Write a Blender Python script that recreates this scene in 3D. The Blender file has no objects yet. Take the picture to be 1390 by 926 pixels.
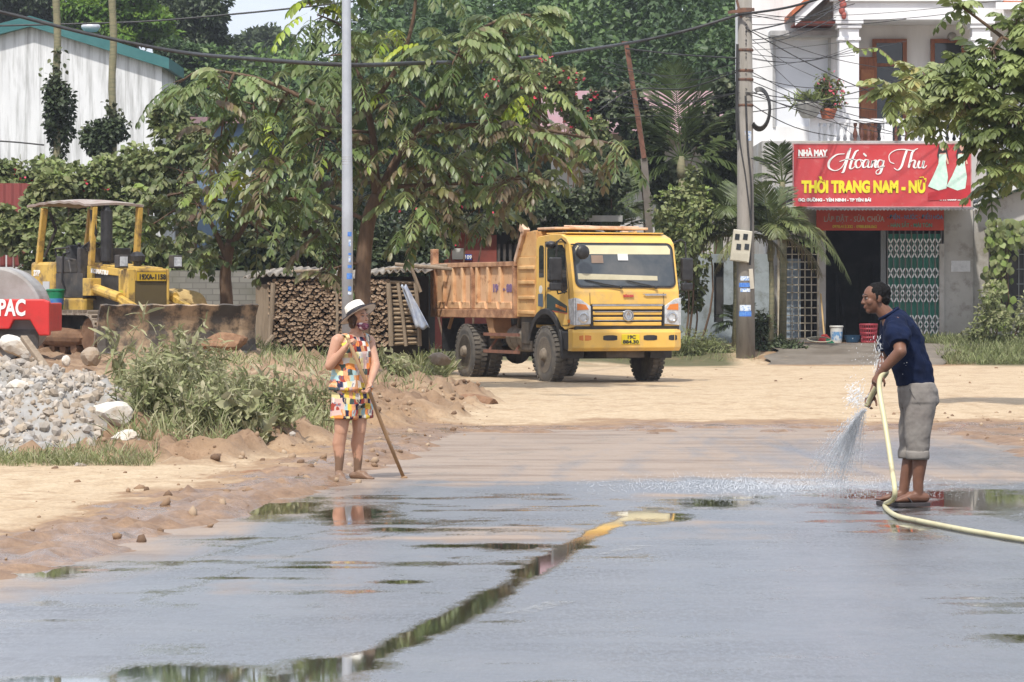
import bpy, bmesh, math, random
import numpy as np
from mathutils import Vector, Matrix
RA = random.Random(11)
NR = np.random.default_rng(5)
SC = bpy.context.scene
COL = SC.collection
PI = math.pi
rad = math.radians

# ---------------------------------------------------------------- camera model
F, CX, HY, CAMZ = 4600.0, 695.0, 400.0, 1.55
def W(px, py, d):
    return Vector(((px - CX) / F * d, d, CAMZ + (HY - py) / F * d))
def GX(px, d):
    return (px - CX) / F * d
def GD(py, z=0.0):
    return F * (CAMZ - z) / (py - HY)

# ---------------------------------------------------------------- noise (numpy)
def _hash(ix, iy, s):
    h = (ix * 374761393 + iy * 668265263 + s * 974711) & 0xffffffff
    h = ((h ^ (h >> 13)) * 1274126177) & 0xffffffff
    return ((h ^ (h >> 16)) & 0xffff) / 65535.0
def vnoise(x, y, s=0):
    x = np.asarray(x, float); y = np.asarray(y, float)
    ix = np.floor(x).astype(np.int64); iy = np.floor(y).astype(np.int64)
    fx = x - ix; fy = y - iy
    fx = fx * fx * (3 - 2 * fx); fy = fy * fy * (3 - 2 * fy)
    a = _hash(ix, iy, s); b = _hash(ix + 1, iy, s); c = _hash(ix, iy + 1, s); d = _hash(ix + 1, iy + 1, s)
    return (a * (1 - fx) + b * fx) * (1 - fy) + (c * (1 - fx) + d * fx) * fy
def fbm(x, y, s=0, o=4):
    t = 0; a = .5; n = 0
    for k in range(o):
        t = t + a * vnoise(np.asarray(x) * 2 ** k, np.asarray(y) * 2 ** k, s + k); n += a; a *= .5
    return t / n
def sstep(a, b, x):
    t = np.clip((np.asarray(x, float) - a) / (b - a), 0, 1)
    return t * t * (3 - 2 * t)

# ---------------------------------------------------------------- materials
MATS = {}
class NT:
    def __init__(s, name):
        s.m = bpy.data.materials.new(name); s.m.use_nodes = True
        s.t = s.m.node_tree; s.t.nodes.clear()
        s.out = s.n('ShaderNodeOutputMaterial')
    def n(s, ty, **kw):
        nd = s.t.nodes.new(ty)
        for k, v in kw.items(): setattr(nd, k, v)
        return nd
    def l(s, a, b): s.t.links.new(a, b)
    def setv(s, sock, v):
        if hasattr(v, 'is_output') or hasattr(v, 'links'): s.l(v, sock)
        else: sock.default_value = v
    def coord(s, kind='Object', scale=(1, 1, 1)):
        tc = s.n('ShaderNodeTexCoord'); mp = s.n('ShaderNodeMapping')
        mp.inputs['Scale'].default_value = scale
        s.l(tc.outputs[kind], mp.inputs[0]); return mp.outputs[0]
    def noise(s, vec, scale, detail=4, rough=.55, dist=0):
        nd = s.n('ShaderNodeTexNoise'); s.l(vec, nd.inputs['Vector'])
        nd.inputs['Scale'].default_value = scale; nd.inputs['Detail'].default_value = detail
        nd.inputs['Roughness'].default_value = rough; nd.inputs['Distortion'].default_value = dist
        return nd.outputs['Fac']
    def ramp(s, fac, stops, mode='LINEAR'):
        r = s.n('ShaderNodeValToRGB'); r.color_ramp.interpolation = mode
        e = r.color_ramp.elements
        while len(e) < len(stops): e.new(.5)
        for i, (p, c) in enumerate(stops):
            e[i].position = p
            e[i].color = (c, c, c, 1) if isinstance(c, (int, float)) else (*c, 1)
        s.l(fac, r.inputs[0]); return r.outputs[0]
    def mix(s, fac, a, b):
        m = s.n('ShaderNodeMix', data_type='RGBA')
        s.setv(m.inputs[0], fac)
        for sock, v in ((m.inputs[6], a), (m.inputs[7], b)):
            s.setv(sock, (*v, 1) if isinstance(v, tuple) and len(v) == 3 else v)
        return m.outputs[2]
    def math(s, op, a, b=0.0, clamp=False):
        m = s.n('ShaderNodeMath', operation=op); m.use_clamp = clamp
        s.setv(m.inputs[0], a); s.setv(m.inputs[1], b); return m.outputs[0]
    def attr(s, name):
        a = s.n('ShaderNodeAttribute'); a.attribute_name = name; return a
    def bump(s, h, strength=.3, dist=.02):
        b = s.n('ShaderNodeBump'); b.inputs['Strength'].default_value = strength
        b.inputs['Distance'].default_value = dist; s.l(h, b.inputs['Height']); return b.outputs[0]
    def pbr(s, col, rough=.6, metal=0.0, normal=None, spec=.5, **kw):
        p = s.n('ShaderNodeBsdfPrincipled')
        s.setv(p.inputs['Base Color'], (*col, 1) if isinstance(col, tuple) and len(col) == 3 else col)
        s.setv(p.inputs['Roughness'], rough); s.setv(p.inputs['Metallic'], metal)
        p.inputs['Specular IOR Level'].default_value = spec
        if normal is not None: s.l(normal, p.inputs['Normal'])
        for k, v in kw.items(): s.setv(p.inputs[k], v)
        return p.outputs[0]
    def done(s, sh):
        s.l(sh, s.out.inputs[0]); return s.m

def MAT(name, col, rough=.6, metal=0.0, col2=None, scale=2.0, lo=.4, hi=.65, bump=0.0, bscale=40,
        spec=.4, stretch=(1, 1, 1), col3=None, scale3=9.0, lo3=.55, hi3=.7, **kw):
    """two- or three-tone procedural surface with optional bump"""
    if name in MATS: return MATS[name]
    t = NT(name); v = t.coord('Object', stretch)
    if col2 is None: col2 = tuple(c * .78 for c in col)
    f = t.ramp(t.noise(v, scale, 5, .6), [(lo, 0.0), (hi, 1.0)])
    c = t.mix(f, col, col2)
    if col3 is not None:
        f3 = t.ramp(t.noise(v, scale3, 6, .65), [(lo3, 0.0), (hi3, 1.0)])
        c = t.mix(f3, c, col3)
    nrm = None
    if bump > 0:
        nrm = t.bump(t.noise(v, bscale, 4, .6), bump, .02)
    MATS[name] = t.done(t.pbr(c, rough, metal, nrm, spec, **kw))
    return MATS[name]

# ---------------------------------------------------------------- mesh builder
def frame(d, up=(0, 0, 1)):
    x = Vector(d).normalized(); u = Vector(up)
    if abs(x.dot(u)) > .98: u = Vector((0, 1, 0)) if abs(x.y) < .9 else Vector((1, 0, 0))
    y = u.cross(x).normalized(); z = x.cross(y)
    return x, y, z
class MB:
    def __init__(s): s.v = []; s.f = []; s.M = None
    def add(s, V, Fc):
        o = len(s.v)
        if s.M is not None: V = [s.M @ Vector(p) for p in V]
        s.v += [tuple(p) for p in V]; s.f += [tuple(i + o for i in f) for f in Fc]
        return s
    def box(s, c, sz, rz=0, ry=0, rx=0, taper=(1, 1)):
        hx, hy, hz = sz[0] / 2, sz[1] / 2, sz[2] / 2
        V = []
        for z, k in ((-hz, (1, 1)), (hz, taper)):
            V += [Vector((-hx * k[0], -hy * k[1], z)), Vector((hx * k[0], -hy * k[1], z)), Vector((hx * k[0], hy * k[1], z)), Vector((-hx * k[0], hy * k[1], z))]
        R = Matrix.Rotation(rz, 3, 'Z') @ Matrix.Rotation(ry, 3, 'Y') @ Matrix.Rotation(rx, 3, 'X')
        V = [R @ p + Vector(c) for p in V]
        return s.add(V, [(0, 3, 2, 1), (4, 5, 6, 7), (0, 1, 5, 4), (1, 2, 6, 5), (2, 3, 7, 6), (3, 0, 4, 7)])
    def bb(s, x0, x1, y0, y1, z0, z1):
        return s.box(((x0 + x1) / 2, (y0 + y1) / 2, (z0 + z1) / 2), (abs(x1 - x0), abs(y1 - y0), abs(z1 - z0)))
    def bar(s, a, b, w, h=None, up=(0, 0, 1)):
        h = h or w; a = Vector(a); b = Vector(b); x, y, z = frame(b - a, up)
        V = [p + y * i * w / 2 + z * j * h / 2 for p in (a, b) for i, j in ((-1, -1), (1, -1), (1, 1), (-1, 1))]
        return s.add(V, [(3, 2, 1, 0), (4, 5, 6, 7), (0, 1, 5, 4), (1, 2, 6, 5), (2, 3, 7, 6), (3, 0, 4, 7)])
    def tube(s, path, r, n=8, cap=True, flat=1.0):
        path = [Vector(p) for p in path]; m = len(path)
        R = r if isinstance(r, (list, tuple)) else [r] * m
        V = []; Fc = []
        py = None
        for i, p in enumerate(path):
            d = path[min(i + 1, m - 1)] - path[max(i - 1, 0)]
            if d.length < 1e-9: d = Vector((0, 0, 1))
            x = d.normalized()
            if py is None: _, y, z = frame(d)
            else:
                y = (py - x * py.dot(x)).normalized(); z = x.cross(y)
            py = y
            for k in range(n):
                a = 2 * PI * k / n
                V.append(p + (y * math.cos(a) + z * math.sin(a) * flat) * R[i])
        for i in range(m - 1):
            for k in range(n):
                k2 = (k + 1) % n
                Fc.append((i * n + k, i * n + k2, (i + 1) * n + k2, (i + 1) * n + k))
        if cap:
            Fc.append(tuple(range(n - 1, -1, -1))); Fc.append(tuple((m - 1) * n + k for k in range(n)))
        return s.add(V, Fc)
    def cyl(s, a, b, r0, r1=None, n=16): return s.tube([a, b], [r0, r0 if r1 is None else r1], n)
    def lathe(s, c, axis, prof, n=24, ref=(0, 0, 1)):
        """prof: list of (offset along axis, radius)"""
        x, y, z = frame(axis, ref); c = Vector(c); V = []; Fc = []
        for o, r in prof:
            for k in range(n):
                a = 2 * PI * k / n
                V.append(c + x * o + (y * math.cos(a) + z * math.sin(a)) * max(r, 1e-4))
        m = len(prof)
        for i in range(m - 1):
            for k in range(n):
                k2 = (k + 1) % n
                Fc.append((i * n + k, i * n + k2, (i + 1) * n + k2, (i + 1) * n + k))
        Fc.append(tuple(range(n - 1, -1, -1))); Fc.append(tuple((m - 1) * n + k for k in range(n)))
        return s.add(V, Fc)
    def prism(s, pts, o, u, v, depth):
        """polygon pts (a,b) in plane o + a u + b v, extruded by vector depth"""
        o = Vector(o); u = Vector(u); v = Vector(v); dp = Vector(depth); n = len(pts)
        A = [o + u * a + v * b for a, b in pts]
        V = A + [p + dp for p in A]
        Fc = [tuple(range(n - 1, -1, -1)), tuple(range(n, 2 * n))]
        Fc += [(i, (i + 1) % n, n + (i + 1) % n, n + i) for i in range(n)]
        return s.add(V, Fc)
    def ell(s, c, r, n=12, m=8, R=None):
        V = []; Fc = []
        for i in range(m + 1):
            th = PI * i / m
            for k in range(n):
                a = 2 * PI * k / n
                p = Vector((math.sin(th) * math.cos(a) * r[0], math.sin(th) * math.sin(a) * r[1], math.cos(th) * r[2]))
                if R is not None: p = R @ p
                V.append(p + Vector(c))
        for i in range(m):
            for k in range(n):
                k2 = (k + 1) % n
                Fc.append((i * n + k, (i + 1) * n + k, (i + 1) * n + k2, i * n + k2))
        return s.add(V, Fc)
    def loft(s, secs, cap=True, n=20):
        """secs: list of (center, axisA(vec), axisB(vec)) elliptical rings"""
        V = []; Fc = []
        for c, A, B in secs:
            c = Vector(c); A = Vector(A); B = Vector(B)
            for k in range(n):
                a = 2 * PI * k / n
                ca, sa = math.cos(a), math.sin(a)
                e = .82
                V.append(c + A * math.copysign(abs(ca) ** e, ca) + B * math.copysign(abs(sa) ** e, sa))
        m = len(secs)
        for i in range(m - 1):
            for k in range(n):
                k2 = (k + 1) % n
                Fc.append((i * n + k, i * n + k2, (i + 1) * n + k2, (i + 1) * n + k))
        if cap:
            Fc.append(tuple(range(n - 1, -1, -1))); Fc.append(tuple((m - 1) * n + k for k in range(n)))
        return s.add(V, Fc)
    def cap(s, a, b, r0, r1, n=14):
        """tapered capsule"""
        a = Vector(a); b = Vector(b); x, y, z = frame(b - a)
        prof = []
        L = (b - a).length
        for i in range(5):
            t = PI / 2 * (1 - i / 4); prof.append((-math.sin(t) * r0, math.cos(t) * r0))
        for i in range(5):
            t = PI / 2 * (i / 4); prof.append((L + math.sin(t) * r1, math.cos(t) * r1))
        return s.lathe(a, x, prof, n)
    def sheet(s, fn, nu, nv, thick=0.0):
        """grid of fn(u,v) 0..1"""
        V = [fn(i / nu, j / nv) for j in range(nv + 1) for i in range(nu + 1)]
        Fc = [(j * (nu + 1) + i, j * (nu + 1) + i + 1, (j + 1) * (nu + 1) + i + 1, (j + 1) * (nu + 1) + i) for j in range(nv) for i in range(nu)]
        return s.add(V, Fc)
    def mesh(s, name):
        me = bpy.data.meshes.new(name); me.from_pydata(s.v, [], s.f); me.update()
        return me
    def build(s, name, mat, parent=None, smooth=False, bevel=0, solid=0, origin=None, autos=None, subd=0, recalc=True):
        me = s.mesh(name)
        if recalc:
            bm = bmesh.new(); bm.from_mesh(me); bmesh.ops.recalc_face_normals(bm, faces=bm.faces); bm.to_mesh(me); bm.free()
        return link(name, me, mat, parent, smooth, bevel, solid, origin, subd)
def link(name, me, mat, parent=None, smooth=False, bevel=0, solid=0, origin=None, subd=0):
    if mat is not None:
        me.materials.clear(); me.materials.append(mat)
    if origin is not None:
        me.transform(Matrix.Translation(-Vector(origin)))
    o = bpy.data.objects.new(name, me); COL.objects.link(o)
    if origin is not None: o.location = origin
    if parent is not None: o.parent = parent
    if smooth:
        me.polygons.foreach_set('use_smooth', [True] * len(me.polygons))
    if solid:
        m = o.modifiers.new('thickness', 'SOLIDIFY'); m.thickness = solid; m.offset = 0
    if bevel:
        m = o.modifiers.new('bevel', 'BEVEL'); m.width = bevel; m.segments = 2; m.limit_method = 'ANGLE'; m.angle_limit = rad(35); m.harden_normals = False
    if subd:
        m = o.modifiers.new('sub', 'SUBSURF'); m.levels = subd; m.render_levels = subd
    return o
def tag(o, label=None, cat=None, group=None, kind=None):
    if label: o['label'] = label
    if cat: o['category'] = cat
    if group: o['group'] = group
    if kind: o['kind'] = kind
    return o
def thing(name, label, cat, loc=(0, 0, 0), rz=0, group=None):
    o = bpy.data.objects.new(name, None); COL.objects.link(o)
    o.location = loc; o.rotation_euler = (0, 0, rz); o.empty_display_size = .2
    return tag(o, label, cat, group)
def copy_tree(o, parent=None):
    c = o.copy(); COL.objects.link(c)
    if parent is not None: c.parent = parent
    for ch in [x for x in list(o.children)]: copy_tree(ch, c)
    return c
def bake(o, name):
    """evaluate modifiers into a plain mesh"""
    dg = bpy.context.evaluated_depsgraph_get()
    me = bpy.data.meshes.new_from_object(o.evaluated_get(dg)); me.name = name
    old = o.data; o.modifiers.clear(); o.data = me
    return o
def remeshed(mb, name, mat, parent=None, voxel=.006, smooth=6, fac=.5):
    o = mb.build(name, mat, None)
    m = o.modifiers.new('r', 'REMESH'); m.mode = 'VOXEL'; m.voxel_size = voxel; m.use_smooth_shade = True
    if smooth:
        s = o.modifiers.new('s', 'SMOOTH'); s.factor = fac; s.iterations = smooth
    bake(o, name)
    o.data.materials.clear(); o.data.materials.append(mat)
    o.data.polygons.foreach_set('use_smooth', [True] * len(o.data.polygons))
    if parent is not None: o.parent = parent
    return o
FONT = None
def text(s, size, mat, parent, M, name='lettering', bold=0.0, shear=0.0, align='LEFT', ext=.004, sx=1.0, width=None, space=1.0):
    """text in the local xy plane of M (x right, y up)"""
    cu = bpy.data.curves.new(name, 'FONT'); cu.body = s; cu.size = size; cu.align_x = align
    cu.extrude = ext; cu.offset = bold; cu.shear = shear; cu.space_character = space; cu.resolution_u = 3
    o = bpy.data.objects.new(name, cu); COL.objects.link(o)
    dg = bpy.context.evaluated_depsgraph_get()
    me = bpy.data.meshes.new_from_object(o.evaluated_get(dg)); me.name = name
    COL.objects.unlink(o); bpy.data.objects.remove(o)
    if width and len(me.vertices):
        xs = [v.co.x for v in me.vertices]; sx = width / (max(xs) - min(xs))
    me.transform(M @ Matrix.Diagonal((sx, 1, 1, 1)))
    return link(name, me, mat, parent)
def plane_M(o, u, v):
    u = Vector(u).normalized(); v = Vector(v).normalized(); w = u.cross(v)
    return Matrix(((u.x, v.x, w.x, o[0]), (u.y, v.y, w.y, o[1]), (u.z, v.z, w.z, o[2]), (0, 0, 0, 1)))
def crom(pts, n=6):
    pts = [Vector(p) for p in pts]; P = [pts[0] * 2 - pts[1]] + pts + [pts[-1] * 2 - pts[-2]]
    out = []
    for i in range(1, len(P) - 2):
        for k in range(n):
            t = k / n; a, b, c, d = P[i - 1], P[i], P[i + 1], P[i + 2]
            out.append(.5 * ((2 * b) + (c - a) * t + (2 * a - 5 * b + 4 * c - d) * t * t + (3 * b - a - 3 * c + d) * t ** 3))
    out.append(pts[-1]); return out

# ---------------------------------------------------------------- foliage
def leaf_tpl(w=.42, seg=3, fold=.25, droop=.25):
    """leaf along +x of unit length, folded along its midrib"""
    t = np.linspace(0, 1, seg + 1)
    V = []; Fc = []
    for i, a in enumerate(t):
        hw = w * .5 * (math.sin(PI * min(1, a * .92 + .06)) ** .8)
        if i == seg: hw = .02
        z = -droop * a * a
        V += [(a, 0, z), (a, hw, z + fold * hw), (a, -hw, z + fold * hw)]
    for i in range(seg):
        o = i * 3
        Fc += [(o, o + 3, o + 4, o + 1), (o, o + 2, o + 5, o + 3)]
    return np.array(V, float), Fc
LEAF = leaf_tpl(.44, 3)
LEAF_BROAD = leaf_tpl(.7, 3, .2, .3)
LEAF_THIN = leaf_tpl(.16, 3, .3, .35)
LEAF_QUAD = (np.array([(0, 0, 0), (.5, .3, .06), (1, 0, -.15), (.5, -.3, .06)], float), [(0, 2, 1), (0, 3, 2)])
LEAF_SPRIG = None
def dirs_frames(D, N):
    X = D / np.maximum(np.linalg.norm(D, axis=1, keepdims=True), 1e-9)
    Y = np.cross(N, X); ln = np.linalg.norm(Y, axis=1, keepdims=True)
    bad = ln[:, 0] < 1e-4
    Y[bad] = np.cross(np.array([[.3, .9, .2]]), X[bad]); ln = np.linalg.norm(Y, axis=1, keepdims=True)
    Y = Y / np.maximum(ln, 1e-9); Z = np.cross(X, Y)
    return np.stack([X, Y, Z], axis=2)
class Fol:
    def __init__(s): s.V = []; s.F3 = []; s.F4 = []; s.T = []; s.n = 0
    def add(s, tpl, P, R, S, T):
        V0, Fc = tpl; m = len(P)
        if m == 0: return
        S = np.asarray(S, float)
        if S.ndim == 1: S = np.repeat(S[:, None], 3, 1)
        V = np.einsum('mij,mkj->mki', R, V0[None] * S[:, None, :]) + P[:, None, :]
        k = len(V0); base = s.n + np.arange(m)[:, None] * k
        for f in Fc:
            q = base + np.array(f)[None]
            (s.F4 if len(f) == 4 else s.F3).append(q)
        s.V.append(V.reshape(-1, 3)); s.T.append(np.repeat(np.asarray(T, float), k)); s.n += m * k
    def raw(s, V, faces, t):
        V = np.asarray(V, float); o = s.n
        for f in faces:
            (s.F4 if len(f) == 4 else s.F3).append(np.array([[i + o for i in f]]))
        s.V.append(V); s.T.append(np.full(len(V), t)); s.n += len(V)
    def mesh(s, name):
        V = np.concatenate(s.V); T = np.concatenate(s.T)
        f4 = np.concatenate(s.F4) if s.F4 else np.zeros((0, 4), int)
        f3 = np.concatenate(s.F3) if s.F3 else np.zeros((0, 3), int)
        me = bpy.data.meshes.new(name)
        nl = f4.size + f3.size; nf = len(f4) + len(f3)
        me.vertices.add(len(V)); me.vertices.foreach_set('co', V.ravel())
        me.loops.add(nl); me.loops.foreach_set('vertex_index', np.concatenate([f4.ravel(), f3.ravel()]).astype(np.int32))
        me.polygons.add(nf)
        st = np.concatenate([np.arange(len(f4)) * 4, f4.size + np.arange(len(f3)) * 3]).astype(np.int32)
        me.polygons.foreach_set('loop_start', st)
        me.polygons.foreach_set('use_smooth', np.ones(nf, bool))
        me.update(calc_edges=True); me.validate()
        a = me.attributes.new('tint', 'FLOAT', 'POINT'); a.data.foreach_set('value', T.astype(np.float32))
        return me
    def build(s, name, mat, parent=None, origin=None):
        return link(name, s.mesh(name), mat, parent, origin=origin)
def rdir(m, up=0.0):
    D = NR.normal(size=(m, 3)); D[:, 2] += up
    return D / np.linalg.norm(D, axis=1, keepdims=True)
def pinnate(fol, base, d, L, pairs, ll, tint, droop=.5, spread=1.0, tpl=None, hang=.5, fan=1.0):
    """one compound leaf: curved rachis with pairs of leaflets"""
    base = np.asarray(base, float); d = np.asarray(d, float); d = d / np.linalg.norm(d)
    side = np.cross(d, (0, 0, 1.0)); sl = np.linalg.norm(side)
    side = side / sl if sl > .1 else np.array([1., 0, 0])
    up = np.cross(side, d)
    ts = np.linspace(.22, 1, pairs)
    def pt(t): return base + d * (L * t * (1 - .12 * t)) + np.array([0, 0, -droop * L * t * t])
    P = []; D = []; N = []; S = []
    for i, t in enumerate(ts):
        p = pt(t); tan = pt(min(t + .05, 1.05)) - pt(t - .05); tan = tan / np.linalg.norm(tan)
        sc = ll * (1 - .45 * abs(t - .55)) * NR.uniform(.85, 1.12)
        for sg in (1, -1):
            fw = .35 + .75 * t ** 3
            dd = side * sg * spread + tan * fw * fan + np.array([0, 0, -hang]) + NR.normal(size=3) * .13
            P.append(p); D.append(dd); N.append(up * .9 + np.array([0, 0, .5]) + side * sg * .25 + NR.normal(size=3) * .2); S.append(sc)
    p = pt(1.0); P.append(p); D.append(pt(1.05) - pt(.95) + np.array([0, 0, -hang * .3 * L * .1])); N.append(up); S.append(ll * .8)
    P = np.array(P); D = np.array(D); N = np.array(N)
    fol.add(tpl or LEAF, P, dirs_frames(D, N), np.array(S), np.clip(tint + NR.normal(size=len(P)) * .045, 0, 1))
    # rachis strip
    w = .006 + L * .006
    V = []
    for t in (0, .33, .66, 1):
        p = pt(t); V += [p - side * w, p + side * w]
    fol.raw(V, [(0, 1, 3, 2), (2, 3, 5, 4), (4, 5, 7, 6)], max(0.0, min(tint, .5)))
def leaf_mat(name, stops, transl=.25, rough=.5, spec=.35, nscale=1.2, dust=None):
    """stops: ramp over the per-leaf tint"""
    if name in MATS: return MATS[name]
    t = NT(name); a = t.attr('tint'); c = t.ramp(a.outputs['Fac'], stops)
    v = t.coord('Object'); f = t.noise(v, nscale, 3)
    hsv = t.n('ShaderNodeHueSaturation'); t.l(c, hsv.inputs['Color'])
    t.l(t.ramp(f, [(.3, .72), (.7, 1.3)]), hsv.inputs['Value'])
    cc = hsv.outputs[0]
    if dust:
        f2 = t.ramp(t.noise(v, 6.0, 5, .65), [(.45, 0.0), (.75, .65)])
        cc = t.mix(f2, cc, dust)
    p = t.pbr(cc, rough, 0, None, spec)
    tr = t.n('ShaderNodeBsdfTranslucent'); t.l(cc, tr.inputs[0])
    mx = t.n('ShaderNodeMixShader'); mx.inputs[0].default_value = transl
    t.l(p, mx.inputs[1]); t.l(tr.outputs[0], mx.inputs[2])
    MATS[name] = t.done(mx.outputs[0]); return MATS[name]
# ================================================================ terrain
XE = np.array([(0, -5.5), (10, -4.1), (14, -3.35), (17.8, -2.75), (21.3, -2.15), (24, -1.7), (28, -1.25), (33, -.8), (38, -.45), (45, .0), (50, -.1), (54, -.5), (58, -1.6), (62, -2.7), (70, -4.0), (90, -5.0)], float)
XB = np.array([(0, -9), (26, -5), (29.5, -2.9), (32.5, -1.9), (37.5, -1.5), (41, -.75), (49, -.2), (53, -.6), (57, -1.7), (62, -2.9), (70, -4.2), (90, -5.2)], float)
def xe(y): return np.interp(y, XE[:, 0], XE[:, 1])
def xb(y): return np.interp(y, XB[:, 0], XB[:, 1])
def ground_z(x, y, fine=True):
    x = np.asarray(x, float); y = np.asarray(y, float)
    n1 = fbm(x * .9 + 3, y * .9, 1) - .5
    n2 = fbm(x * 3.1, y * 3.1, 9) - .5
    n3 = fbm(x * 9, y * 7, 21, 3) - .5
    # left mud shoulder
    sL = xe(y) - x + n1 * .9 + n2 * .45
    z = -.07 + .10 * sstep(-.25, .45, sL)
    # far sand sheet beyond the washed stretch
    sS = y - 38.4 + n1 * 4.2 + n2 * 2.4
    z = np.maximum(z, -.07 + .09 * sstep(-.5, .5, sS))
    # right mud
    sR = x - 4.75 - .05 * (30 - y) * (y < 30) + n1 * .8 + n2 * .4
    z = np.maximum(z, -.07 + .10 * sstep(-.2, .5, sR) * sstep(24, 29, y))
    soft = sstep(-.05, .04, z)
    z = z + soft * (n2 * .035 + n3 * .018) * (1 - .8 * sstep(54, 57, y) * sstep(-2.5, -1, x))
    # raised dirt bank on the left
    s = np.minimum(xb(y) - x, (y - 30.5) * .8) + n1 * .9 + n2 * .35
    bank = sstep(0, 2.5, s) * .5
    lip = sstep(0, .35, s) * (1 - sstep(.6, 1.8, s)) * (.02 + .07 * np.clip(n2 * 2 + .5, 0, 1))
    z = z + (bank + lip) * sstep(28, 33, y)
    z = z + sstep(.05, .4, s) * (n2 * .20 + n3 * .13 + np.maximum(n3, 0) ** 2 * .5) * (y > 29) * (y < 75)
    # churned lip of the mud near the washed edge
    e = np.exp(-((sL - .6) / .5) ** 2) * sstep(18, 20, y) * (1 - sstep(33, 38, y))
    z = z + e * (np.abs(fbm(x * 5.3 + y * 1.7, y * 2.2 - x, 55) - .5) * .09 + n3 * .07 + (fbm(x * 11, y * 6, 61, 3) - .5) * .11)
    # shop apron and yard on the right
    ap = sstep(72.5, 79, y + n1 * .6) * sstep(2.2, 4.5, x)
    z = z + ap * .40
    z = z + sstep(66, 72, y) * (1 - sstep(-3, 2.5, x)) * .0
    z = z + sstep(70, 76, y) * sstep(-6, -2, x) * (1 - sstep(1, 3, x)) * .3
    # hill
    yy = np.maximum(y - 104 - n1 * 6, 0)
    z = z + .5 * sstep(90, 100, y) + yy * .085 * (1 - sstep(200, 420, y) * .5)
    return z
def grid_axis(segs):
    out = []
    for a, b, st in segs:
        out += list(np.arange(a, b - 1e-6, st))
    out.append(segs[-1][1]); return np.array(out)
gx = grid_axis([(-400, -60, 34), (-60, -16, 2.2), (-16, -9, .5), (-9, 6, .085), (6, 13, .3), (13, 60, 2.2), (60, 400, 34)])
gy = grid_axis([(-120, 8, 12), (8, 14, .4), (14, 48, .11), (48, 66, .25), (66, 82, .3), (82, 130, 2), (130, 260, 6), (260, 900, 40)])
def grid_mesh(name, gx, gy, zf):
    X, Y = np.meshgrid(gx, gy); Z = zf(X, Y); nx, ny = len(gx), len(gy)
    V = np.stack([X, Y, Z], -1).reshape(-1, 3)
    i = np.arange(nx * ny).reshape(ny, nx)
    q = np.stack([i[:-1, :-1], i[:-1, 1:], i[1:, 1:], i[1:, :-1]], -1).reshape(-1, 4)
    me = bpy.data.meshes.new(name); me.vertices.add(len(V)); me.vertices.foreach_set('co', V.ravel())
    me.loops.add(q.size); me.loops.foreach_set('vertex_index', q.ravel().astype(np.int32))
    me.polygons.add(len(q)); me.polygons.foreach_set('loop_start', (np.arange(len(q)) * 4).astype(np.int32))
    me.polygons.foreach_set('use_smooth', np.ones(len(q), bool))
    me.update(calc_edges=True)
    return me, X, Y, Z
def fattr(me, name, A):
    a = me.attributes.new(name, 'FLOAT', 'POINT'); a.data.foreach_set('value', np.asarray(A, np.float32).ravel())
me, X, Y, Z = grid_mesh('ground', gx, gy, ground_z)
n1 = fbm(X * .9 + 3, Y * .9, 1) - .5; n2 = fbm(X * 3.1, Y * 3.1, 9) - .5
sL = xe(Y) - X + n1 * .9
wet = (1 - sstep(.45, 1.5, sL + n2 * 1.1)) * (1 - sstep(37.8, 42.0, Y + n1 * 4.4 + n2 * 2.6))
wet = np.maximum(wet, sstep(4.2, 4.8, X) * (1 - sstep(34, 38, Y + n1 * 2)) * .8)
wet = np.maximum(wet, sstep(71.5, 74, Y) * sstep(5.0, 6.5, X) * (1 - sstep(9.3, 10.2, X)) * .55)
# clay = reddish dug earth, sand = pale dry silt
sB = np.minimum(xb(Y) - X, (Y - 30.5) * .8) + n1 * .9
clay = sstep(-.2, .5, sB + n2 * .8) * (1 - .55 * sstep(1.5, 4, sB + n1 * 4) * sstep(-5.8, -4.2, X + n1)) * (Y > 28) * (Y < 70)
clay = np.maximum(clay, np.exp(-((sL - .5) / .7) ** 2) * (Y < 34) * (.55 + n2))
clay = np.maximum(clay, sstep(8.2, 9.6, X + n2) * np.exp(-((Y - 46) / 7) ** 2) * .9)
green = sstep(70, 74, Y + n1 * 3) * (1 - sstep(4.4, 5.4, X) * (1 - sstep(9.4, 10.0, X + n2 * .4)))
green = np.maximum(green, sstep(80, 90, Y))
green = np.maximum(green, sstep(44, 47, Y) * (1 - sstep(-2.2, -.6, X + n2)) * sstep(-6, -3, X) * (.35 + n1) * 1.0)
for nm, A in (('wet', wet), ('clay', clay), ('green', green)): fattr(me, nm, np.clip(A, 0, 1))

t = NT('earth')
v = t.coord('Object')
nA = t.noise(v, .7, 5, .6); nB = t.noise(v, 4.5, 6, .65); nC = t.noise(v, 28, 4, .6)
vs = t.coord('Object', (1, .35, 1)); nD = t.noise(vs, 2.2, 5, .6, .4)
sand = t.mix(t.ramp(nB, [(.35, 0.0), (.7, 1.0)]), (.55, .43, .285), (.44, .325, .20))
sand = t.mix(t.ramp(nD, [(.48, 0.0), (.72, .6)]), sand, (.37, .255, .145))
clayc = t.mix(t.ramp(nB, [(.35, 0.0), (.6, 1.0)]), (.31, .20, .12), (.185, .11, .06))
clayc = t.mix(t.ramp(nC, [(.5, 0.0), (.68, .7)]), clayc, (.12, .065, .036))
clayc = t.mix(t.ramp(nA, [(.45, 0.0), (.7, .55)]), clayc, (.44, .31, .19))
aW, aC, aG = t.attr('wet').outputs['Fac'], t.attr('clay').outputs['Fac'], t.attr('green').outputs['Fac']
c = t.mix(aC, sand, clayc)
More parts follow.
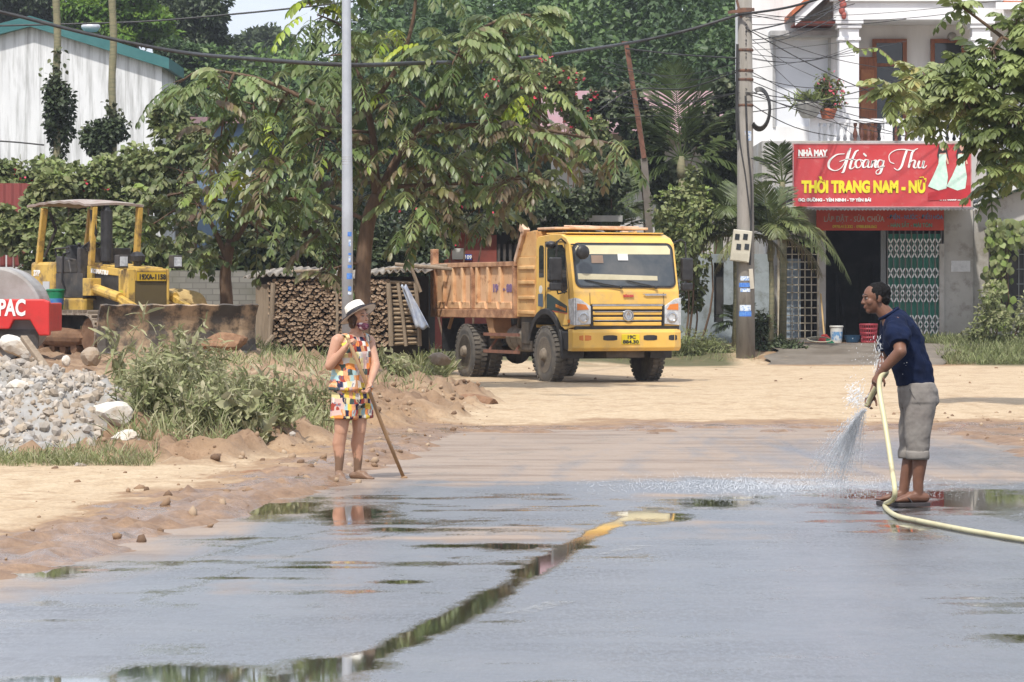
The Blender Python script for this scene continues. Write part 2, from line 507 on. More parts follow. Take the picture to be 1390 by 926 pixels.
c = t.mix(t.ramp(aG, [(.25, 0.0), (.8, 1.0)]), c, t.mix(nB, (.05, .075, .025), (.14, .12, .06)))
wetf = t.ramp(t.math('ADD', aW, t.math('MULTIPLY', t.math('SUBTRACT', nB, .5), .7)), [(.3, 0.0), (.6, 1.0)])
mudc = t.mix(t.ramp(nB, [(.35, 0.0), (.65, 1.0)]), (.30, .19, .115), (.17, .10, .058))
dampf = t.ramp(t.math('ADD', aW, t.math('MULTIPLY', t.math('SUBTRACT', t.math('ADD', t.math('MULTIPLY', nB, .5), t.math('MULTIPLY', nA, .5)), .5), 1.1)), [(.02, 0.0), (.22, 1.0)])
c = t.mix(dampf, c, t.mix(nB, (.37, .245, .14), (.25, .155, .085)))
c = t.mix(wetf, c, mudc)
c = t.mix(t.ramp(nC, [(.35, .35), (.62, 0.0)]), c, (.12, .08, .05))
rgh = t.mix(wetf, (.9, .9, .9), t.ramp(nD, [(.38, .12), (.60, .75)]))
hgt = t.math('ADD', t.math('MULTIPLY', nC, .35), nB)
nr = t.bump(hgt, .55, .04)
t.done(t.pbr(c, rgh, 0, nr, .45))
ground = link('ground', me, t.m); tag(ground, kind='structure')

# ---------------------------------------------------------------- asphalt road
rx = grid_axis([(-40, -6, 8), (-6, 6.4, .07), (6.4, 40, 8)])
ry = grid_axis([(-100, 10, 20), (10, 42, .08), (42, 62, 4)])
me, X, Y, Z = grid_mesh('road', rx, ry, lambda x, y: x * 0.0)
n1 = fbm(X * 1.3 + 3, Y * 1.3, 31) - .5; n2 = fbm(X * 5.1, Y * 4.1, 39) - .5
def segdist(X, Y, pts):
    D = np.full(X.shape, 1e9)
    for (ax, ay), (bx, by) in zip(pts[:-1], pts[1:]):
        dx, dy = bx - ax, by - ay; tt = np.clip(((X - ax) * dx + (Y - ay) * dy) / (dx * dx + dy * dy), 0, 1)
        D = np.minimum(D, np.hypot(X - ax - tt * dx, Y - ay - tt * dy))
    return D
def gp(px, py): d = GD(py); return (GX(px, d), d)
line = [gp(*p) for p in ((300, 945), (430, 914), (540, 876), (610, 842), (700, 790), (770, 745), (830, 712), (890, 690))]
pud = 1.15 - segdist(X, Y, line) / (.135 - .03 * sstep(18, 24, Y))
def patch(px, py, rx_, ry_, amp=1.0):
    global pud
    x0, y0 = gp(px, py)
    pud = np.maximum(pud, amp * 1.25 - amp * np.hypot((X - x0) / rx_, (Y - y0) / ry_))
patch(300, 925, .75, .75); patch(120, 935, .7, .6); patch(455, 905, .3, .55)
patch(690, 741, .38, .42); patch(770, 742, .25, .25); patch(470, 697, .42, 1.2); patch(620, 741, .25, .18)
patch(545, 790, .22, .16, .8); patch(430, 770, .4, .12, .7); patch(330, 785, .5, .12, .6); patch(540, 720, .6, .3, .7)
patch(960, 682, .5, .9, .8); patch(1190, 672, .6, 1.1, .75); patch(1330, 680, .8, 2.2, .85); patch(1010, 676, .5, .5, .7)
patch(880, 700, .35, .9, .9); patch(1230, 720, .3, 1.2, .6)
patch(75, 775, .3, .6, 1.0); patch(380, 690, .6, 1.6, .9)
stk = (fbm(X * .9 + 7, Y * 2.3, 91, 4) - .60) * 6 * sstep(15, 17, Y) * (1 - sstep(25.5, 27.5, Y)) * (1 - sstep(-.1, 1.2, X - .15 * (Y - 20)))
stk = np.maximum(stk, (fbm(X * .8 + 31, Y * 2.6, 97, 4) - .66) * 6 * (1 - sstep(25.5, 27.5, Y)))
stk = np.maximum(stk, (fbm(X * 1.1 + 3, Y * 2.0, 99, 4) - .55) * 5 * sstep(1.5, 2.6, X) * np.exp(-((Y - 25.5) / 2.0) ** 2))
pud = np.maximum(pud, np.minimum(stk, .40)) + n1 * .45 + n2 * .85
mud = sstep(27.0, 28.8, Y + n1 * 1.4 + n2 * .6) * (.85 + n1 * .35)
mud = np.maximum(mud, (1 - sstep(-.2, 1.0, X - xe(Y) + n1 * .5)) * .75 * (Y > 17))
mud = np.maximum(mud, (fbm(X * .7 + 3, Y * 1.3 + 5, 131, 4) - .50) * 2.6 * sstep(16, 19, Y) * (1 - .6 * sstep(0, 2.5, X)))
trk2 = np.zeros_like(X)
for pl_ in (((170, 822), (420, 748), (650, 703)), ((90, 800), (330, 742), (520, 706))):
    trk2 = np.maximum(trk2, 1 - segdist(X, Y, [gp(*p_) for p_ in pl_]) / .09)
mud = mud * (1 - .75 * np.exp(-(((X - 3.9) / 1.3) ** 2 + ((Y - 33) / 3.2) ** 2)))
trk = np.zeros_like(X)
for x0_, k_ in ((-.1, .055), (.35, .06), (1.5, .02), (1.95, .024), (2.6, -.01), (3.1, -.012), (.9, .045)):
    xc = x0_ + k_ * (Y - 28) + .012 * (Y - 28) ** 2 * np.sign(k_) * .6; trk = np.maximum(trk, np.exp(-((X - xc) / .11) ** 2))
mud = np.clip(mud - .24 * trk * (Y > 27) * (.6 + n1), 0, 1)
pud = np.maximum(pud, np.clip(trk2, 0, 1) * .42 + n2 * .3 * (trk2 > 0)); fattr(me, 'puddle', np.clip(pud, 0, 1.5)); fattr(me, 'mud', np.clip(mud, 0, 1))
t = NT('wet_asphalt'); v = t.coord('Object')
nA = t.noise(v, 1.1, 5, .6); nB = t.noise(v, 5.5, 5, .62); nC = t.noise(v, 90, 3, .6)
vv = t.coord('Object', (1, .16, 1)); nS = t.noise(vv, 3.0, 5, .6, .6)
vg = t.coord('Object', (1, .25, 1)); nG = t.noise(vg, 42, 3, .7)
vl = t.coord('Object', (.22, 1.0, 1)); nL = t.noise(vl, 2.6, 6, .65, .5)
aP, aM = t.attr('puddle').outputs['Fac'], t.attr('mud').outputs['Fac']
pf = t.ramp(t.math('ADD', t.math('ADD', aP, t.math('MULTIPLY', t.math('SUBTRACT', nG, .5), .7)), t.math('MULTIPLY', t.math('SUBTRACT', nC, .5), .5)), [(.16, 0.0), (.62, 1.0)])
mf = t.ramp(t.math('ADD', t.math('MULTIPLY', aM, 1.0), t.math('MULTIPLY', t.math('SUBTRACT', nS, .5), .8)), [(.25, 0.0), (.75, 1.0)])
c = t.mix(t.ramp(nC, [(.4, 0.0), (.7, 1.0)]), (.042, .043, .047), (.085, .085, .09))
c = t.mix(t.ramp(nA, [(.45, 0.0), (.75, .6)]), c, (.11, .105, .1))
c = t.mix(t.ramp(nG, [(.52, 0.0), (.7, .7)]), c, (.16, .155, .15))
mudc = t.mix(nB, (.34, .26, .195), (.26, .19, .135))
mudc = t.mix(t.ramp(nL, [(.48, 0.0), (.62, .7)]), mudc, (.17, .11, .07))
c = t.mix(t.math('MULTIPLY', mf, .92), c, mudc)
c = t.mix(t.math('MULTIPLY', pf, .75), c, t.mix(mf, (.06, .052, .03), (.17, .12, .06)))
rM = t.mix(mf, (0, 0, 0), (.28, .28, .28))
r0 = t.ramp(t.math('ADD', t.math('MULTIPLY', nB, .5), t.math('MULTIPLY', nS, .5)), [(.3, .30), (.7, .46)])
r1 = t.ramp(t.math('ADD', t.math('MULTIPLY', nB, .5), t.math('MULTIPLY', nS, .5)), [(.34, .24), (.64, .46)])
r0 = t.math('ADD', r0, rM)
rgh = t.mix(pf, r0, (.035, .035, .035))
hb = t.math('MULTIPLY', t.math('ADD', t.math('ADD', t.math('MULTIPLY', nC, .4), nG), t.math('MULTIPLY', nL, 2.0)), t.math('SUBTRACT', 1.0, pf))
nr = t.bump(hb, .35, .010)
ROADIOR = 1.5
nX = t.ramp(t.noise(t.coord('Object', (1, .45, 1)), .9, 4, .6), [(.42, .55), (.60, 1.35)])
dryf = t.math('MULTIPLY', nX, t.math('MULTIPLY', t.math('SUBTRACT', 1.0, pf), t.math('MULTIPLY', t.ramp(nG, [(.40, 0.0), (.60, 1.0)]), t.ramp(nL, [(.36, .25), (.62, .58)]))))
cw = t.math('SUBTRACT', 1.0, t.math('MAXIMUM', dryf, t.math('MULTIPLY', mf, t.math('MULTIPLY', t.math('SUBTRACT', 1.0, pf), .88))))
t.done(t.pbr(c, rgh, 0, nr, 1.0, **{'Specular IOR Level': t.math('SUBTRACT', t.math('SUBTRACT', 1.0, t.math('MULTIPLY', dryf, .75)), t.math('MULTIPLY', mf, t.math('MULTIPLY', t.math('SUBTRACT', 1.0, pf), .25))), 'Coat Weight': cw, 'Coat Roughness': t.mix(pf, r1, (.03, .03, .03)), 'Coat IOR': 1.85}))
road = link('road', me, t.m); tag(road, kind='structure')
# worn lane dashes
t = NT('worn_road_paint'); v = t.coord('Object', (1, .3, 1)); a_ = t.ramp(t.noise(v, 16, 5, .7), [(.40, 0.0), (.66, .40)])
mx_ = t.n('ShaderNodeMixShader'); t.l(a_, mx_.inputs[0]); t.l(t.n('ShaderNodeBsdfTransparent').outputs[0], mx_.inputs[1]); t.l(t.pbr((.42, .42, .40), .4, 0, None, .5), mx_.inputs[2]); pm = t.done(mx_.outputs[0])
for px0, py0, px1, py1 in ((826, 753, 872, 741), (702, 834, 764, 817)):
    x0, y0 = gp(px0, py0); x1, y1 = gp(px1, py1)
    m = MB(); a = Vector((x0, y0, .004)); b = Vector((x1, y1, .004)); s = Vector((.07, 0, 0))
    m.add([a - s, a + s, b + s, b - s], [(0, 1, 2, 3)])
    o = m.build('lane_marking', pm); tag(o, kind='structure')
# ================================================================ materials for buildings
WHITE = MAT('white_stucco', (.74, .74, .74), .8, col2=(.62, .62, .62), scale=.8, col3=(.42, .42, .40), scale3=2.2, lo3=.62, hi3=.85, stretch=(1.6, 1.6, .35), bump=.1)
PORCH = MAT('white_trim_paint', (.76, .765, .78), .6, col2=(.66, .67, .69), scale=1.4, col3=(.45, .45, .44), scale3=4, lo3=.66, hi3=.85)
CONC = MAT('bare_concrete', (.42, .40, .37), .85, col2=(.33, .31, .28), scale=1.1, col3=(.20, .18, .15), scale3=2.6, lo3=.52, hi3=.72, bump=.25)
PLASTER = MAT('grey_plaster', (.44, .435, .43), .85, col2=(.36, .33, .28), scale=.9, col3=(.24, .21, .17), scale3=3.5, lo3=.56, hi3=.72, bump=.2)
BLUEGREY = MAT('bluish_wall', (.30, .34, .36), .8, col2=(.22, .25, .26), scale=1.2, col3=(.13, .14, .12), scale3=3, lo3=.5, hi3=.7)
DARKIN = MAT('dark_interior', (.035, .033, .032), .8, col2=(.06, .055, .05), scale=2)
REDSIGN = MAT('red_sign_vinyl', (.50, .045, .05), .55, col2=(.46, .075, .085), scale=1.1, lo=.35, hi=.7, col3=(.52, .15, .14), scale3=7, lo3=.55, hi3=.8, spec=.3)
ORSIGN = MAT('orange_red_sign', (.55, .06, .025), .5, col2=(.45, .04, .02), scale=2, spec=.3)
WHT = MAT('white_paint', (.82, .82, .80), .5, col2=(.72, .72, .70), scale=6)
YEL = MAT('yellow_letter_paint', (.75, .66, .03), .5, col2=(.68, .58, .03), scale=6)
BLK = MAT('black_plastic', (.018, .018, .02), .45, col2=(.035, .035, .037), scale=9)
DKGLASS = MAT('dark_window_glass', (.02, .024, .028), .06, col2=(.03, .035, .04), scale=2, spec=.6)
BROWN = MAT('varnished_wood_door', (.26, .085, .028), .4, col2=(.17, .05, .018), scale=5, stretch=(6, 6, .5))
def striped(name, col, col2, axis, freq, rough=.5, metal=0, strength=.8, dist=.04, dirt=None, wavy=True):
    """corrugated / boarded surface: a sine wave along one object axis drives bump and a faint tone"""
    if name in MATS: return MATS[name]
    t = NT(name); tc = t.n('ShaderNodeTexCoord'); sp = t.n('ShaderNodeSeparateXYZ'); t.l(tc.outputs['Object'], sp.inputs[0])
    a = sp.outputs[axis]; w = t.math('SINE', t.math('MULTIPLY', a, freq * 2 * PI))
    w01 = t.math('MULTIPLY', t.math('ADD', w, 1.0), .5)
    v = t.coord('Object', (1, 1, .3) if axis != 2 else (.3, 1, 1))
    f = t.ramp(t.noise(v, 1.6, 5, .62), [(.42, 0.0), (.68, 1.0)])
    c = t.mix(f, col, col2)
    if dirt:
        v2 = t.coord('Object', (1.3, 1.3, .09)); c = t.mix(t.ramp(t.noise(v2, 2.6, 5, .7), [(.46, 0.0), (.70, .95)]), c, dirt)
    MATS[name] = t.done(t.pbr(c, rough, metal, t.bump(w01, strength, dist), .4)); return MATS[name]
WAREW = striped('white_profiled_steel', (.68, .69, .70), (.60, .61, .62), 0, 3.2, .55, dirt=(.22, .22, .21), strength=.35, dist=.02)
TEAL = MAT('teal_roof_sheet', (.03, .125, .13), .5, col2=(.045, .155, .155), scale=2)
TILE = striped('terracotta_tiles', (.42, .13, .055), (.33, .09, .04), 1, 4.5, .7, strength=.9, dist=.06)
FIBRO = striped('fibre_cement_sheet', (.30, .27, .23), (.19, .165, .135), 0, 5.5, .9, strength=.8, dist=.05)
GALV = striped('zinc_awning_sheet', (.52, .52, .50), (.36, .35, .33), 0, 8, .5, strength=.8, dist=.03)
PINKR = striped('faded_pink_roof_sheet', (.30, .17, .18), (.26, .18, .19), 0, 4, .6, strength=.6)
REDSH = striped('red_sheet_metal', (.22, .05, .045), (.17, .042, .038), 0, 6, .6)
def mbr(root):
    m = MB(); m.M = Matrix.Rotation(-root.rotation_euler.z, 4, 'Z') @ Matrix.Translation(-Vector(root.location)); return m
def px_box(m, x0, x1, y0, y1, d0, d1, dref=None):
    """box whose front face, at depth dref, spans those photo coordinates"""
    dr = dref or d0
    a = W(x0, y1, dr); b = W(x1, y0, dr)
    return m.bb(a.x, b.x, d0, d1, a.z, b.z)

# ---------------------------------------------------------------- shop house
house = thing('shop_house', 'white two-storey shop house with a balcony, dark open ground-floor doorway and terracotta gable', 'house', (9, 80, .40))
m = mbr(house)
zt = 3.12
m.bb(6.0, 6.28, 80, 80.25, .3, 4.0)                       # left of grille
m.bb(6.28, 7.22, 80, 80.25, 2.86, 4.0); m.bb(6.28, 7.22, 80, 80.25, .3, .5)
m.bb(7.22, 7.40, 79.9, 80.3, .3, 4.0)
m.bb(7.40, 10.17, 80, 80.25, zt, 4.0)
m.bb(6.0, 6.2, 80.252, 86, .3, 4.0)
m.build('ground_floor_wall', PLASTER, house, bevel=.008)
m = mbr(house); m.bb(10.17, 10.87, 79.85, 80.3, .25, 4.0); m.bb(10.05, 10.17, 79.7, 80.0, .3, 2.75)
o = m.build('pillar', CONC, house, bevel=.015); o['label'] = 'bare stained concrete pillar right of the green gate'
m = mbr(house)
m.bb(6.2, 10.9, 85.6, 85.8, .3, 4.0); m.bb(7.2, 7.39, 80.31, 85.6, .3, 4.0); m.bb(10.2, 10.4, 80.31, 85.6, .3, 4.0); m.bb(6.2, 10.9, 80.31, 85.6, 3.4, 3.5)
for k in range(9):
    x = 7.6 + k * .24; m.bar((x, 83.5 + RA.random(), .42), (x + RA.uniform(-.2, .2), 84.5, RA.uniform(1.4, 2.4)), .06)
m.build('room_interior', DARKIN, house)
m = mbr(house); m.bb(6.0, 11.0, 77.2, 85.8, .16, .425); m.build('shop_floor', MAT('worn_cement_floor', (.2, .18, .155), .75, col2=(.13, .115, .095), scale=1.5, bump=.2), house)
# window grille on the left
m = mbr(house)
for k in range(7): m.bar((6.30 + k * .152, 79.9, .5), (6.30 + k * .152, 79.9, 2.88), .022)
for k in range(14): m.bar((6.27, 79.9, .52 + k * .18), (7.24, 79.9, .52 + k * .18), .022)
for x in (6.28, 7.22): m.bar((x, 79.9, .44), (x, 79.9, 2.92), .045)
m.build('window_grille', MAT('cream_rusty_steel', (.52, .47, .36), .5, col2=(.38, .31, .21), scale=6), house)
m = mbr(house); m.bb(6.5, 6.85, 80.4, 80.45, .5, 2.4); o = m.build('curtain', MAT('pale_blue_cloth', (.35, .42, .48), .9, col2=(.24, .30, .36), scale=7, stretch=(5, 1, .3)), house)
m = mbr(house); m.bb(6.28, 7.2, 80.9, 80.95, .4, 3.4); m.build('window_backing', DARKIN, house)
# concrete ramp down to the road
V = []; nx_, ny_ = 26, 22
for j_ in range(ny_ + 1):
    v_ = j_ / ny_; y_ = 72.6 + v_ * 4.62
    for i_ in range(nx_ + 1):
        x_ = (5.35 + .75 * v_) + (3.75 + .35 * v_) * i_ / nx_ + .12 * math.sin(y_ * 3.1) * (i_ in (0, nx_)); V.append((x_, y_, float(ground_z(x_, y_)) * .25 + .75 * (.04 + .38 * v_) + .03 - .12 * (1 - v_) ** 5))
m = MB(); m.add(V, [(j_ * (nx_ + 1) + i_, j_ * (nx_ + 1) + i_ + 1, (j_ + 1) * (nx_ + 1) + i_ + 1, (j_ + 1) * (nx_ + 1) + i_) for j_ in range(ny_) for i_ in range(nx_)])
o = m.build('ramp', MAT('damp_concrete_ramp', (.19, .165, .135), .6, col2=(.125, .105, .082), scale=1.4, col3=(.26, .21, .15), scale3=3, lo3=.58, hi3=.75, bump=.25), None, smooth=True); tag(o, kind='structure')
# folding gate
gx0, gx1, gz0, gz1 = 8.84, 10.10, .46, 2.98
gm = striped('green_gate_slats', (.035, .21, .15), (.03, .16, .12), 0, 7.15, .45, strength=.9, dist=.05)
m = mbr(house); npl = 18; w = (gx1 - gx0) / npl
V = []
for k in range(npl + 1):
    y = 79.78 + (.055 if k % 2 else 0)
    V += [(gx0 + k * w, y, gz0), (gx0 + k * w, y, gz1)]
m.add(V, [(2 * k, 2 * k + 2, 2 * k + 3, 2 * k + 1) for k in range(npl)])
gate = m.build('folding_gate', MAT('green_painted_steel', (.06, .25, .19), .4, col2=(.07, .20, .155), scale=3, col3=(.12, .14, .11), scale3=8, lo3=.62, hi3=.8), house, solid=.006)
m = mbr(house)
def rowz(y): return 1.55 + (400 - (170 + y / 2.806)) / 57.5
for yy, h in ((452, 44), (486, 26), (563, 26), (625, 30), (655, 30), (742, 36), (775, 30)):
    z = rowz(yy)
    m = mbr(house)
    for k in range(9):
        x = gx0 + (k + .5) * 2 * w; hh = .115
        for s in (1, -1): m.bar((x - w * .75, 79.74, z - s * hh), (x + w * .75, 79.74, z + s * hh), .028, .012, up=(0, 1, 0))
    m.build('lattice', MAT('white_lattice_steel', (.72, .73, .72), .45, col2=(.55, .57, .55), scale=8), gate)
m = mbr(house)
for k in range(10): m.bar((gx0 + k * 2 * w, 79.76, gz0 - .02), (gx0 + k * 2 * w, 79.76, gz1 + .12), .03, .05)
m.bb(gx0 - .06, gx1 + .05, 79.72, 79.86, .425, .458); m.bb(7.42, gx1 + .05, 79.74, 79.86, 3.085, 3.118)
m.build('gate_rail', MAT('dark_steel', (.09, .1, .1), .5, col2=(.14, .12, .1), scale=6), gate)
m = mbr(house); m.bb(8.68, 8.80, 79.76, 79.9, .43, 3.08); m.build('door_post', MAT('grey_steel', (.16, .17, .17), .5), house)
# awning sheet under the big sign
m = mbr(house)
def aw(u, v):
    x = 6.42 + u * 4.28; return Vector((x, 77.75 + v * 2.24, 3.50 + v * .2 + .018 * math.sin(u * 52 * 2 * PI)))
m.sheet(aw, 520, 2); m.build('awning', GALV, house, solid=.012)
m = mbr(house); m.bb(6.42, 10.7, 79.0, 80.0, 3.9, 4.02); m.bb(5.9, 11.2, 80.0, 86, 4.0, 5.18)
m.build('floor_slab', PLASTER, house, bevel=.01)
# side lean-to wall on the right with a vine-grown window
m = mbr(house); m.prism([(10.875, .2), (13.5, .2), (13.5, 4.6), (10.875, 3.55)], (0, 80.0, 0), (1, 0, 0), (0, 0, 1), (0, .2, 0))
m.build('side_wall', CONC, house)
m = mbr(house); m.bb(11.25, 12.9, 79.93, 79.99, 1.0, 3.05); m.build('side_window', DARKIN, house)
m = mbr(house)
for k in range(8): m.bar((11.95 + k * .13, 79.90, 1.0), (11.95 + k * .13, 79.90, 2.9), .016)
for k in range(6): m.bar((11.9, 79.90, 1.1 + k * .35), (12.9, 79.90, 1.1 + k * .35), .016)
m.bb(11.15, 13.0, 79.7, 80.0, 3.06, 3.13)
m.build('window_bars', MAT('grey_steel_bars', (.3, .31, .3), .5), house)
m = mbr(house); a = W(1291, 369, 79.84); b = W(1317, 354, 79.84); m.bb(a.x, b.x, 79.835, 79.849, a.z, b.z); m.build('notice_sheet', MAT('grey_paper', (.62, .62, .62), .8, col2=(.5, .5, .5), scale=9), house)
m = mbr(house)
def lt(u, v): return Vector((10.9 + u * 2.8, 79.6 + v * 6, 3.66 + u * 1.1 + .02 * math.sin(v * 120)))
m.sheet(lt, 4, 100); m.build('side_roof', GALV, house, solid=.012)
# first floor
m = mbr(house)
m.bb(5.93, 6.52, 84, 84.25, 5.18, 9.6); m.bb(7.85, 8.13, 84, 84.25, 5.18, 9.6); m.bb(6.52, 7.85, 84, 84.25, 7.86, 9.6); m.bb(6.52, 7.85, 84, 84.25, 5.18, 5.72)
m.bb(5.93, 6.15, 84.252, 90, 5.18, 9.6)
m.bb(8.13, 13.0, 84.9, 85.1, 5.18, 9.6); m.bb(7.9, 8.13, 84.252, 84.9, 5.18, 9.6)
m.build('upper_wall', WHITE, house, bevel=.01)
m = mbr(house); m.bb(6.52, 7.85, 84.08, 84.16, 5.72, 7.86); sh = m.build('window_shutter', MAT('pale_shutter', (.70, .72, .76), .5, col2=(.64, .66, .70), scale=1.2), house)
m = mbr(house); m.bb(6.46, 6.53, 83.96, 84.02, 5.7, 7.9); m.bb(7.83, 7.9, 83.96, 84.02, 5.7, 7.9); m.bb(6.35, 8.1, 83.3, 83.99, 7.92, 8.04); m.build('window_ledge', MAT('weathered_ledge', (.45, .45, .45), .85, col2=(.3, .3, .3), scale=3), house)
for x0, x1 in ((7.95, 8.43), (11.18, 11.62)):
    m = mbr(house); m.bb(x0, x1, 82.3, 82.75, 5.18, 8.02); m.bb(x0 - .06, x1 + .06, 82.24, 82.81, 8.02, 8.12); m.bb(x0 - .1, x1 + .1, 82.2, 82.85, 8.12, 8.22); m.bb(x0 - .04, x1 + .04, 82.26, 82.79, 7.72, 7.80); m.bb(x0 - .06, x1 + .06, 82.24, 82.81, 5.183, 5.42)
    m.build('porch_column', PORCH, house, bevel=.012)
m = mbr(house)
m.bb(7.8, 12.6, 82.22, 82.85, 8.22, 8.66); m.bb(7.7, 12.7, 82.12, 84.89, 8.66, 8.76); m.bb(8.44, 12.4, 82.851, 84.89, 8.3, 8.4)
m.prism([(7.75, 8.76), (12.65, 8.76), (10.2, 11.0)], (0, 82.3, 0), (1, 0, 0), (0, 0, 1), (0, .3, 0))
m.build('porch_gable', PORCH, house, bevel=.01)
m = mbr(house)
for sg in (1, -1):
    a = Vector((10.2, 81.9, 11.25)); b = Vector((10.2 - sg * 3.35, 81.9, 8.20))
    m.prism([(0, -.14), (1, -.14), (1, .10), (0, .10)], a, b - a, (0, 0, 1), (0, .16, 0))
m.build('bargeboard', PORCH, house)
m = mbr(house)
for sg in (1, -1):
    a = Vector((10.2, 81.8, 11.36)); b = Vector((10.2 - sg * 3.45, 81.8, 8.28))
    m.prism([(0, 0), (1, 0), (1, .12), (0, .12)], a, b - a, (0, 0, 1), (0, 8, 0))
m.build('tiled_roof', TILE, house)
m = mbr(house)
for k, (dx, dz) in enumerate(((0, 0), (.03, -.16), (.0, -.3), (.05, -.42))): m.ell((7.98 + dx, 81.98, 8.72 + dz), (.10 - k * .012, .06, .1))
m.build('roof_finial', MAT('painted_red_moulding', (.36, .09, .07), .6), house, smooth=True)
m = mbr(house); m.bb(6.9, 7.88, 82.3, 83.9, 8.15, 8.19); m.build('soffit', MAT('red_soffit', (.30, .08, .06), .7), house)
m = mbr(house)
def rr(u, v): return Vector((11.9 + u * 2.5, 82 + v * 3, 8.6 + v * .9 - u * .1))
m.sheet(rr, 2, 2); m.build('lower_roof', TILE, house, solid=.08)
m = mbr(house); m.bb(11.7, 14, 81.93, 82.0, 8.45, 8.62); m.build('fascia', PORCH, house)
# doors in the balcony recess
for x0, x1, nm in ((9.12, 9.78, 'balcony_door'), (10.58, 11.25, 'balcony_door')):
    m = mbr(house); m.bb(x0, x1, 84.86, 84.899, 5.2, 7.85); f = m.build(nm, DKGLASS, house)
    m = mbr(house)
    for x in (x0 - .05, x1 + .05): m.bar((x, 84.84, 5.2), (x, 84.84, 7.92), .1, .12)
    m.bar((x0 - .1, 84.84, 7.9), (x1 + .1, 84.84, 7.9), .1, .1); m.bar((x0, 84.84, 7.3), (x1, 84.84, 7.3), .06, .08)
    m.build('door_frame', BROWN, f)
m = mbr(house); m.box((8.86, 84.5, 6.35), (.52, .05, 2.25), rz=.35); f = m.build('open_door_leaf', BROWN, house, bevel=.01)
m = mbr(house)
for z in (5.75, 6.35, 6.95): m.box((8.86, 84.47, z), (.36, .03, .42), rz=.35)
m.build('door_panel', MAT('light_wood_panel', (.34, .13, .045), .4, col2=(.25, .08, .03), scale=6), f)
# balustrade
m = mbr(house); m.bb(7.3, 11.9, 81.92, 82.08, 5.70, 5.80); m.bb(7.3, 11.9, 81.94, 82.06, 5.16, 5.25)
for x in (7.3, 9.1, 11.2): m.bb(x - .1, x + .1, 81.9, 82.1, 5.14, 5.84)
bal = m.build('balustrade', PORCH, house, bevel=.01)
prof = [(0, .05), (.04, .05), (.06, .03), (.12, .055), (.2, .06), (.28, .035), (.36, .025), (.4, .045), (.45, .045)]
DKB = MAT('dark_wood_baluster', (.12, .045, .03), .5)
bme = None
for k in range(26):
    x = 7.48 + k * .165
    if abs(x - 9.1) < .1 or x > 11.8: continue
    mat_ = DKB if k in (5, 6, 7, 8, 11) else PORCH
    m = mbr(house); m.lathe((x, 82.0, 5.25), (0, 0, 1), prof, 8); o = m.build('baluster', mat_, bal, smooth=True)
    if mat_ is DKB: o['label'] = 'dark brown baluster'
m = mbr(house); m.lathe((11.0, 84.7, 8.0), (0, -1, 0), [(0, .12), (.1, .1), (.14, .03)], 12); m.build('porch_lamp', MAT('frosted_lamp', (.3, .28, .25), .4), house, smooth=True)

# ---------------------------------------------------------------- big red sign
sx0, sx1 = GX(1076, 77.7), GX(1319, 77.7)
sgn = thing('shop_sign', 'large red shop sign with white script and yellow capitals above the green gate', 'sign', ((sx0 + sx1) / 2, 77.7, 3.55))
sw = sx1 - sx0; shh = 87 / F * 77.7
m = MB(); m.bb(-sw / 2, sw / 2, 0, .06, 0, shh); m.build('sign_panel', REDSIGN, sgn, bevel=.006)
m = MB()
for a in (-sw / 2 + .012, sw / 2 - .012): m.bar((a, -.005, 0), (a, -.005, shh), .025)
m.bar((-sw / 2, -.005, .012), (sw / 2, -.005, .012), .02); m.bar((-sw / 2, -.005, shh - .012), (sw / 2, -.005, shh - .012), .02)
for a in (-1.6, -.5, .6, 1.7): m.bar((a, .1, .1), (a, 1.6, .4), .05); m.bar((a, .09, .05), (a, .09, shh - .05), .05)
m.build('sign_frame', MAT('pale_pink_metal', (.5, .3, .3), .5), sgn)
K = 1 / 2.806 / F * 77.7                                    # metres per unit of lettering layout
def SP(x, y): return Vector((-sw / 2 + (x - 45) * K, -.012, shh - (y - 72) * K))
def sgtext(s, x, y, h, wd, mat, **kw):
    p = SP(x, y); return text(s, h * K / .72, mat, sgn, plane_M((p.x, p.y, p.z), (1, 0, 0), (0, 0, 1)), width=wd * K, **kw)
sgtext('NHÀ MAY', 66, 120, 23, 112, WHT, bold=.012, name='lettering')
m = MB(); a = SP(64, 127); m.bar(a, SP(178, 124), .012, .008); m.build('underline', WHT, sgn)
sgtext('THỜI TRANG NAM - NỮ', 80, 258, 43, 476, YEL, bold=.022)
sgtext('ĐC: ĐƯỜNG - YÊN NINH - TP YÊN BÁI', 66, 293, 11, 278, WHT, bold=.006)
sgtext('ĐT: 0335 ... 031', 602, 289, 10, 112, WHT, bold=.006)
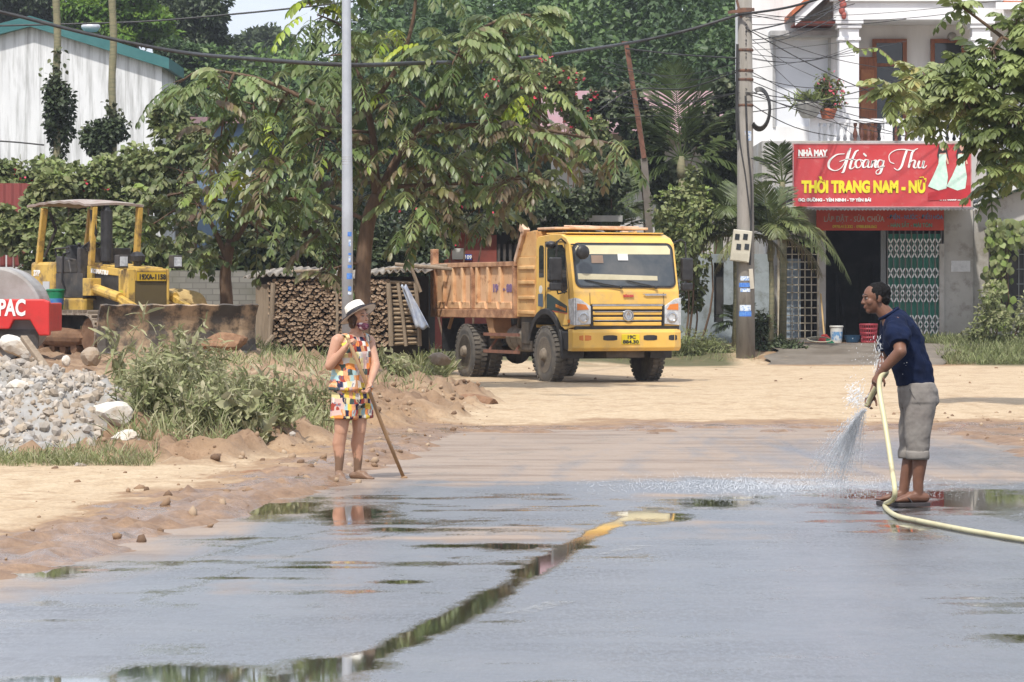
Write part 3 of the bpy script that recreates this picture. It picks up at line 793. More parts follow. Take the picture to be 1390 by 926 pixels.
strokes = [
 [(243, 112), (212, 116), (186, 138), (183, 164), (205, 176), (228, 167), (243, 144), (252, 114), (262, 93), (268, 92)],
 [(264, 92), (256, 122), (247, 152), (238, 180), (230, 184)], [(296, 98), (284, 106), (270, 138), (263, 164), (270, 169), (284, 158)], [(222, 142), (252, 133), (286, 135)],
 [(303, 133), (289, 138), (284, 152), (290, 165), (301, 162), (307, 149), (303, 136), (314, 138)],
 [(336, 137), (322, 135), (312, 150), (315, 164), (325, 160), (333, 140), (330, 158), (337, 164), (345, 154)], [(314, 110), (326, 122)],
 [(345, 154), (350, 138), (344, 165)], [(346, 152), (355, 138), (362, 139), (358, 156), (362, 164), (369, 156)],
 [(389, 138), (375, 136), (367, 150), (371, 163), (382, 158), (390, 138), (385, 166), (377, 186), (365, 189), (363, 179), (378, 168), (396, 158)],
 [(432, 150), (415, 141), (413, 116), (435, 99), (466, 95), (500, 99), (522, 92)], [(480, 97), (470, 126), (459, 160), (445, 174), (430, 166)],
 [(510, 98), (500, 108), (493, 138), (486, 166)], [(489, 152), (502, 137), (511, 141), (506, 160), (513, 166), (521, 157)],
 [(528, 138), (522, 158), (529, 166), (540, 156), (545, 138), (540, 160), (546, 166), (556, 156)]]
m = MB()
for st in strokes:
    pts = crom([(x, y, 0) for x, y in st], 7); n = len(pts); V = []
    for i, p in enumerate(pts):
        d = (pts[min(i + 1, n - 1)] - pts[max(i - 1, 0)]).normalized()
        wv = (1.5 + 2.9 * max(0, d.y) ** 1.3) * (1 if 0 < i < n - 1 else .5)
        nn = Vector((-d.y, d.x, 0)); a = SP(p.x + nn.x * wv, p.y + nn.y * wv); b = SP(p.x - nn.x * wv, p.y - nn.y * wv)
        V += [a, b]
    m.add(V, [(2 * i, 2 * i + 1, 2 * i + 3, 2 * i + 2) for i in range(n - 1)])
m.build('script_lettering', WHT, sgn, solid=.008)
# two printed ladies in pale green dresses
MINT = MAT('printed_mint', (.47, .68, .58), .6, col2=(.60, .74, .66), scale=12); SKN = MAT('printed_skin', (.7, .42, .32), .6); HAIRP = MAT('printed_black', (.03, .02, .02), .6)
m = MB(); h = MB(); sk = MB()
def flat(mm, pts, dy=0):
    n = len(pts); A = [SP(*p) + Vector((0, dy, 0)) for p in pts]; mm.add(A + [p + Vector((0, -.005, 0)) for p in A], [tuple(range(n - 1, -1, -1)), tuple(range(n, 2 * n))] + [(i, (i + 1) % n, n + (i + 1) % n, n + i) for i in range(n)])
for ox, k in ((0, 1), (72, .97)):
    flat(h, [(602 + ox, 84), (607 + ox, 72), (616 + ox, 67), (626 + ox, 71), (631 + ox, 84), (634 + ox, 104), (639 + ox, 132), (630 + ox, 136), (624 + ox, 108), (606 + ox, 108), (598 + ox, 134), (595 + ox, 118)])
    flat(sk, [(611 + ox, 76), (620 + ox, 76), (624 + ox, 84), (622 + ox, 95), (616 + ox, 102), (610 + ox, 95), (608 + ox, 84)], -.006)
    flat(sk, [(604 + ox, 112), (628 + ox, 108), (640 + ox, 150), (634 + ox, 152), (626 + ox, 126), (606 + ox, 128)], -.002)
    flat(m, [(602 + ox, 114), (630 + ox, 114), (628 + ox, 146), (636 + ox, 200), (630 + ox, 244), (600 + ox, 252), (560 + ox * .97, 236), (580 + ox, 196), (600 + ox, 150)], -.006)
m.build('printed_dress', MINT, sgn); h.build('printed_hair', HAIRP, sgn); sk.build('printed_face', SKN, sgn)
m = MB(); flat(m, [(560, 262), (640, 240), (724, 232), (724, 282), (560, 290)]); m.build('printed_swoosh', MAT('deep_red_print', (.45, .02, .03), .55), sgn)
# second sign
s2 = thing('repair_sign', 'narrow orange-red repair sign fixed over the doorway under the large red sign', 'sign', (9, 79.7, 3.0))
a = W(1108, 313, 79.7); b = W(1281, 288, 79.7)
m = mbr(s2); m.bb(a.x, b.x, 79.66, 79.7, a.z, b.z + .05); m.build('sign_panel', ORSIGN, s2, bevel=.004)
def s2t(s, px, py, hpx, wpx, mat):
    p = W(px, py, 79.65) - Vector(s2.location); return text(s, hpx / F * 79.65 / .72, mat, s2, plane_M((p.x, p.y, p.z), (1, 0, 0), (0, 0, 1)), width=wpx / F * 79.65, bold=.0015)
s2t('LẮP ĐẶT - SỬA CHỮA', 1118, 301, 7.5, 82, MAT('grey_letter', (.6, .56, .54), .6))
s2t('0978.413.332 - 0988.838.062', 1130, 309.5, 4, 60, YEL)
s2t('- ĐIỆN - NƯỚC - ĐIỀU HÒA', 1204, 297.5, 5.8, 76, MAT('blue_letter', (.10, .32, .62), .5))
s2t('- HÀN SẮT - MÁI TÔN', 1205, 308.5, 5.6, 60, MAT('green_letter', (.06, .42, .30), .5))

# ---------------------------------------------------------------- low bluish wall left of the shop
bw = thing('garden_wall', 'weathered bluish garden wall with narrow slots between the truck and the palms', 'wall', (4.3, 79.2, .3))
m = mbr(bw); x = 1.5
for x1, z0, z1 in ((4.72, 0, 2.5), (4.95, 0, .9), (6.05, 0, 2.5)):
    m.bb(x, x1, 79.2, 79.4, .1, z1); x = x1
m.bb(4.72, 4.95, 79.2, 79.4, 2.3, 2.5); m.bb(1.5, 6.05, 79.1, 79.2, .1, .55)
m.build('wall_panel', BLUEGREY, bw); m = mbr(bw); m.bb(4.7, 4.97, 79.41, 79.44, .8, 2.4); m.build('slot', DARKIN, bw)

# ---------------------------------------------------------------- warehouse
wh = thing('warehouse', 'long white steel warehouse with a teal roof edge and dark rain streaks', 'warehouse', (-14.8, 105, .5))
L0, R0, rid = -22.0, -10.85, -14.9
m = mbr(wh); m.prism([(L0, .4), (R0, .4), (R0, 8.6), (rid, 9.85), (L0, 8.0)], (0, 105, 0), (1, 0, 0), (0, 0, 1), (0, 4.2, 0)); m.build('wall', WAREW, wh)
m = mbr(wh)
m.prism([(R0 + .25, 8.52), (R0 + .25, 8.86), (rid, 10.17), (L0, 8.33), (L0, 8.0), (rid, 9.84)], (0, 104.7, 0), (1, 0, 0), (0, 0, 1), (0, 4.8, 0)); m.build('roof', TEAL, wh)
m = mbr(wh); m.lathe((-13.3, 107, 9.85), (0, 0, 1), [(0, .2), (.12, .3), (.2, .3), (.26, .2), (.28, .0)], 16); m.build('roof_vent', MAT('zinc_vent', (.6, .6, .62), .4, .3), wh, smooth=True)
# blue house in the gap, right of the warehouse
bh = thing('blue_house', 'small blue house with a pink roof edge half hidden behind the trees', 'house', (-9.3, 112, .5))
m = mbr(bh); m.bb(-10.4, -8.7, 112, 118, .4, 7.2); m.build('wall', MAT('blue_house_paint', (.12, .19, .30), .7, col2=(.15, .21, .28), scale=1), bh)
m = mbr(bh); m.bb(-9.5, -8.6, 111.93, 112, 5.0, 6.3); m.build('window', MAT('pale_window', (.55, .58, .6), .3), bh)
m = mbr(bh); m.bb(-10.6, -8.5, 111.6, 118.4, 7.2, 7.4); m.build('roof_edge', PINKR, bh)
# pink roofed house behind the palms
pk = thing('pink_roofed_house', 'house with a faded pink corrugated roof behind the palms', 'house', (4, 98, .5))
m = mbr(pk); m.bb(1.2, 8.0, 98, 104, .4, 6.6); m.build('wall', PLASTER, pk)
m = mbr(pk); m.sheet(lambda u, v: Vector((.8 + u * 7.4, 96.5 + v * 4.5, 6.15 + v * 1.45)), 2, 2); m.sheet(lambda u, v: Vector((.8 + u * 7.4, 105.5 - v * 4.5, 6.15 + v * 1.45)), 2, 2); m.build('roof', PINKR, pk, solid=.05)
# low red-walled house behind the truck
lh = thing('red_walled_house', 'low house with a dull red wall and small blue number plate behind the truck', 'house', (0, 77, .4))
m = mbr(lh); m.bb(-1.75, -.35, 77, 77.2, .3, 3.2); m.build('wall', MAT('dull_red_wall', (.22, .05, .035), .8, col2=(.15, .04, .03), scale=2), lh)
m = mbr(lh); m.bb(-2.6, 2.4, 78.5, 78.7, .3, 3.0); m.build('room_backing', DARKIN, lh)
m = mbr(lh)
for k in range(18): m.bar((-.3 + k * .13, 77.0, .5), (-.3 + k * .13, 77.0, 2.7), .06, .02)
m.build('picket', MAT('dark_picket', (.07, .06, .055), .7), lh)
m = mbr(lh); m.bb(-2.8, 2.5, 76.6, 79, 3.2, 3.34); m.build('roof_slab', MAT('grey_slab', (.3, .3, .29), .8), lh)
m = mbr(lh); a = W(615, 352, 76.9); b = W(622, 338, 76.9); m.bb(-1.36, -1.1, 76.9, 76.99, 2.35, 2.6); m.build('meter_cabinet', MAT('pale_cabinet', (.5, .5, .48), .6), lh)
a = W(629, 353, 76.95); m = mbr(lh); m.bb(a.x, a.x + .19, 76.93, 76.99, a.z, a.z + .13); pl = m.build('number_plate', MAT('blue_enamel', (.02, .07, .38), .4), lh)
text('109', .12, WHT, pl, plane_M((a.x - 0 + .02, 76.925 - 77, a.z - .4 + .025), (1, 0, 0), (0, 0, 1)), width=.15, bold=.003)
# red gate far left
rg = thing('red_sheet_gate', 'dull red sheet metal wall with white grid fence at the far left edge', 'gate', (-10.4, 70, .5))
m = mbr(rg); m.bb(-12.5, -9.95, 70, 70.1, .4, 3.85); m.build('sheet_panel', REDSH, rg)
m = mbr(rg)
for k in range(12): m.bar((-11.6 + k * .15, 69.7, .5), (-11.6 + k * .15, 69.7, 2.65), .03)
for z in (.7, 1.5, 2.1, 2.6): m.bar((-11.7, 69.7, z), (-9.9, 69.7, z), .035)
m.build('grid_fence', MAT('white_grid_paint', (.55, .55, .55), .5), rg)
# cement block wall behind the bulldozer
def block_mat():
    t = NT('cement_blocks'); v = t.coord('Object'); sp = t.n('ShaderNodeSeparateXYZ'); t.l(v, sp.inputs[0]); cb = t.n('ShaderNodeCombineXYZ'); t.l(sp.outputs[0], cb.inputs[0]); t.l(sp.outputs[2], cb.inputs[1])
    b = t.n('ShaderNodeTexBrick'); t.l(cb.outputs[0], b.inputs['Vector']); b.inputs['Scale'].default_value = 1; b.inputs['Brick Width'].default_value = .26; b.inputs['Row Height'].default_value = .115; b.inputs['Mortar Size'].default_value = .012
    b.inputs['Color1'].default_value = (.22, .21, .185, 1); b.inputs['Color2'].default_value = (.165, .16, .14, 1); b.inputs['Mortar'].default_value = (.13, .125, .11, 1)
    c = t.mix(t.ramp(t.noise(v, 1.5, 5), [(.45, 0.0), (.7, .8)]), b.outputs[0], (.12, .12, .09))
    return t.done(t.pbr(c, .9, 0, t.bump(b.outputs['Fac'], -.4, .02)))
BLOCK = block_mat()
m = MB(); m.bb(-10.5, -4.72, 66, 66.18, .3, 2.02); m.bb(-4.92, -4.6, 65.2, 66.0, .3, 1.95)
o = m.build('block_wall', BLOCK, None, origin=(-7, 66, .4)); tag(o, 'grey cement block wall behind the bulldozer blade', 'wall')
# ================================================================ firewood shed
SD = 64.0
shed = thing('firewood_shed', 'low open shed with a wavy fibre cement roof over stacked firewood', 'shed', (-3.2, SD, .5))
def SW(px, py, d=SD): return W(px, py, d)
WOOD = MAT('grey_weathered_wood', (.27, .21, .15), .85, col2=(.19, .145, .1), scale=4, stretch=(5, 5, .6), bump=.3)
m = mbr(shed)
def rf(u, v):
    x = -5.05 + u * 3.45 + v * .25; return Vector((x, SD - .32 + v * 2.4, 1.86 + u * .10 + v * .14 + .03 * math.sin(u * 26 * 2 * PI) + .05 * math.sin(u * 9)))
m.sheet(rf, 260, 3); m.build('roof', FIBRO, shed, solid=.018)
m = mbr(shed)
for (xa, za, xb_, zb, y) in ((-2.2, 2.12, -1.0, 2.02, SD - .3), (-2.4, 2.02, -1.15, 2.10, SD - .1), (-4.3, 1.98, -3.4, 2.0, SD - .2), (-1.95, 2.2, -1.72, 1.6, SD - .35)):
    m = mbr(shed); m.tube([(xa, y, za), (xb_, y + .1, zb)], .035, 7); m.build('roof_batten', WOOD, shed)
for px0, px1, r in ((371, 365, .05), (457, 457, .03), (527, 531, .05), (540, 551, .035), (564, 570, .04)):
    a = SW(px0, 384, SD - .25); b = SW(px1, 470, SD - .25); m = mbr(shed); m.tube([a, (a + b) / 2 + Vector((.012, 0, 0)), b], r, 8); m.build('post', WOOD, shed)
m = mbr(shed); a = SW(348, 470); b = SW(366, 386); m.bb(a.x, b.x, SD - .18, SD - .12, a.z, b.z); a = SW(358, 475); b = SW(373, 455); m.bar((a.x, SD - .5, a.z), (b.x, SD - .4, b.z), .12, .05); m.build('plank_panel', WOOD, shed)
# split bamboo end
m = mbr(shed)
for k in range(15):
    z = .62 + k * .082; a = SW(528, 400); b = SW(568, 400)
    m.tube([(a.x, SD - .15, z + RA.uniform(-.02, .02)), (b.x, SD - .12 + RA.uniform(-.04, .04), z + RA.uniform(-.03, .03))], RA.uniform(.028, .04), 6)
m.build('bamboo_wall', MAT('split_bamboo', (.30, .22, .14), .8, col2=(.2, .15, .1), scale=6), shed)
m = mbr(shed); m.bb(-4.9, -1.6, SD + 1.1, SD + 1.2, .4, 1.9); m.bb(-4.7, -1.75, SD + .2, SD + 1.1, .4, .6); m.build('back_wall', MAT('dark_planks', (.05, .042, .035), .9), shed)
# hanging tarpaulin strip
m = MB(); a = SW(548, 388, SD - .45); b = SW(574, 446, SD - .5)
def tp(u, v):
    p = a.lerp(b, v); w = (.10 + .16 * v) * (u - .5); return Vector((p.x + w, p.y + .05 * math.sin(u * 7 + v * 4), p.z + .03 * math.sin(u * 9)))
m.sheet(tp, 10, 14); o = m.build('tarpaulin', MAT('pale_blue_tarp', (.42, .45, .5), .45, col2=(.25, .30, .42), scale=5, col3=(.4, .36, .28), scale3=9), None, smooth=True, solid=.01, origin=(a.x, a.y, a.z))
tag(o, 'dirty pale blue tarpaulin strip hanging from the right end of the firewood shed', 'tarpaulin')
# billets: 300 single ones plus the remainder as one mass
def billet(seed, name):
    r = random.Random(seed); m = MB()
    L = .42; n = 8; rings = []
    sq = [1 + r.uniform(-.22, .18) for _ in range(n)]
    V = []; Fc = []
    for i, y in enumerate((-L / 2, -L / 2 + .012, 0, L / 2)):
        for k in range(n):
            a = 2 * PI * k / n; q = sq[k] * (.86 if i == 0 else 1)
            V.append((math.cos(a) * .052 * q, y + .01 * math.sin(k * 2.1), math.sin(a) * .032 * q))
    for i in range(3):
        for k in range(n): Fc.append((i * n + k, i * n + (k + 1) % n, (i + 1) * n + (k + 1) % n, (i + 1) * n + k))
    Fc += [tuple(range(n)), tuple(range(3 * n, 4 * n))]
    m.add(V, Fc); return m
def wood_mat(name, c1, c2): return MAT(name, c1, .85, col2=c2, scale=22, lo=.35, hi=.65, bump=.4, bscale=60)
BIL = [wood_mat('split_firewood_' + n_, a_, b_) for n_, a_, b_ in (('tan', (.40, .30, .21), (.28, .195, .13)), ('brown', (.33, .235, .16), (.22, .15, .095)), ('pale', (.42, .32, .23), (.3, .21, .14)))]
protos = [billet(40 + k, 'billet') for k in range(6)]
pmesh = []
for k, pm_ in enumerate(protos):
    mm = pm_.mesh('billet'); bm = bmesh.new(); bm.from_mesh(mm); bmesh.ops.recalc_face_normals(bm, faces=bm.faces); bm.to_mesh(mm); bm.free(); mm.materials.append(BIL[k % 3]); pmesh.append(mm)
ax = SW(369, 400).x; bx_ = SW(526, 400).x
slots = []
row = 0; z = .60
while z < 1.84:
    x = ax + (row % 2) * .05
    while x < bx_:
        slots.append((x + RA.uniform(-.014, .014), SD - .02 + RA.uniform(-.05, .05), z + RA.uniform(-.012, .012))); x += .097
    z += .058; row += 1
RA.shuffle(slots)
keep = slots[:300]; rest = slots[300:]
for i, (x, y, z) in enumerate(keep):
    o = bpy.data.objects.new('billet', pmesh[i % 6]); COL.objects.link(o)
    o.location = (x, y, z); o.rotation_euler = (RA.uniform(-.1, .1), RA.uniform(-.5, .5), RA.uniform(-.12, .12))
    tag(o, 'brown split billet of firewood in the stack under the shed roof', 'firewood', 'billets in the firewood stack')
m = MB()
for i, (x, y, z) in enumerate(rest):
    m.M = Matrix.Translation((x, y, z)) @ Matrix.Rotation(RA.uniform(-.5, .5), 4, 'Y'); p = protos[i % 6]; m.add(p.v, p.f)
m.M = None
if rest:
    o = m.build('firewood', BIL[1], None); tag(o, 'further split billets filling the firewood stack', 'firewood', kind='stuff')
# ================================================================ dump truck (local: x forward, y left, z up, origin under front axle)
TH = rad(22)
hx, hy = math.sin(TH), -math.cos(TH)
TP = Vector((GX(747.4, 59.6), 59.6, -.012)) + Vector((math.cos(TH), math.sin(TH), 0)) * .93
truck = thing('dump_truck', 'yellow dump truck with a rusty peach coloured tipper body on the dusty road', 'truck', TP, math.atan2(hy, hx))
truck.scale = (1, 1, .972)
YP = MAT('yellow_cab_paint', (.74, .46, .105), .38, col2=(.68, .41, .08), scale=1.5, col3=(.42, .30, .17), scale3=3.4, lo3=.50, hi3=.85, spec=.5)
BOXP = MAT('peach_tipper_paint', (.64, .40, .235), .6, col2=(.58, .34, .18), scale=2.5, col3=(.26, .11, .05), scale3=5, lo3=.55, hi3=.72, bump=.1)
RUST = MAT('rusty_peach_edge', (.48, .27, .15), .75, col2=(.20, .09, .045), scale=6, col3=(.5, .32, .2), scale3=12, bump=.3)
CHAS = MAT('dusty_chassis', (.05, .043, .037), .75, col2=(.11, .088, .065), scale=4, bump=.2)
TYRE = MAT('dusty_tyre_rubber', (.075, .07, .064), .85, col2=(.17, .145, .115), scale=4, lo=.42, hi=.7, bump=.25, bscale=30)
RIM = MAT('mud_caked_rim', (.22, .18, .135), .75, col2=(.12, .095, .07), scale=6, bump=.3)
CHROME = MAT('dull_chrome', (.55, .55, .55), .22, 1.0, col2=(.4, .4, .4), scale=6)
CREAM = MAT('cream_sunband', (.66, .60, .40), .5, col2=(.6, .54, .35), scale=3)
LAMP = MAT('lamp_glass', (.62, .64, .66), .1, 0, col2=(.35, .37, .4), scale=14, lo=.35, hi=.65, spec=.7)
AMB = MAT('amber_lens', (.65, .20, .03), .2, spec=.6)
def sidey(x): return -1.0
# cab shell
prof = [(-.5, 1.0), (-.5, 2.58), (-.42, 2.66), (.2, 2.70), (.62, 2.69), (.86, 2.62), (.99, 2.52), (1.17, 1.76), (1.20, 1.66), (1.22, 1.42), (1.22, 1.03), (.80, .98), (.70, 1.02)]
for k in range(9):
    a = rad(38 + k * 104 / 8); prof.append((.0 + .74 * math.cos(a) * 1.02, .60 + .72 * math.sin(a)))
prof.append((-.46, 1.06))
m = MB(); m.prism(prof, (0, -1.0, 0), (1, 0, 0), (0, 0, 1), (0, 2.0, 0))
cab = m.build('cab', YP, truck, bevel=.045)
cab.data.polygons.foreach_set('use_smooth', [False] * len(cab.data.polygons))
# roof crease and visor lip
m = MB(); m.bb(-.2, .7, -.93, .93, 2.70, 2.725); m.build('roof_panel', YP, truck, bevel=.012)
# windscreen
nx = Vector((.76, 0, .18)).normalized()
def wsp(y, z, off=.0):
    t = (2.52 - z) / .76; x = .99 + .18 * t
    bow = .05 * (1 - (y / .95) ** 2)
    return Vector((x + .018 + off + bow * .35, y, z))
def rrect(y0, y1, z0, z1, r, n=5):
    pts = []
    for cy, cz, a0 in ((y1 - r, z1 - r, 0), (y0 + r, z1 - r, 90), (y0 + r, z0 + r, 180), (y1 - r, z0 + r, 270)):
        for k in range(n + 1):
            a = rad(a0 + 90 * k / n); pts.append((cy + r * math.cos(a), cz + r * math.sin(a)))
    return pts
def wplate(name, pts, off, mat, parent=truck, th=.012):
    m = MB(); A = [wsp(y, z, off) for y, z in pts]; n = len(A)
    V = A + [p - Vector((th, 0, 0)) for p in A]
    m.add(V, [tuple(range(n)), tuple(range(2 * n - 1, n - 1, -1))] + [(i, n + i, n + (i + 1) % n, (i + 1) % n) for i in range(n)])
    return m.build(name, mat, parent)
fr = wplate('windscreen_frame', rrect(-.955, .955, 1.73, 2.535, .12), 0, BLK)
SCREEN = MAT('windscreen_glass', (.04, .05, .058), .07, 0, col2=(.11, .11, .105), scale=1.3, spec=.8)
ws = wplate('windscreen', rrect(-.92, .92, 1.765, 2.505, .10), .004, SCREEN)
wplate('sun_band', [(-.89, 2.33), (.89, 2.33), (.90, 2.42), (.85, 2.485), (-.85, 2.485), (-.90, 2.42)], .007, CREAM, ws)
wplate('dash_cover', [(-.9, 1.88), (.60, 1.86), (.60, 1.94), (-.9, 1.985)], .006, MAT('cream_dash_cover', (.5, .46, .33), .6, col2=(.42, .38, .26), scale=3), ws)
wplate('paper_slip', [(-.12, 2.22), (.07, 2.22), (.07, 2.335), (-.12, 2.335)], .010, MAT('white_slip', (.75, .77, .78), .6), ws)
wplate('orange_card', [(-.62, 2.17), (-.4, 2.17), (-.4, 2.31), (-.62, 2.31)], .006, MAT('dim_orange_card', (.28, .2, .15), .5), ws)
m = MB()
for y0, y1, z1 in ((-.12, -.78, 1.87), (.55, .0, 1.86)):
    m.tube([wsp(y0, 1.745, .02), wsp((y0 + y1) / 2, 1.80, .025), wsp(y1, z1, .022)], .011, 6); m.ell(wsp(y0, 1.735, .02), (.025, .03, .025))
m.build('wiper', BLK, truck)
# front panel
m = MB()
for k, z in enumerate((1.375, 1.275, 1.175, 1.085)):
    m.box((1.225, 0, z), (.045, 1.32 - .01 * k, .066))
g = m.build('grille_bar', YP, truck, bevel=.012)
m = MB(); m.bb(1.205, 1.228, -.68, .68, 1.05, 1.41); m.build('grille_backing', BLK, truck)
m = MB(); m.bar((1.235, -.67, 1.418), (1.235, .67, 1.418), .035, .03)
for z in (1.302, 1.148): m.bar((1.25, -.63, z), (1.25, .63, z), .014, .012)
m.build('chrome_strip', CHROME, truck)
m = MB(); m.lathe((1.25, 0, 1.235), (1, 0, 0), [(0, .098), (.02, .105), (.028, .098), (.028, .082), (.016, .078), (.012, .0)], 28); em = m.build('emblem', CHROME, truck, smooth=False)
m = MB()
for s in (1, -1):
    pts = [(math.cos(rad(a)) * .066, math.sin(rad(a)) * .066) for a in range(-80, 81, 16)] + [(math.cos(rad(a)) * .028 + .008, math.sin(rad(a)) * .05) for a in range(80, -81, -20)]
    m.prism([(s * a, s * b) for a, b in pts], (1.268, 0, 1.235), (0, 1, 0), (0, 0, 1), (.012, 0, 0))
m.build('emblem_mark', MAT('emblem_silver', (.7, .7, .7), .25, 1.0), em)
m = MB(); m.bb(1.20, 1.232, -.99, .99, .985, 1.045); m.build('front_gap', BLK, truck)
# seam lines
m = MB()
for y in (-.70, .70): m.bar((1.222, y, 1.44), (1.21, y, 1.64), .008, .006)
m.bar((1.222, -.69, 1.435), (1.222, .69, 1.435), .008, .006)
m.build('panel_seam', BLK, truck)
text('TRƯỜNG GIANG', .055, MAT('red_badge', (.5, .06, .06), .5), truck, plane_M((1.232, -.08, 1.565), (0, 1, 0), (-.05, 0, 1)), name='badge', width=.2, bold=.004)
m = MB(); m.bar((1.23, .34, 1.60), (1.23, .74, 1.605), .012, .03); m.bar((1.232, .30, 1.615), (1.232, .6, 1.618), .01, .012); m.build('model_badge', CHROME, truck)
# headlights wrap the corners
for s in (-1, 1):
    m = MB()
    pf = [(.70, 1.08), (.98, 1.06), (.98, 1.55), (.90, 1.53), (.70, 1.40)]
    m.prism([(s * a, b) for a, b in pf], (1.205, 0, 0), (0, 1, 0), (0, 0, 1), (.05, 0, 0))
    m.prism([(1.25, 1.06), (1.25, 1.55), (.98, 1.52), (1.06, 1.08)], (0, s * .985, 0), (1, 0, 0), (0, 0, 1), (0, s * .028, 0))
    h = m.build('headlight', LAMP, truck, bevel=.008)
    m = MB(); m.prism([(s * a, b) for a, b in ((.74, 1.34), (.96, 1.33), (.96, 1.45), (.80, 1.43))], (1.256, 0, 0), (0, 1, 0), (0, 0, 1), (.006, 0, 0)); m.build('indicator', AMB, h)
    m = MB(); m.lathe((1.25, s * .84, 1.2), (1, 0, 0), [(0, .1), (.012, .1), (.014, .07), (.004, .06), (.004, .0)], 18); m.build('reflector', CHROME, h)
    m = MB(); m.prism([(s * a, b) for a, b in ((.665, 1.05), (.70, 1.05), (.70, 1.43), (.665, 1.41))], (1.2, 0, 0), (0, 1, 0), (0, 0, 1), (.052, 0, 0)); m.build('lamp_trim', BLK, h)
# bumper
m = MB(); bp = [(1.0, -1.02), (1.22, -1.03), (1.33, -.86), (1.36, -.4), (1.365, 0), (1.36, .4), (1.33, .86), (1.22, 1.03), (1.0, 1.02)]
V = []
for z, e in ((.60, -.05), (.66, 0), (.93, .0), (.99, -.03)):
    for x, y in bp: V.append((x + e, y * (1 + e * .2), z))
n = len(bp); Fc = []
for k in range(3):
    for i in range(n - 1): Fc.append((k * n + i, k * n + i + 1, (k + 1) * n + i + 1, (k + 1) * n + i))
    Fc.append((k * n + n - 1, k * n, (k + 1) * n, (k + 1) * n + n - 1))
Fc += [tuple(range(n)), tuple(range(3 * n, 4 * n))]
m.add(V, Fc); bump_ = m.build('bumper', YP, truck, bevel=.012)
def bumx(y): return float(np.interp(y, [p_[1] for p_ in bp], [p_[0] for p_ in bp]))
for y0, y1, mt_, nm_ in ((-.93, -.73, AMB, 'fog_lamp'), (-.51, -.25, BLK, 'bumper_slot'), (.25, .51, BLK, 'bumper_slot'), (.74, .92, BLK, 'bumper_slot')):
    m = MB(); A = []
    for q in range(5):
        yy = y0 + (y1 - y0) * q / 4; e_ = .012 * (q in (0, 4)); A += [(bumx(yy) - .03, yy, .79 + e_), (bumx(yy) + .004, yy, .79 + e_), (bumx(yy) + .004, yy, .885 - e_), (bumx(yy) - .03, yy, .885 - e_)]
    m.add(A, [(0, 1, 2, 3), (16, 19, 18, 17)] + [(q * 4 + c_, (q + 1) * 4 + c_, (q + 1) * 4 + (c_ + 1) % 4, q * 4 + (c_ + 1) % 4) for q in range(4) for c_ in range(4)])
    m.build(nm_, mt_, bump_)
m = MB(); m.bb(1.36, 1.376, -.17, .17, .72, .90); pl = m.build('number_plate', MAT('yellow_plate', (.72, .56, .02), .45), bump_, bevel=.006)
text('19C', .085, BLK, pl, plane_M((1.378, -.075, .822), (0, 1, 0), (0, 0, 1)), width=.15, bold=.003)
text('884.30', .085, BLK, pl, plane_M((1.378, -.15, .737), (0, 1, 0), (0, 0, 1)), width=.30, bold=.003)
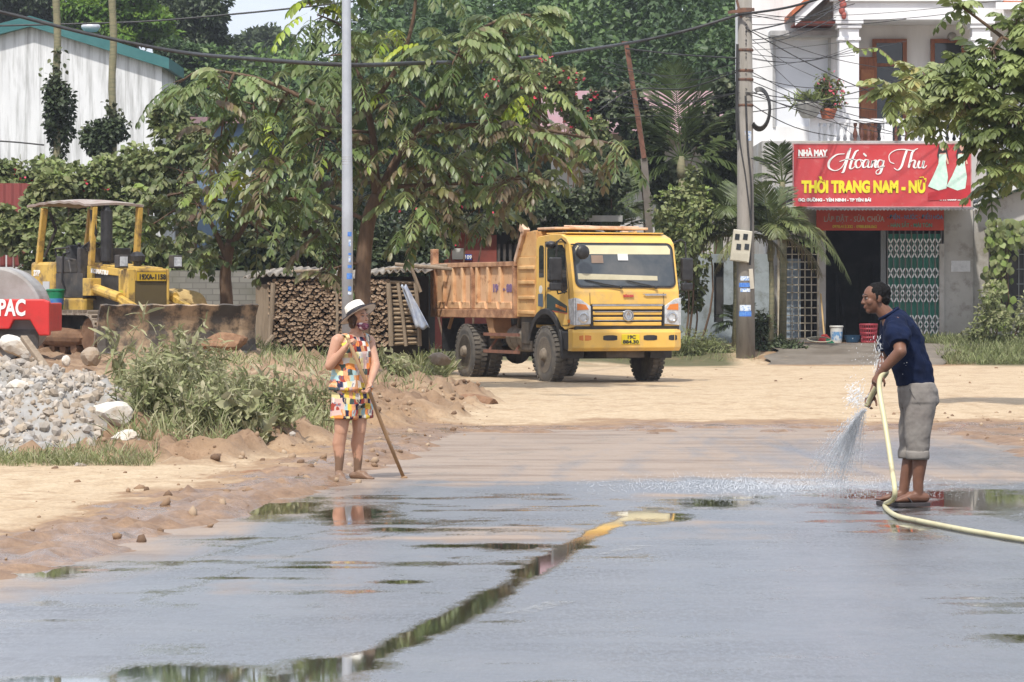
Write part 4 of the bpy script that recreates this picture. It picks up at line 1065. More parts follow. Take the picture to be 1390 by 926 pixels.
# right and left sides
for s in (-1, 1):
    y = s * 1.0
    def sp_(pts, name, mat, off=.004, th=.012, parent=truck, bevel=0):
        m = MB(); m.prism(pts, (0, y + s * off, 0), (1, 0, 0), (0, 0, 1), (0, -s * th, 0)); return m.build(name, mat, parent, bevel=bevel)
    w = sp_([(.02, 1.86), (.80, 1.62), (.94, 1.72), (.80, 2.42), (.70, 2.5), (.08, 2.5), (.02, 2.42)], 'side_window', DKGLASS)
    sp_([(-.36, 1.92), (-.14, 1.92), (-.14, 2.46), (-.2, 2.5), (-.32, 2.5), (-.36, 2.44)], 'rear_quarter_window', DKGLASS)
    m = MB()
    for a, b in (((-.06, 1.3), (-.06, 2.56)), ((-.06, 2.56), (.78, 2.56)), ((.78, 2.56), (1.0, 1.72)), ((1.0, 1.72), (1.0, 1.06)), ((-.06, 1.3), (.1, 1.34)), ((.7, 1.06), (1.0, 1.06))):
        m.bar((a[0], y + s * .004, a[1]), (b[0], y + s * .004, b[1]), .012, .008)
    m.build('door_seam', BLK, truck)
    sp_([(-.02, 1.60), (.05, 1.63), (.20, 1.60), (.92, 1.40), (.92, 1.28), (-.02, 1.34)], 'side_decal', MAT('dark_green_decal', (.03, .055, .055), .4), .003, .006)
    sp_([(.0, 1.335), (.92, 1.275), (.92, 1.26), (.0, 1.32)], 'decal_stripe', MAT('red_stripe', (.5, .05, .03), .4), .004, .006)
    if s == -1: text('DONGFENG', .07, MAT('orange_print', (.7, .25, .03), .5), truck, plane_M((.42, y - .009, 1.385), (.99, 0, -.16), (0, 0, 1)), width=.44, bold=.003)
    sp_([(-.40, 1.40), (-.18, 1.38), (-.18, 1.62), (-.40, 1.62)], 'small_decal', MAT('blue_grey_decal', (.08, .12, .17), .4), .003, .006)
    m = MB(); m.lathe((-.28, y + s * .001, 1.70), (0, s, 0), [(0, .075), (.004, .075)], 20); m.build('round_sticker', MAT('white_sticker', (.7, .7, .66), .5), truck)
    m = MB(); m.bb(.06, .2, y, y + s * .02, 1.70, 1.74); m.build('door_handle', BLK, truck, bevel=.005)
    m = MB(); m.bb(.96, 1.08, y, y + s * .015, 1.1, 1.16); m.build('side_marker', AMB, truck)
    # fender arch
    pts = []
    for k in range(15):
        a = rad(-8 + k * 172 / 14); pts.append((.80 * math.cos(a), .57 + .79 * math.sin(a)))
    inn = [(p[0] * .88, .57 + (p[1] - .57) * .86) for p in pts]
    sp_(pts + inn[::-1], 'wheel_arch', BLK, .05, .42, bevel=.01)
    m = MB(); m.bb(.68, 1.02, y - s * .3, y + s * .02, .62, .95); m.build('step_panel', BLK, truck, bevel=.02)
    # mirrors
    m = MB(); m.tube([(.86, y, 2.52), (.98, y + s * .14, 2.60), (.98, y + s * .22, 2.55), (.98, y + s * .24, 2.2)], .016, 7); m.tube([(.90, y, 1.66), (.98, y + s * .2, 1.62), (.98, y + s * .24, 1.75), (.98, y + s * .24, 2.2)], .014, 7)
    m.build('mirror_arm', BLK, truck)
    m = MB(); m.box((.98, y + s * .25, 2.06), (.11, .22, .42)); m.box((.98, y + s * .25, 1.75), (.10, .21, .15)); m.build('mirror', BLK, truck, bevel=.03)
m = MB(); m.tube([(1.02, -.97, 2.5), (1.2, -.92, 2.5), (1.26, -.86, 2.42)], .013, 7); m.ell((1.27, -.86, 2.36), (.06, .13, .13)); m.build('round_mirror', BLK, truck, smooth=True)
m = MB(); m.ell((.5, -1.13, 2.5), (.12, .1, .07)); m.build('convex_mirror', BLK, truck, smooth=True)
# wheels
def tyre_mesh(w, D):
    r = D / 2; m = MB(); h = w / 2
    m.lathe((0, -h, 0), (0, 1, 0), [(.0, r * .60), (-.0 + .005, r * .66), (.0, r * .80), (.012, r * .92), (.035, r * .975), (.05, r * .985), (w - .05, r * .985), (w - .035, r * .975), (w - .012, r * .92), (w, r * .80), (w - .005, r * .66), (w, r * .60)], 40)
    for k in range(36):
        a = 2 * PI * k / 36
        for yy in (-h * .52, h * .52):
            a2 = a + (.045 if yy > 0 else -.045)
            m.box((math.cos(a2) * r * .985, yy, math.sin(a2) * r * .985), (.035, w * .40, .055), ry=-a2)
    return m
def rim_mesh(w, D, dish):
    r = D / 2; m = MB(); h = w / 2
    m.lathe((0, -h, 0), (0, 1, 0), [(.0, r * .62), (.01, r * .58), (dish * .5, r * .54), (dish, r * .50), (dish, r * .3), (dish * .3, r * .27), (dish * .1 - .04, r * .20), (-.06, r * .16), (-.07, 0.01)], 28)
    for k in range(8):
        a = 2 * PI * k / 8; m.cyl((math.cos(a) * r * .4, -h + dish, math.sin(a) * r * .4), (math.cos(a) * r * .4, -h + dish - .035, math.sin(a) * r * .4), .022, n=6)
    return m
D = 1.04
tf, rf_ = tyre_mesh(.25, D), rim_mesh(.25, D, .07); trr, rrr = tyre_mesh(.26, D), rim_mesh(.26, D, .14)
tm = {}
for key, mm, mt in (('tf', tf, TYRE), ('rf', rf_, RIM), ('tr', trr, TYRE), ('rr', rrr, RIM)):
    me_ = mm.mesh(key); bm = bmesh.new(); bm.from_mesh(me_); bmesh.ops.recalc_face_normals(bm, faces=bm.faces); bm.to_mesh(me_); bm.free(); me_.materials.append(mt); tm[key] = me_
tm['tf'].name = tm['tr'].name = 'wheel'; tm['rf'].name = tm['rr'].name = 'rim'
def wheel(x, y, t_, r_, flip):
    o = bpy.data.objects.new('wheel', tm[t_]); COL.objects.link(o); o.parent = truck; o.location = (x, y, D / 2); o.rotation_euler = (0, RA.uniform(0, 3), PI if flip else 0)
    q = bpy.data.objects.new('rim', tm[r_]); COL.objects.link(q); q.parent = o
wheel(0, -.93, 'tf', 'rf', False); wheel(0, .93, 'tf', 'rf', True)
for s in (-1, 1):
    wheel(-3.85, s * .93, 'tr', 'rr', s > 0); wheel(-3.85, s * .62, 'tr', 'rr', s > 0)
# chassis, axles, tank
m = MB()
for y in (-.42, .42): m.bb(-5.4, 1.1, y - .05, y + .05, .78, 1.03)
for x in (-5.2, -4.4, -3.2, -2.2, -1.2, .9): m.bb(x - .06, x + .06, -.37, .37, .80, 1.0)
m.tube([(0, -.9, .52), (0, .9, .52)], .08, 10); m.tube([(-3.85, -.9, .52), (-3.85, .9, .52)], .11, 10); m.ell((-3.85, 0, .52), (.25, .25, .25)); m.tube([(-3.85, 0, .55), (-.6, 0, .75)], .06, 8)
m.bb(-.3, 1.15, -.36, .36, .48, .95); m.bb(.6, 1.2, -.85, .85, .66, .98)
for s in (-1, 1):
    for x in (0, -3.85): m.tube([(x - .7, s * .42, .78), (x, s * .42, .62), (x + .7, s * .42, .78)], .05, 6)
m.build('chassis', CHAS, truck)
m = MB(); m.lathe((-2.15, -.68, .80), (1, 0, 0), [(0, .0), (.0, .22), (.03, .25), (.2, .25), (.21, .262), (.25, .262), (.26, .25), (.5, .25), (.51, .262), (.55, .262), (.56, .25), (.72, .25), (.75, .22)], 18); m.build('fuel_tank', MAT('dusty_tank', (.22, .19, .15), .7, col2=(.12, .1, .08), scale=4), truck)
m = MB(); m.bb(-1.32, -.78, -.95, -.45, .58, 1.2); m.bb(-1.25, -.9, -.98, -.9, .7, 1.1); m.tube([(-1.35, -.85, 1.15), (-1.5, -.88, 1.25), (-1.6, -.88, 1.0)], .05, 8); m.build('battery_box', CHAS, truck, bevel=.02)
m = MB()
for z in (.86, .54): m.bb(-3.05, -1.35, -1.0, -.96, z - .03, z + .03)
for x in (-2.9, -1.6): m.bar((x, -.97, .52), (x + .1, -.6, 1.1), .04)
m.build('side_guard', MAT('red_primer_rail', (.22, .10, .065), .7, col2=(.14, .07, .05), scale=5), truck)
m = MB(); m.prism([(-3.0, 1.19), (-2.62, 1.19), (-2.55, .80), (-2.75, .78)], (0, -.98, 0), (1, 0, 0), (0, 0, 1), (0, .35, 0)); m.build('mudguard', MAT('peach_mudguard', (.42, .24, .12), .7, col2=(.3, .17, .09), scale=4), truck)
for s in (-1, 1):
    m = MB(); m.bb(-5.32, -5.28, s * .95, s * .5, .5, 1.15); m.build('mud_flap', BLK, truck)
m = MB(); m.bar((-4.75, -.95, 1.2), (-4.95, -.95, .95), .05, .05); m.build('mudguard_stay', MAT('peach_mudguard', (.42, .24, .12)), truck)
# tipper body
m = MB()
m.bb(-5.55, -1.42, -.985, -.955, 1.22, 2.16); m.bb(-5.55, -1.42, .955, .985, 1.22, 2.16); m.bb(-5.55, -1.42, -.95, .95, 1.2, 1.26)
m.bb(-5.6, -5.56, -.99, .99, 1.2, 2.16)
bx = m.build('tipper_side', BOXP, truck)
for s in (-1, 1):
    m = MB(); y = s * 1.0
    m.bb(-5.6, -1.40, y - .05, y + .05, 2.13, 2.22); m.bb(-5.6, -1.40, y - .06, y + .06, 1.17, 1.33)
    for x in (-5.55, -3.55, -1.47): m.bb(x - .05, x + .05, y - .055, y + .055, 1.331, 2.129)
    m.bb(-5.66, -5.52, y - .06, y + .06, 1.17, 2.5)
    m.build('tipper_rail', RUST, truck, bevel=.01)
for s in (-1, 1):
    m = MB(); y = s * 1.01
    for x in (-5.05, -4.55, -4.05, -3.30, -2.75, -2.15): m.bb(x - .05, x + .05, y - .035, y + .035, 1.45, 2.128)
    for x0, x1 in ((-5.45, -4.95), (-4.85, -4.2), (-4.1, -3.65), (-3.45, -2.9), (-2.8, -2.3), (-2.2, -1.6)):
        m.prism([(x0, 1.335), (x1, 1.335), (x1 - .06, 1.47), (x0 + .06, 1.47)], (0, y - .04 * s, 0), (1, 0, 0), (0, 0, 1), (0, .055 * s, 0))
    m.build('tipper_rib', MAT('peach_rib_paint', (.68, .43, .24), .6, col2=(.5, .27, .13), scale=3, col3=(.3, .14, .07), scale3=7, lo3=.58), truck, bevel=.012)
m = MB()
m.bb(-1.40, -.54, -1.0, 1.0, 1.2, 2.30)
m.prism([(-1.40, 2.30), (-.54, 2.30), (-.54, 2.78), (-.66, 2.78), (-1.06, 2.74)], (0, -.98, 0), (1, 0, 0), (0, 0, 1), (0, .04, 0))
m.prism([(-1.40, 2.30), (-.54, 2.30), (-.54, 2.78), (-.66, 2.78), (-1.06, 2.74)], (0, .94, 0), (1, 0, 0), (0, 0, 1), (0, .04, 0))
m.bb(-.62, -.54, -.939, .939, 2.301, 2.76)
m.build('tipper_headboard', MAT('peach_headboard', (.64, .40, .17), .6, col2=(.54, .28, .10), scale=2, col3=(.3, .14, .06), scale3=6, lo3=.6), truck, bevel=.01)
for s in (-1, 1):
    m = MB()
    for z in (1.28, 1.55, 1.83, 2.1): m.bb(-1.3, -.56, s * 1.0 - .03, s * 1.0 + .03, z - .035, z + .035)
    m.build('headboard_rib', MAT('peach_rib_two', (.68, .43, .19), .6, col2=(.5, .27, .1), scale=3), truck, bevel=.015)
m = MB()
m.bar((-1.44, -.98, 2.22), (-1.05, -.98, 2.78), .12, .10); m.bar((-1.44, .98, 2.22), (-1.05, .98, 2.78), .12, .10); m.box((-1.10, -.98, 2.80), (.24, .12, .14), ry=.5)
m.bb(-.7, .12, -.9, .9, 2.785, 2.83); m.box((-.3, -.2, 2.85), (.5, .5, .03), ry=.05); m.box((-.1, .35, 2.84), (.3, .8, .03))
m.build('cab_guard', MAT('bleached_peach_guard', (.66, .46, .32), .6, col2=(.48, .27, .15), scale=4, col3=(.28, .13, .07), scale3=8, lo3=.6), truck, bevel=.012)
text('19C - 884', .2, MAT('faded_blue_stencil', (.2, .13, .25), .6), truck, plane_M((-2.62, -.99, 1.66), (1, 0, 0), (0, 0, 1)), name='stencil', width=1.05, bold=.01)
# ================================================================ bulldozer (local: x forward, y left)
DT = rad(35)
doz = thing('bulldozer', 'old yellow bulldozer with a thin canopy roof and a wide muddy blade', 'bulldozer', (-6.92, 58.5, .50), math.atan2(-math.cos(DT), math.sin(DT)))
DY = MAT('worn_yellow_paint', (.60, .40, .09), .5, col2=(.48, .30, .07), scale=2, col3=(.13, .085, .05), scale3=3.5, lo3=.50, hi3=.66)
DG = MAT('greasy_black_panel', (.035, .033, .034), .5, col2=(.08, .07, .06), scale=5, col3=(.2, .15, .09), scale3=9, lo3=.62, hi3=.8)
STEEL = MAT('muddy_blade_steel', (.10, .088, .075), .6, col2=(.06, .045, .035), scale=1.6, col3=(.42, .30, .19), scale3=1.8, lo3=.44, hi3=.56, bump=.3)
TRK = MAT('track_plate_steel', (.27, .225, .175), .7, col2=(.16, .12, .09), scale=5, bump=.3)
MUDM = MAT('clinging_mud', (.2, .115, .065), .95, col2=(.13, .07, .04), scale=5, bump=.6, bscale=14)
# tracks
for s in (-1, 1):
    y = s * .80; path = []
    r = .36; x0, x1 = -1.25, 1.0
    L = []
    for k in range(12): L.append((x0 + (x1 - x0) * k / 12, .72))
    for k in range(8): a = PI / 2 - PI * k / 8; L.append((x1 + r * math.cos(a), r + r * math.sin(a)))
    for k in range(12): L.append((x1 - (x1 - x0) * k / 12, .0))
    for k in range(8): a = -PI / 2 - PI * k / 8; L.append((x0 + r * math.cos(a), r + r * math.sin(a)))
    m = MB(); n = len(L)
    for i in range(n):
        a = Vector((L[i][0], y, L[i][1])); b = Vector((L[(i + 1) % n][0], y, L[(i + 1) % n][1])); c = (a + b) / 2; d = (b - a); ang = math.atan2(d.z, d.x)
        m.box(c, (d.length * .92, .48, .035), ry=-ang)
        nrm = Vector((-d.z, 0, d.x)).normalized()
        if (nrm.dot(c - Vector((-.1, y, .36))) < 0): nrm = -nrm
        m.box(c + nrm * .04, (.03, .46, .06), ry=-ang)
    m.build('track', TRK, doz)
    m = MB(); m.bb(-1.2, 1.0, y - .12, y + .12, .2, .46)
    for x in (x0, x1): m.cyl((x, y - .15, .36), (x, y + .15, .36), .30, n=20)
    for x in (-.8, -.4, 0, .4): m.cyl((x, y - .14, .13), (x, y + .14, .13), .11, n=12)
    m.ell((-.1, y - .1, .32), (.95, .16, .17)); m.build('track_frame', MUDM, doz)
# hull
m = MB(); m.bb(-1.95, -1.05, -.56, .56, .60, 1.62); m.prism([(-1.05, .72), (.1, .72), (.1, 1.0), (-1.05, 1.0)], (0, -.62, 0), (1, 0, 0), (0, 0, 1), (0, 1.24, 0)); m.build('rear_tank', DY, doz, bevel=.05)
m = MB(); m.bb(-1.9, 1.2, -.4, .4, .35, .95); m.bb(-.95, .1, -.55, .55, 1.0, 1.2); m.bb(-.9, .1, -.60, -.56, 1.0, 1.42); m.build('hull', DG, doz)
HM = Matrix.Translation((.03, 0, -.23)) @ Matrix.Diagonal((1, .84, 1, 1))
def HB():
    q = MB(); q.M = HM; return q
m = HB(); m.prism([(-.15, 1.15), (.2, 1.1), (1.22, 1.05), (1.22, 1.66), (.1, 1.74), (-.15, 1.74)], (0, -.42, 0), (1, 0, 0), (0, 0, 1), (0, .84, 0)); m.build('engine_side', DG, doz, bevel=.02)
m = HB(); m.prism([(-.2, 1.66), (1.2, 1.58), (1.2, 1.70), (.1, 1.79), (-.2, 1.78)], (0, -.45, 0), (1, 0, 0), (0, 0, 1), (0, .035, 0)); m.bb(-.2, .05, -.455, -.415, 1.1, 1.66); m.prism([(-.2, 1.79), (1.2, 1.705), (1.2, 1.74), (-.2, 1.83)], (0, -.4, 0), (1, 0, 0), (0, 0, 1), (0, .8, 0)); m.build('hood_panel', DY, doz, bevel=.01)
m = HB(); m.bb(1.23, 1.40, -.54, -.36, .9, 1.72); m.bb(1.23, 1.40, .36, .42, .9, 1.72); m.bb(1.23, 1.40, -.359, .359, 1.50, 1.72); m.bb(1.23, 1.40, -.359, .359, .78, .90); m.bb(1.0, 1.228, -.50, -.43, .78, 1.70); gf = m.build('radiator_frame', DY, doz, bevel=.02)
def mesh_mat():
    t = NT('radiator_mesh'); v = t.coord('Object', (20, 20, 20)); vo = t.n('ShaderNodeTexVoronoi'); vo.inputs['Randomness'].default_value = 0; sp = t.n('ShaderNodeSeparateXYZ'); t.l(v, sp.inputs[0]); cb = t.n('ShaderNodeCombineXYZ')
    row = t.math('MODULO', t.math('FLOOR', sp.outputs[2]), 2.0); t.l(t.math('ADD', sp.outputs[1], t.math('MULTIPLY', row, .5)), cb.inputs[0]); t.l(sp.outputs[2], cb.inputs[1]); t.l(cb.outputs[0], vo.inputs['Vector']); vo.voronoi_dimensions = '2D'
    f = t.ramp(vo.outputs['Distance'], [(.40, 0.0), (.46, 1.0)]); return t.done(t.pbr(t.mix(f, (.008, .007, .006), (.22, .16, .06)), .7))
m = HB(); m.bb(1.36, 1.385, -.358, .358, .902, 1.498); m.build('radiator_grille', mesh_mat(), gf)
m = HB(); m.bb(1.401, 1.412, -.33, .33, 1.51, 1.66); npl = m.build('number_plate', MAT('deep_yellow_plate', (.6, .38, .03), .5), gf)
m = HB(); m.bb(1.3995, 1.4005, -.34, .34, 1.50, 1.67); m.build('plate_backing', BLK, gf)
text('19XA-1158', .12, BLK, npl, HM @ plane_M((1.415, -.3, 1.54), (0, 1, 0), (0, 0, 1)), width=.6, bold=.004)
text('KOMATSU', .1, WHT, doz, HM @ plane_M((-.05, -.452, 1.66), (.997, 0, -.07), (0, 0, 1)), width=.62, bold=.006)
text('37P', .14, WHT, doz, plane_M((-1.82, -.564, 1.38), (1, 0, 0), (0, 0, 1)), width=.25, bold=.006)
m = MB(); m.bb(-1.45, -1.2, -.572, -.565, 1.1, 1.28); m.build('pale_sticker', MAT('pale_sticker', (.5, .52, .54), .5), doz)
m = HB(); m.bb(1.05, 1.17, -.508, -.502, 1.0, 1.35); m.build('warning_sticker', MAT('yellow_green_sticker', (.5, .5, .08), .5), doz)
for s in (1, -1):
    m = HB(); m.box((1.3, s * .62, 1.84), (.16, .22, .22)); hl = m.build('headlight', DG, doz, bevel=.015); m = HB(); m.bb(1.378, 1.39, s * .62 - .085, s * .62 + .085, 1.76, 1.92); m.build('lens', LAMP, hl)
m = MB(); m.lathe((.30, -.25, 1.5), (0, 0, 1), [(0, .075), (.1, .075), (.12, .105), (.98, .105), (1.0, .075), (1.08, .05)], 14); m.build('exhaust', BLK, doz)
m = HB(); m.lathe((.75, .1, 1.72), (0, 0, 1), [(0, .07), (.12, .08), (.13, .15), (.22, .16), (.28, .09), (.3, .0)], 14); m.build('air_cleaner', BLK, doz)
# controls, seat
m = MB(); m.bb(-1.15, -.75, -.28, .28, 1.2, 1.36); m.box((-1.12, 0, 1.62), (.14, .52, .6), ry=-.2); m.build('seat', MAT('black_vinyl', (.03, .03, .032), .5), doz, bevel=.05)
m = MB(); m.bb(-.32, -.2, -.5, .5, 1.2, 1.86); m.prism([(-.9, 1.42), (-.35, 1.42), (-.45, 1.66), (-.9, 1.72)], (0, -.6, 0), (1, 0, 0), (0, 0, 1), (0, .18, 0)); m.build('console', DG, doz, bevel=.02)
m = MB()
m.tube([(-.55, -.58, 1.05), (-.55, -.66, 1.3), (-.5, -.66, 1.75), (-.38, -.6, 1.78)], .022, 8); m.tube([(-.3, -.42, 1.85), (.0, -.42, 1.95), (.3, -.38, 1.93)], .018, 6); m.tube([(-1.0, -.52, 1.62), (-1.0, -.56, 1.85), (-.5, -.56, 1.86)], .018, 6)
m.build('grab_rail', BLK, doz)
for yy in (-.35, .1, .3): m = MB(); m.tube([(-.5, yy, 1.4), (-.55, yy + .02, 1.9)], .015, 6); m.ell((-.55, yy + .02, 1.92), (.035, .035, .035)); m.build('lever', BLK, doz)
# canopy
for (x0, y0, x1, y1, c) in ((-1.75, -.50, -1.48, -.52, 0), (-1.75, .42, -1.48, .40, 0), (.16, -.47, .32, -.50, 1), (.16, .40, .32, .38, 1)):
    m = MB(); m.bar((x0, y0, 1.55), (x1, y1, 2.56), .11, .09)
    m.build('canopy_post', DY, doz, bevel=.012)
RAGM = MAT('dark_rag', (.03, .025, .022), .9)
m = MB(); m.tube([(.14, -.5, 1.8), (.26, -.46, 2.1), (.3, -.52, 2.5)], .055, 7); m.build('rag', RAGM, doz)
m = MB(); m.tube([(-1.6, -.46, 1.7), (-1.47, -.3, 2.2), (-1.42, -.45, 2.5)], .03, 7); m.build('rag', RAGM, doz)
m = MB()
def cp(u, v):
    return Vector((-2.0 + u * 2.38, -.60 + v * 1.03, 2.60 + .07 * math.sin(u * PI) - .03 * u + .03 * math.sin(v * PI) + .008 * math.sin(u * 40)))
m.sheet(cp, 60, 10); m.build('canopy_roof', MAT('faded_brown_roof', (.30, .235, .20), .7, col2=(.36, .33, .30), scale=1.5, col3=(.2, .12, .09), scale3=4), doz, solid=.04)
# blade
m = MB(); prof = [(0, .0), (-.07, .2), (-.10, .45), (-.06, .7), (.03, .88)]
V = []; n = 24
for k in range(n + 1):
    yy = -1.5 + 3.0 * k / n
    for dx, z in prof: V.append((2.3 + dx + (.10 if abs(yy) > 1.35 else 0), yy, z + .012 * math.sin(k * 1.7) * (z > .8)))
q = len(prof)
m.add(V, [(k * q + i, (k + 1) * q + i, (k + 1) * q + i + 1, k * q + i + 1) for k in range(n) for i in range(q - 1)])
blade = m.build('blade', STEEL, doz, solid=.05)
m = MB(); m.bb(2.27, 2.37, -1.52, 1.52, -.03, .10); m.bb(2.26, 2.3, -1.55, -1.25, -.05, .12); m.build('cutting_edge', MAT('worn_bright_steel', (.42, .42, .42), .35, .8, col2=(.2, .15, .1), scale=3), blade)
m = MB()
for s in (-1, 1):
    m.bar((2.2, s * .95, .3), (.2, s * .62, .42), .16, .2); m.bar((1.25, s * .52, 1.0), (2.15, s * .5, .72), .1); m.cyl((.45, s * .55, 1.15), (1.3, s * .53, 1.0), .09, n=12); m.cyl((1.25, s * .53, .98), (2.1, s * .5, .62), .05, n=10); m.box((.35, s * .56, 1.18), (.3, .2, .3))
m.build('push_arm', DY, doz, bevel=.01)
# green plastic pail on the track
pail = thing('paint_pail', 'green plastic pail with a blue band standing on the bulldozer track', 'pail', (-7.86, 58.35, 1.275))
m = MB(); m.lathe((0, 0, 0), (0, 0, 1), [(0, .13), (.33, .155), (.34, .165), (.36, .165), (.37, .15), (.375, .0)], 22); m.build('body', MAT('green_pail', (.01, .19, .085), .4, col2=(.015, .14, .07), scale=6), pail)
m = MB(); m.lathe((0, 0, .1), (0, 0, 1), [(0, .1385), (.11, .148)], 22); m.build('blue_band', MAT('blue_label', (.04, .13, .45), .4, col2=(.08, .25, .4), scale=9), pail)

# ================================================================ road roller at the left edge
rol = thing('road_roller', 'red road roller with a grey steel drum cut by the left edge', 'roller', (-8.2, 52.3, .5))
RED = MAT('worn_red_paint', (.55, .03, .028), .45, col2=(.42, .025, .022), scale=2.5, col3=(.2, .12, .08), scale3=6, lo3=.6, hi3=.75)
m = mbr(rol); x1 = GX(67, 52)
m.prism([(-11.6, 1.02), (x1 - .62, 1.02), (x1 - .55, 1.16), (x1 - .3, 1.16), (x1 - .16, .92), (x1, .92), (x1, 1.44), (x1 - .1, 1.48), (-11.6, 1.5)], (0, 52, 0), (1, 0, 0), (0, 0, 1), (0, .18, 0))
m.bb(x1 - .16, x1 - .02, 52.181, 53.6, .98, 1.42); m.build('frame', RED, rol, bevel=.02)
m = mbr(rol); m.bb(-11.6, x1 - .2, 52.15, 52.3, .72, 1.015); m.build('skirt', DG, rol)
m = mbr(rol); m.lathe((-8.0, 52.32, 1.24), (0, 1, 0), [(0, .3), (.0, .70), (.03, .74), (1.2, .74), (1.23, .70), (1.23, .2)], 48); m.build('drum', MAT('dusty_steel_drum', (.36, .35, .34), .55, col2=(.26, .24, .22), scale=2, bump=.15), rol)
m = mbr(rol); m.bb(-11.5, -9.2, 52.3, 53.5, .6, 2.0); m.build('hood', RED, rol, bevel=.06)
p = W(-3, 428, 51.995) - Vector(rol.location); text('PAC', 22 / F * 52 / .72, WHT, rol, plane_M((p.x, p.y, p.z), (1, 0, 0), (0, 0, 1)), width=37 / F * 52, bold=.012, shear=.05)
# ================================================================ vegetation
BARK = MAT('brown_bark', (.15, .095, .06), .9, col2=(.10, .065, .042), scale=6, stretch=(4, 4, .8), bump=.5, bscale=25)
PALMB = MAT('ringed_palm_bark', (.22, .20, .12), .8, col2=(.15, .15, .09), scale=5, stretch=(1, 1, 5), bump=.3)
L_MAIN = leaf_mat('dusty_big_leaves', [(0, (.04, .07, .02)), (.2, (.085, .135, .038)), (.42, (.15, .21, .068)), (.6, (.26, .31, .125)), (.72, (.17, .125, .075)), (.8, (.13, .09, .052)), (.88, (.26, .38, .04)), (1, (.40, .46, .04))], .3, .42, .45, .8, (.20, .195, .11))
L_RIGHT = leaf_mat('fresh_big_leaves', [(0, (.07, .10, .03)), (.3, (.14, .18, .06)), (.6, (.25, .30, .11)), (.85, (.34, .38, .17)), (1, (.38, .32, .11))], .28, .42, .4)
L_BUSH = leaf_mat('shrub_leaves', [(0, (.045, .07, .022)), (.4, (.11, .15, .048)), (.7, (.20, .23, .09)), (.9, (.20, .29, .06)), (1, (.26, .36, .07))], .25, .5, .35, 1.5, (.25, .21, .12))
L_DARK = leaf_mat('dark_shrub_leaves', [(0, (.022, .035, .016)), (.5, (.045, .065, .028)), (.85, (.085, .105, .05)), (1, (.14, .15, .08))], .15, .5, .35)  # deep green leaves, darker than the other shrubs
L_WOOD = leaf_mat('woodland_leaves', [(0, (.022, .045, .018)), (.4, (.045, .082, .03)), (.75, (.075, .13, .038)), (1, (.12, .19, .04))], .2, .5, .35, .35)
L_TALL = leaf_mat('dark_tall_leaves', [(0, (.03, .045, .022)), (.5, (.055, .08, .038)), (1, (.1, .125, .06))], .2, .5, .3, .4)
L_BRIGHT = leaf_mat('bright_tree_leaves', [(0, (.05, .10, .015)), (.5, (.10, .19, .025)), (1, (.21, .29, .04))], .3, .5, .3, .4)
L_PALM = leaf_mat('palm_fronds', [(0, (.05, .075, .025)), (.4, (.10, .135, .045)), (.7, (.17, .19, .075)), (.85, (.21, .175, .09)), (1, (.19, .13, .075))], .2, .4, .45)
L_WEED = leaf_mat('dusty_weeds', [(0, (.10, .13, .04)), (.4, (.19, .225, .085)), (.75, (.31, .32, .16)), (1, (.42, .39, .25))], .3, .6, .25, 2, (.33, .30, .21))
FLOW = MAT('red_flowers', (.55, .03, .06), .6, col2=(.45, .06, .10), scale=8)
def local(root, p): return np.asarray(p, float) - np.asarray(root.location, float)
def limb(m, a, b, r0, r1, sag=.0, wob=.12, n=7, seg=6):
    a = Vector(a); b = Vector(b); L = (b - a).length; pts = []; R = []
    o = Vector((RA.uniform(-1, 1), RA.uniform(-1, 1), RA.uniform(-.3, .6))) * wob * L
    for i in range(seg + 1):
        t = i / seg; p = a.lerp(b, t) + o * math.sin(t * PI) + Vector((0, 0, sag * math.sin(t * PI) * L)); pts.append(p); R.append(r0 + (r1 - r0) * t)
    m.tube(pts, R, n); return pts
def big_leaf_tree(name, label, cat, base, forks, lobes, d, per, L, ll, pairs, mat, tints, depth=1.5, trunk_r=.1, droop=.45, hang=.55, tpl=None, group=None, ylim=None):
    """forks: px/py/depth polylines for the trunk; lobes: (px, py, rx, ry[, depth offset])"""
    root = thing(name, label, cat, base, 0, group); b = Vector(base)
    tm_ = MB(); tips = []
    for path, r0, r1 in forks:
        pts = [Vector(p) - b for p in path]; q = crom(pts, 5); tm_.tube(q, [r0 + (r1 - r0) * i / (len(q) - 1) for i in range(len(q))], 9); tips += q[len(q) // 2:]
    fol = Fol(); s = F / d
    for lb in lobes:
        px, py, rx, ry = lb[:4]; dd = d + (lb[4] if len(lb) > 4 else RA.uniform(-depth * .6, depth * .6))
        c = W(px, py, dd) - b; rx_, rz_ = rx / s, ry / s; ryy = max(rx_, rz_) * .9
        src = min(tips, key=lambda p: (p - c).length)
        tw = limb(tm_, src, c, .028, .012, .05)
        k = max(6, int(per * (rx_ * rz_) ** .8 * (lb[5] if len(lb) > 5 else 1)))
        for i in range(k):
            u = NR.normal(size=3); u /= np.linalg.norm(u); rr_ = NR.uniform(.25, 1) ** .5
            p = np.array(c) + u * rr_ * np.array([rx_, ryy, rz_])
            o = np.array([u[0], u[1] - .25, u[2] * .5 + .15]) + NR.normal(size=3) * .3
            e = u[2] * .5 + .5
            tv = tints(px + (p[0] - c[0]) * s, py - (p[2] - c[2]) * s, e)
            pinnate(fol, p - o / np.linalg.norm(o) * L * .35, o, L * NR.uniform(.7, 1.15), pairs, ll * NR.uniform(.85, 1.15), tv, droop, 1.0, tpl, hang)
            if i % 4 == 0: limb(tm_, tw[-2], p - o / np.linalg.norm(o) * L * .35, .011, .006, .03, n=5, seg=3)
    tm_.build('trunk', BARK, root, smooth=True); fol.build('crown', mat, root)
    return root
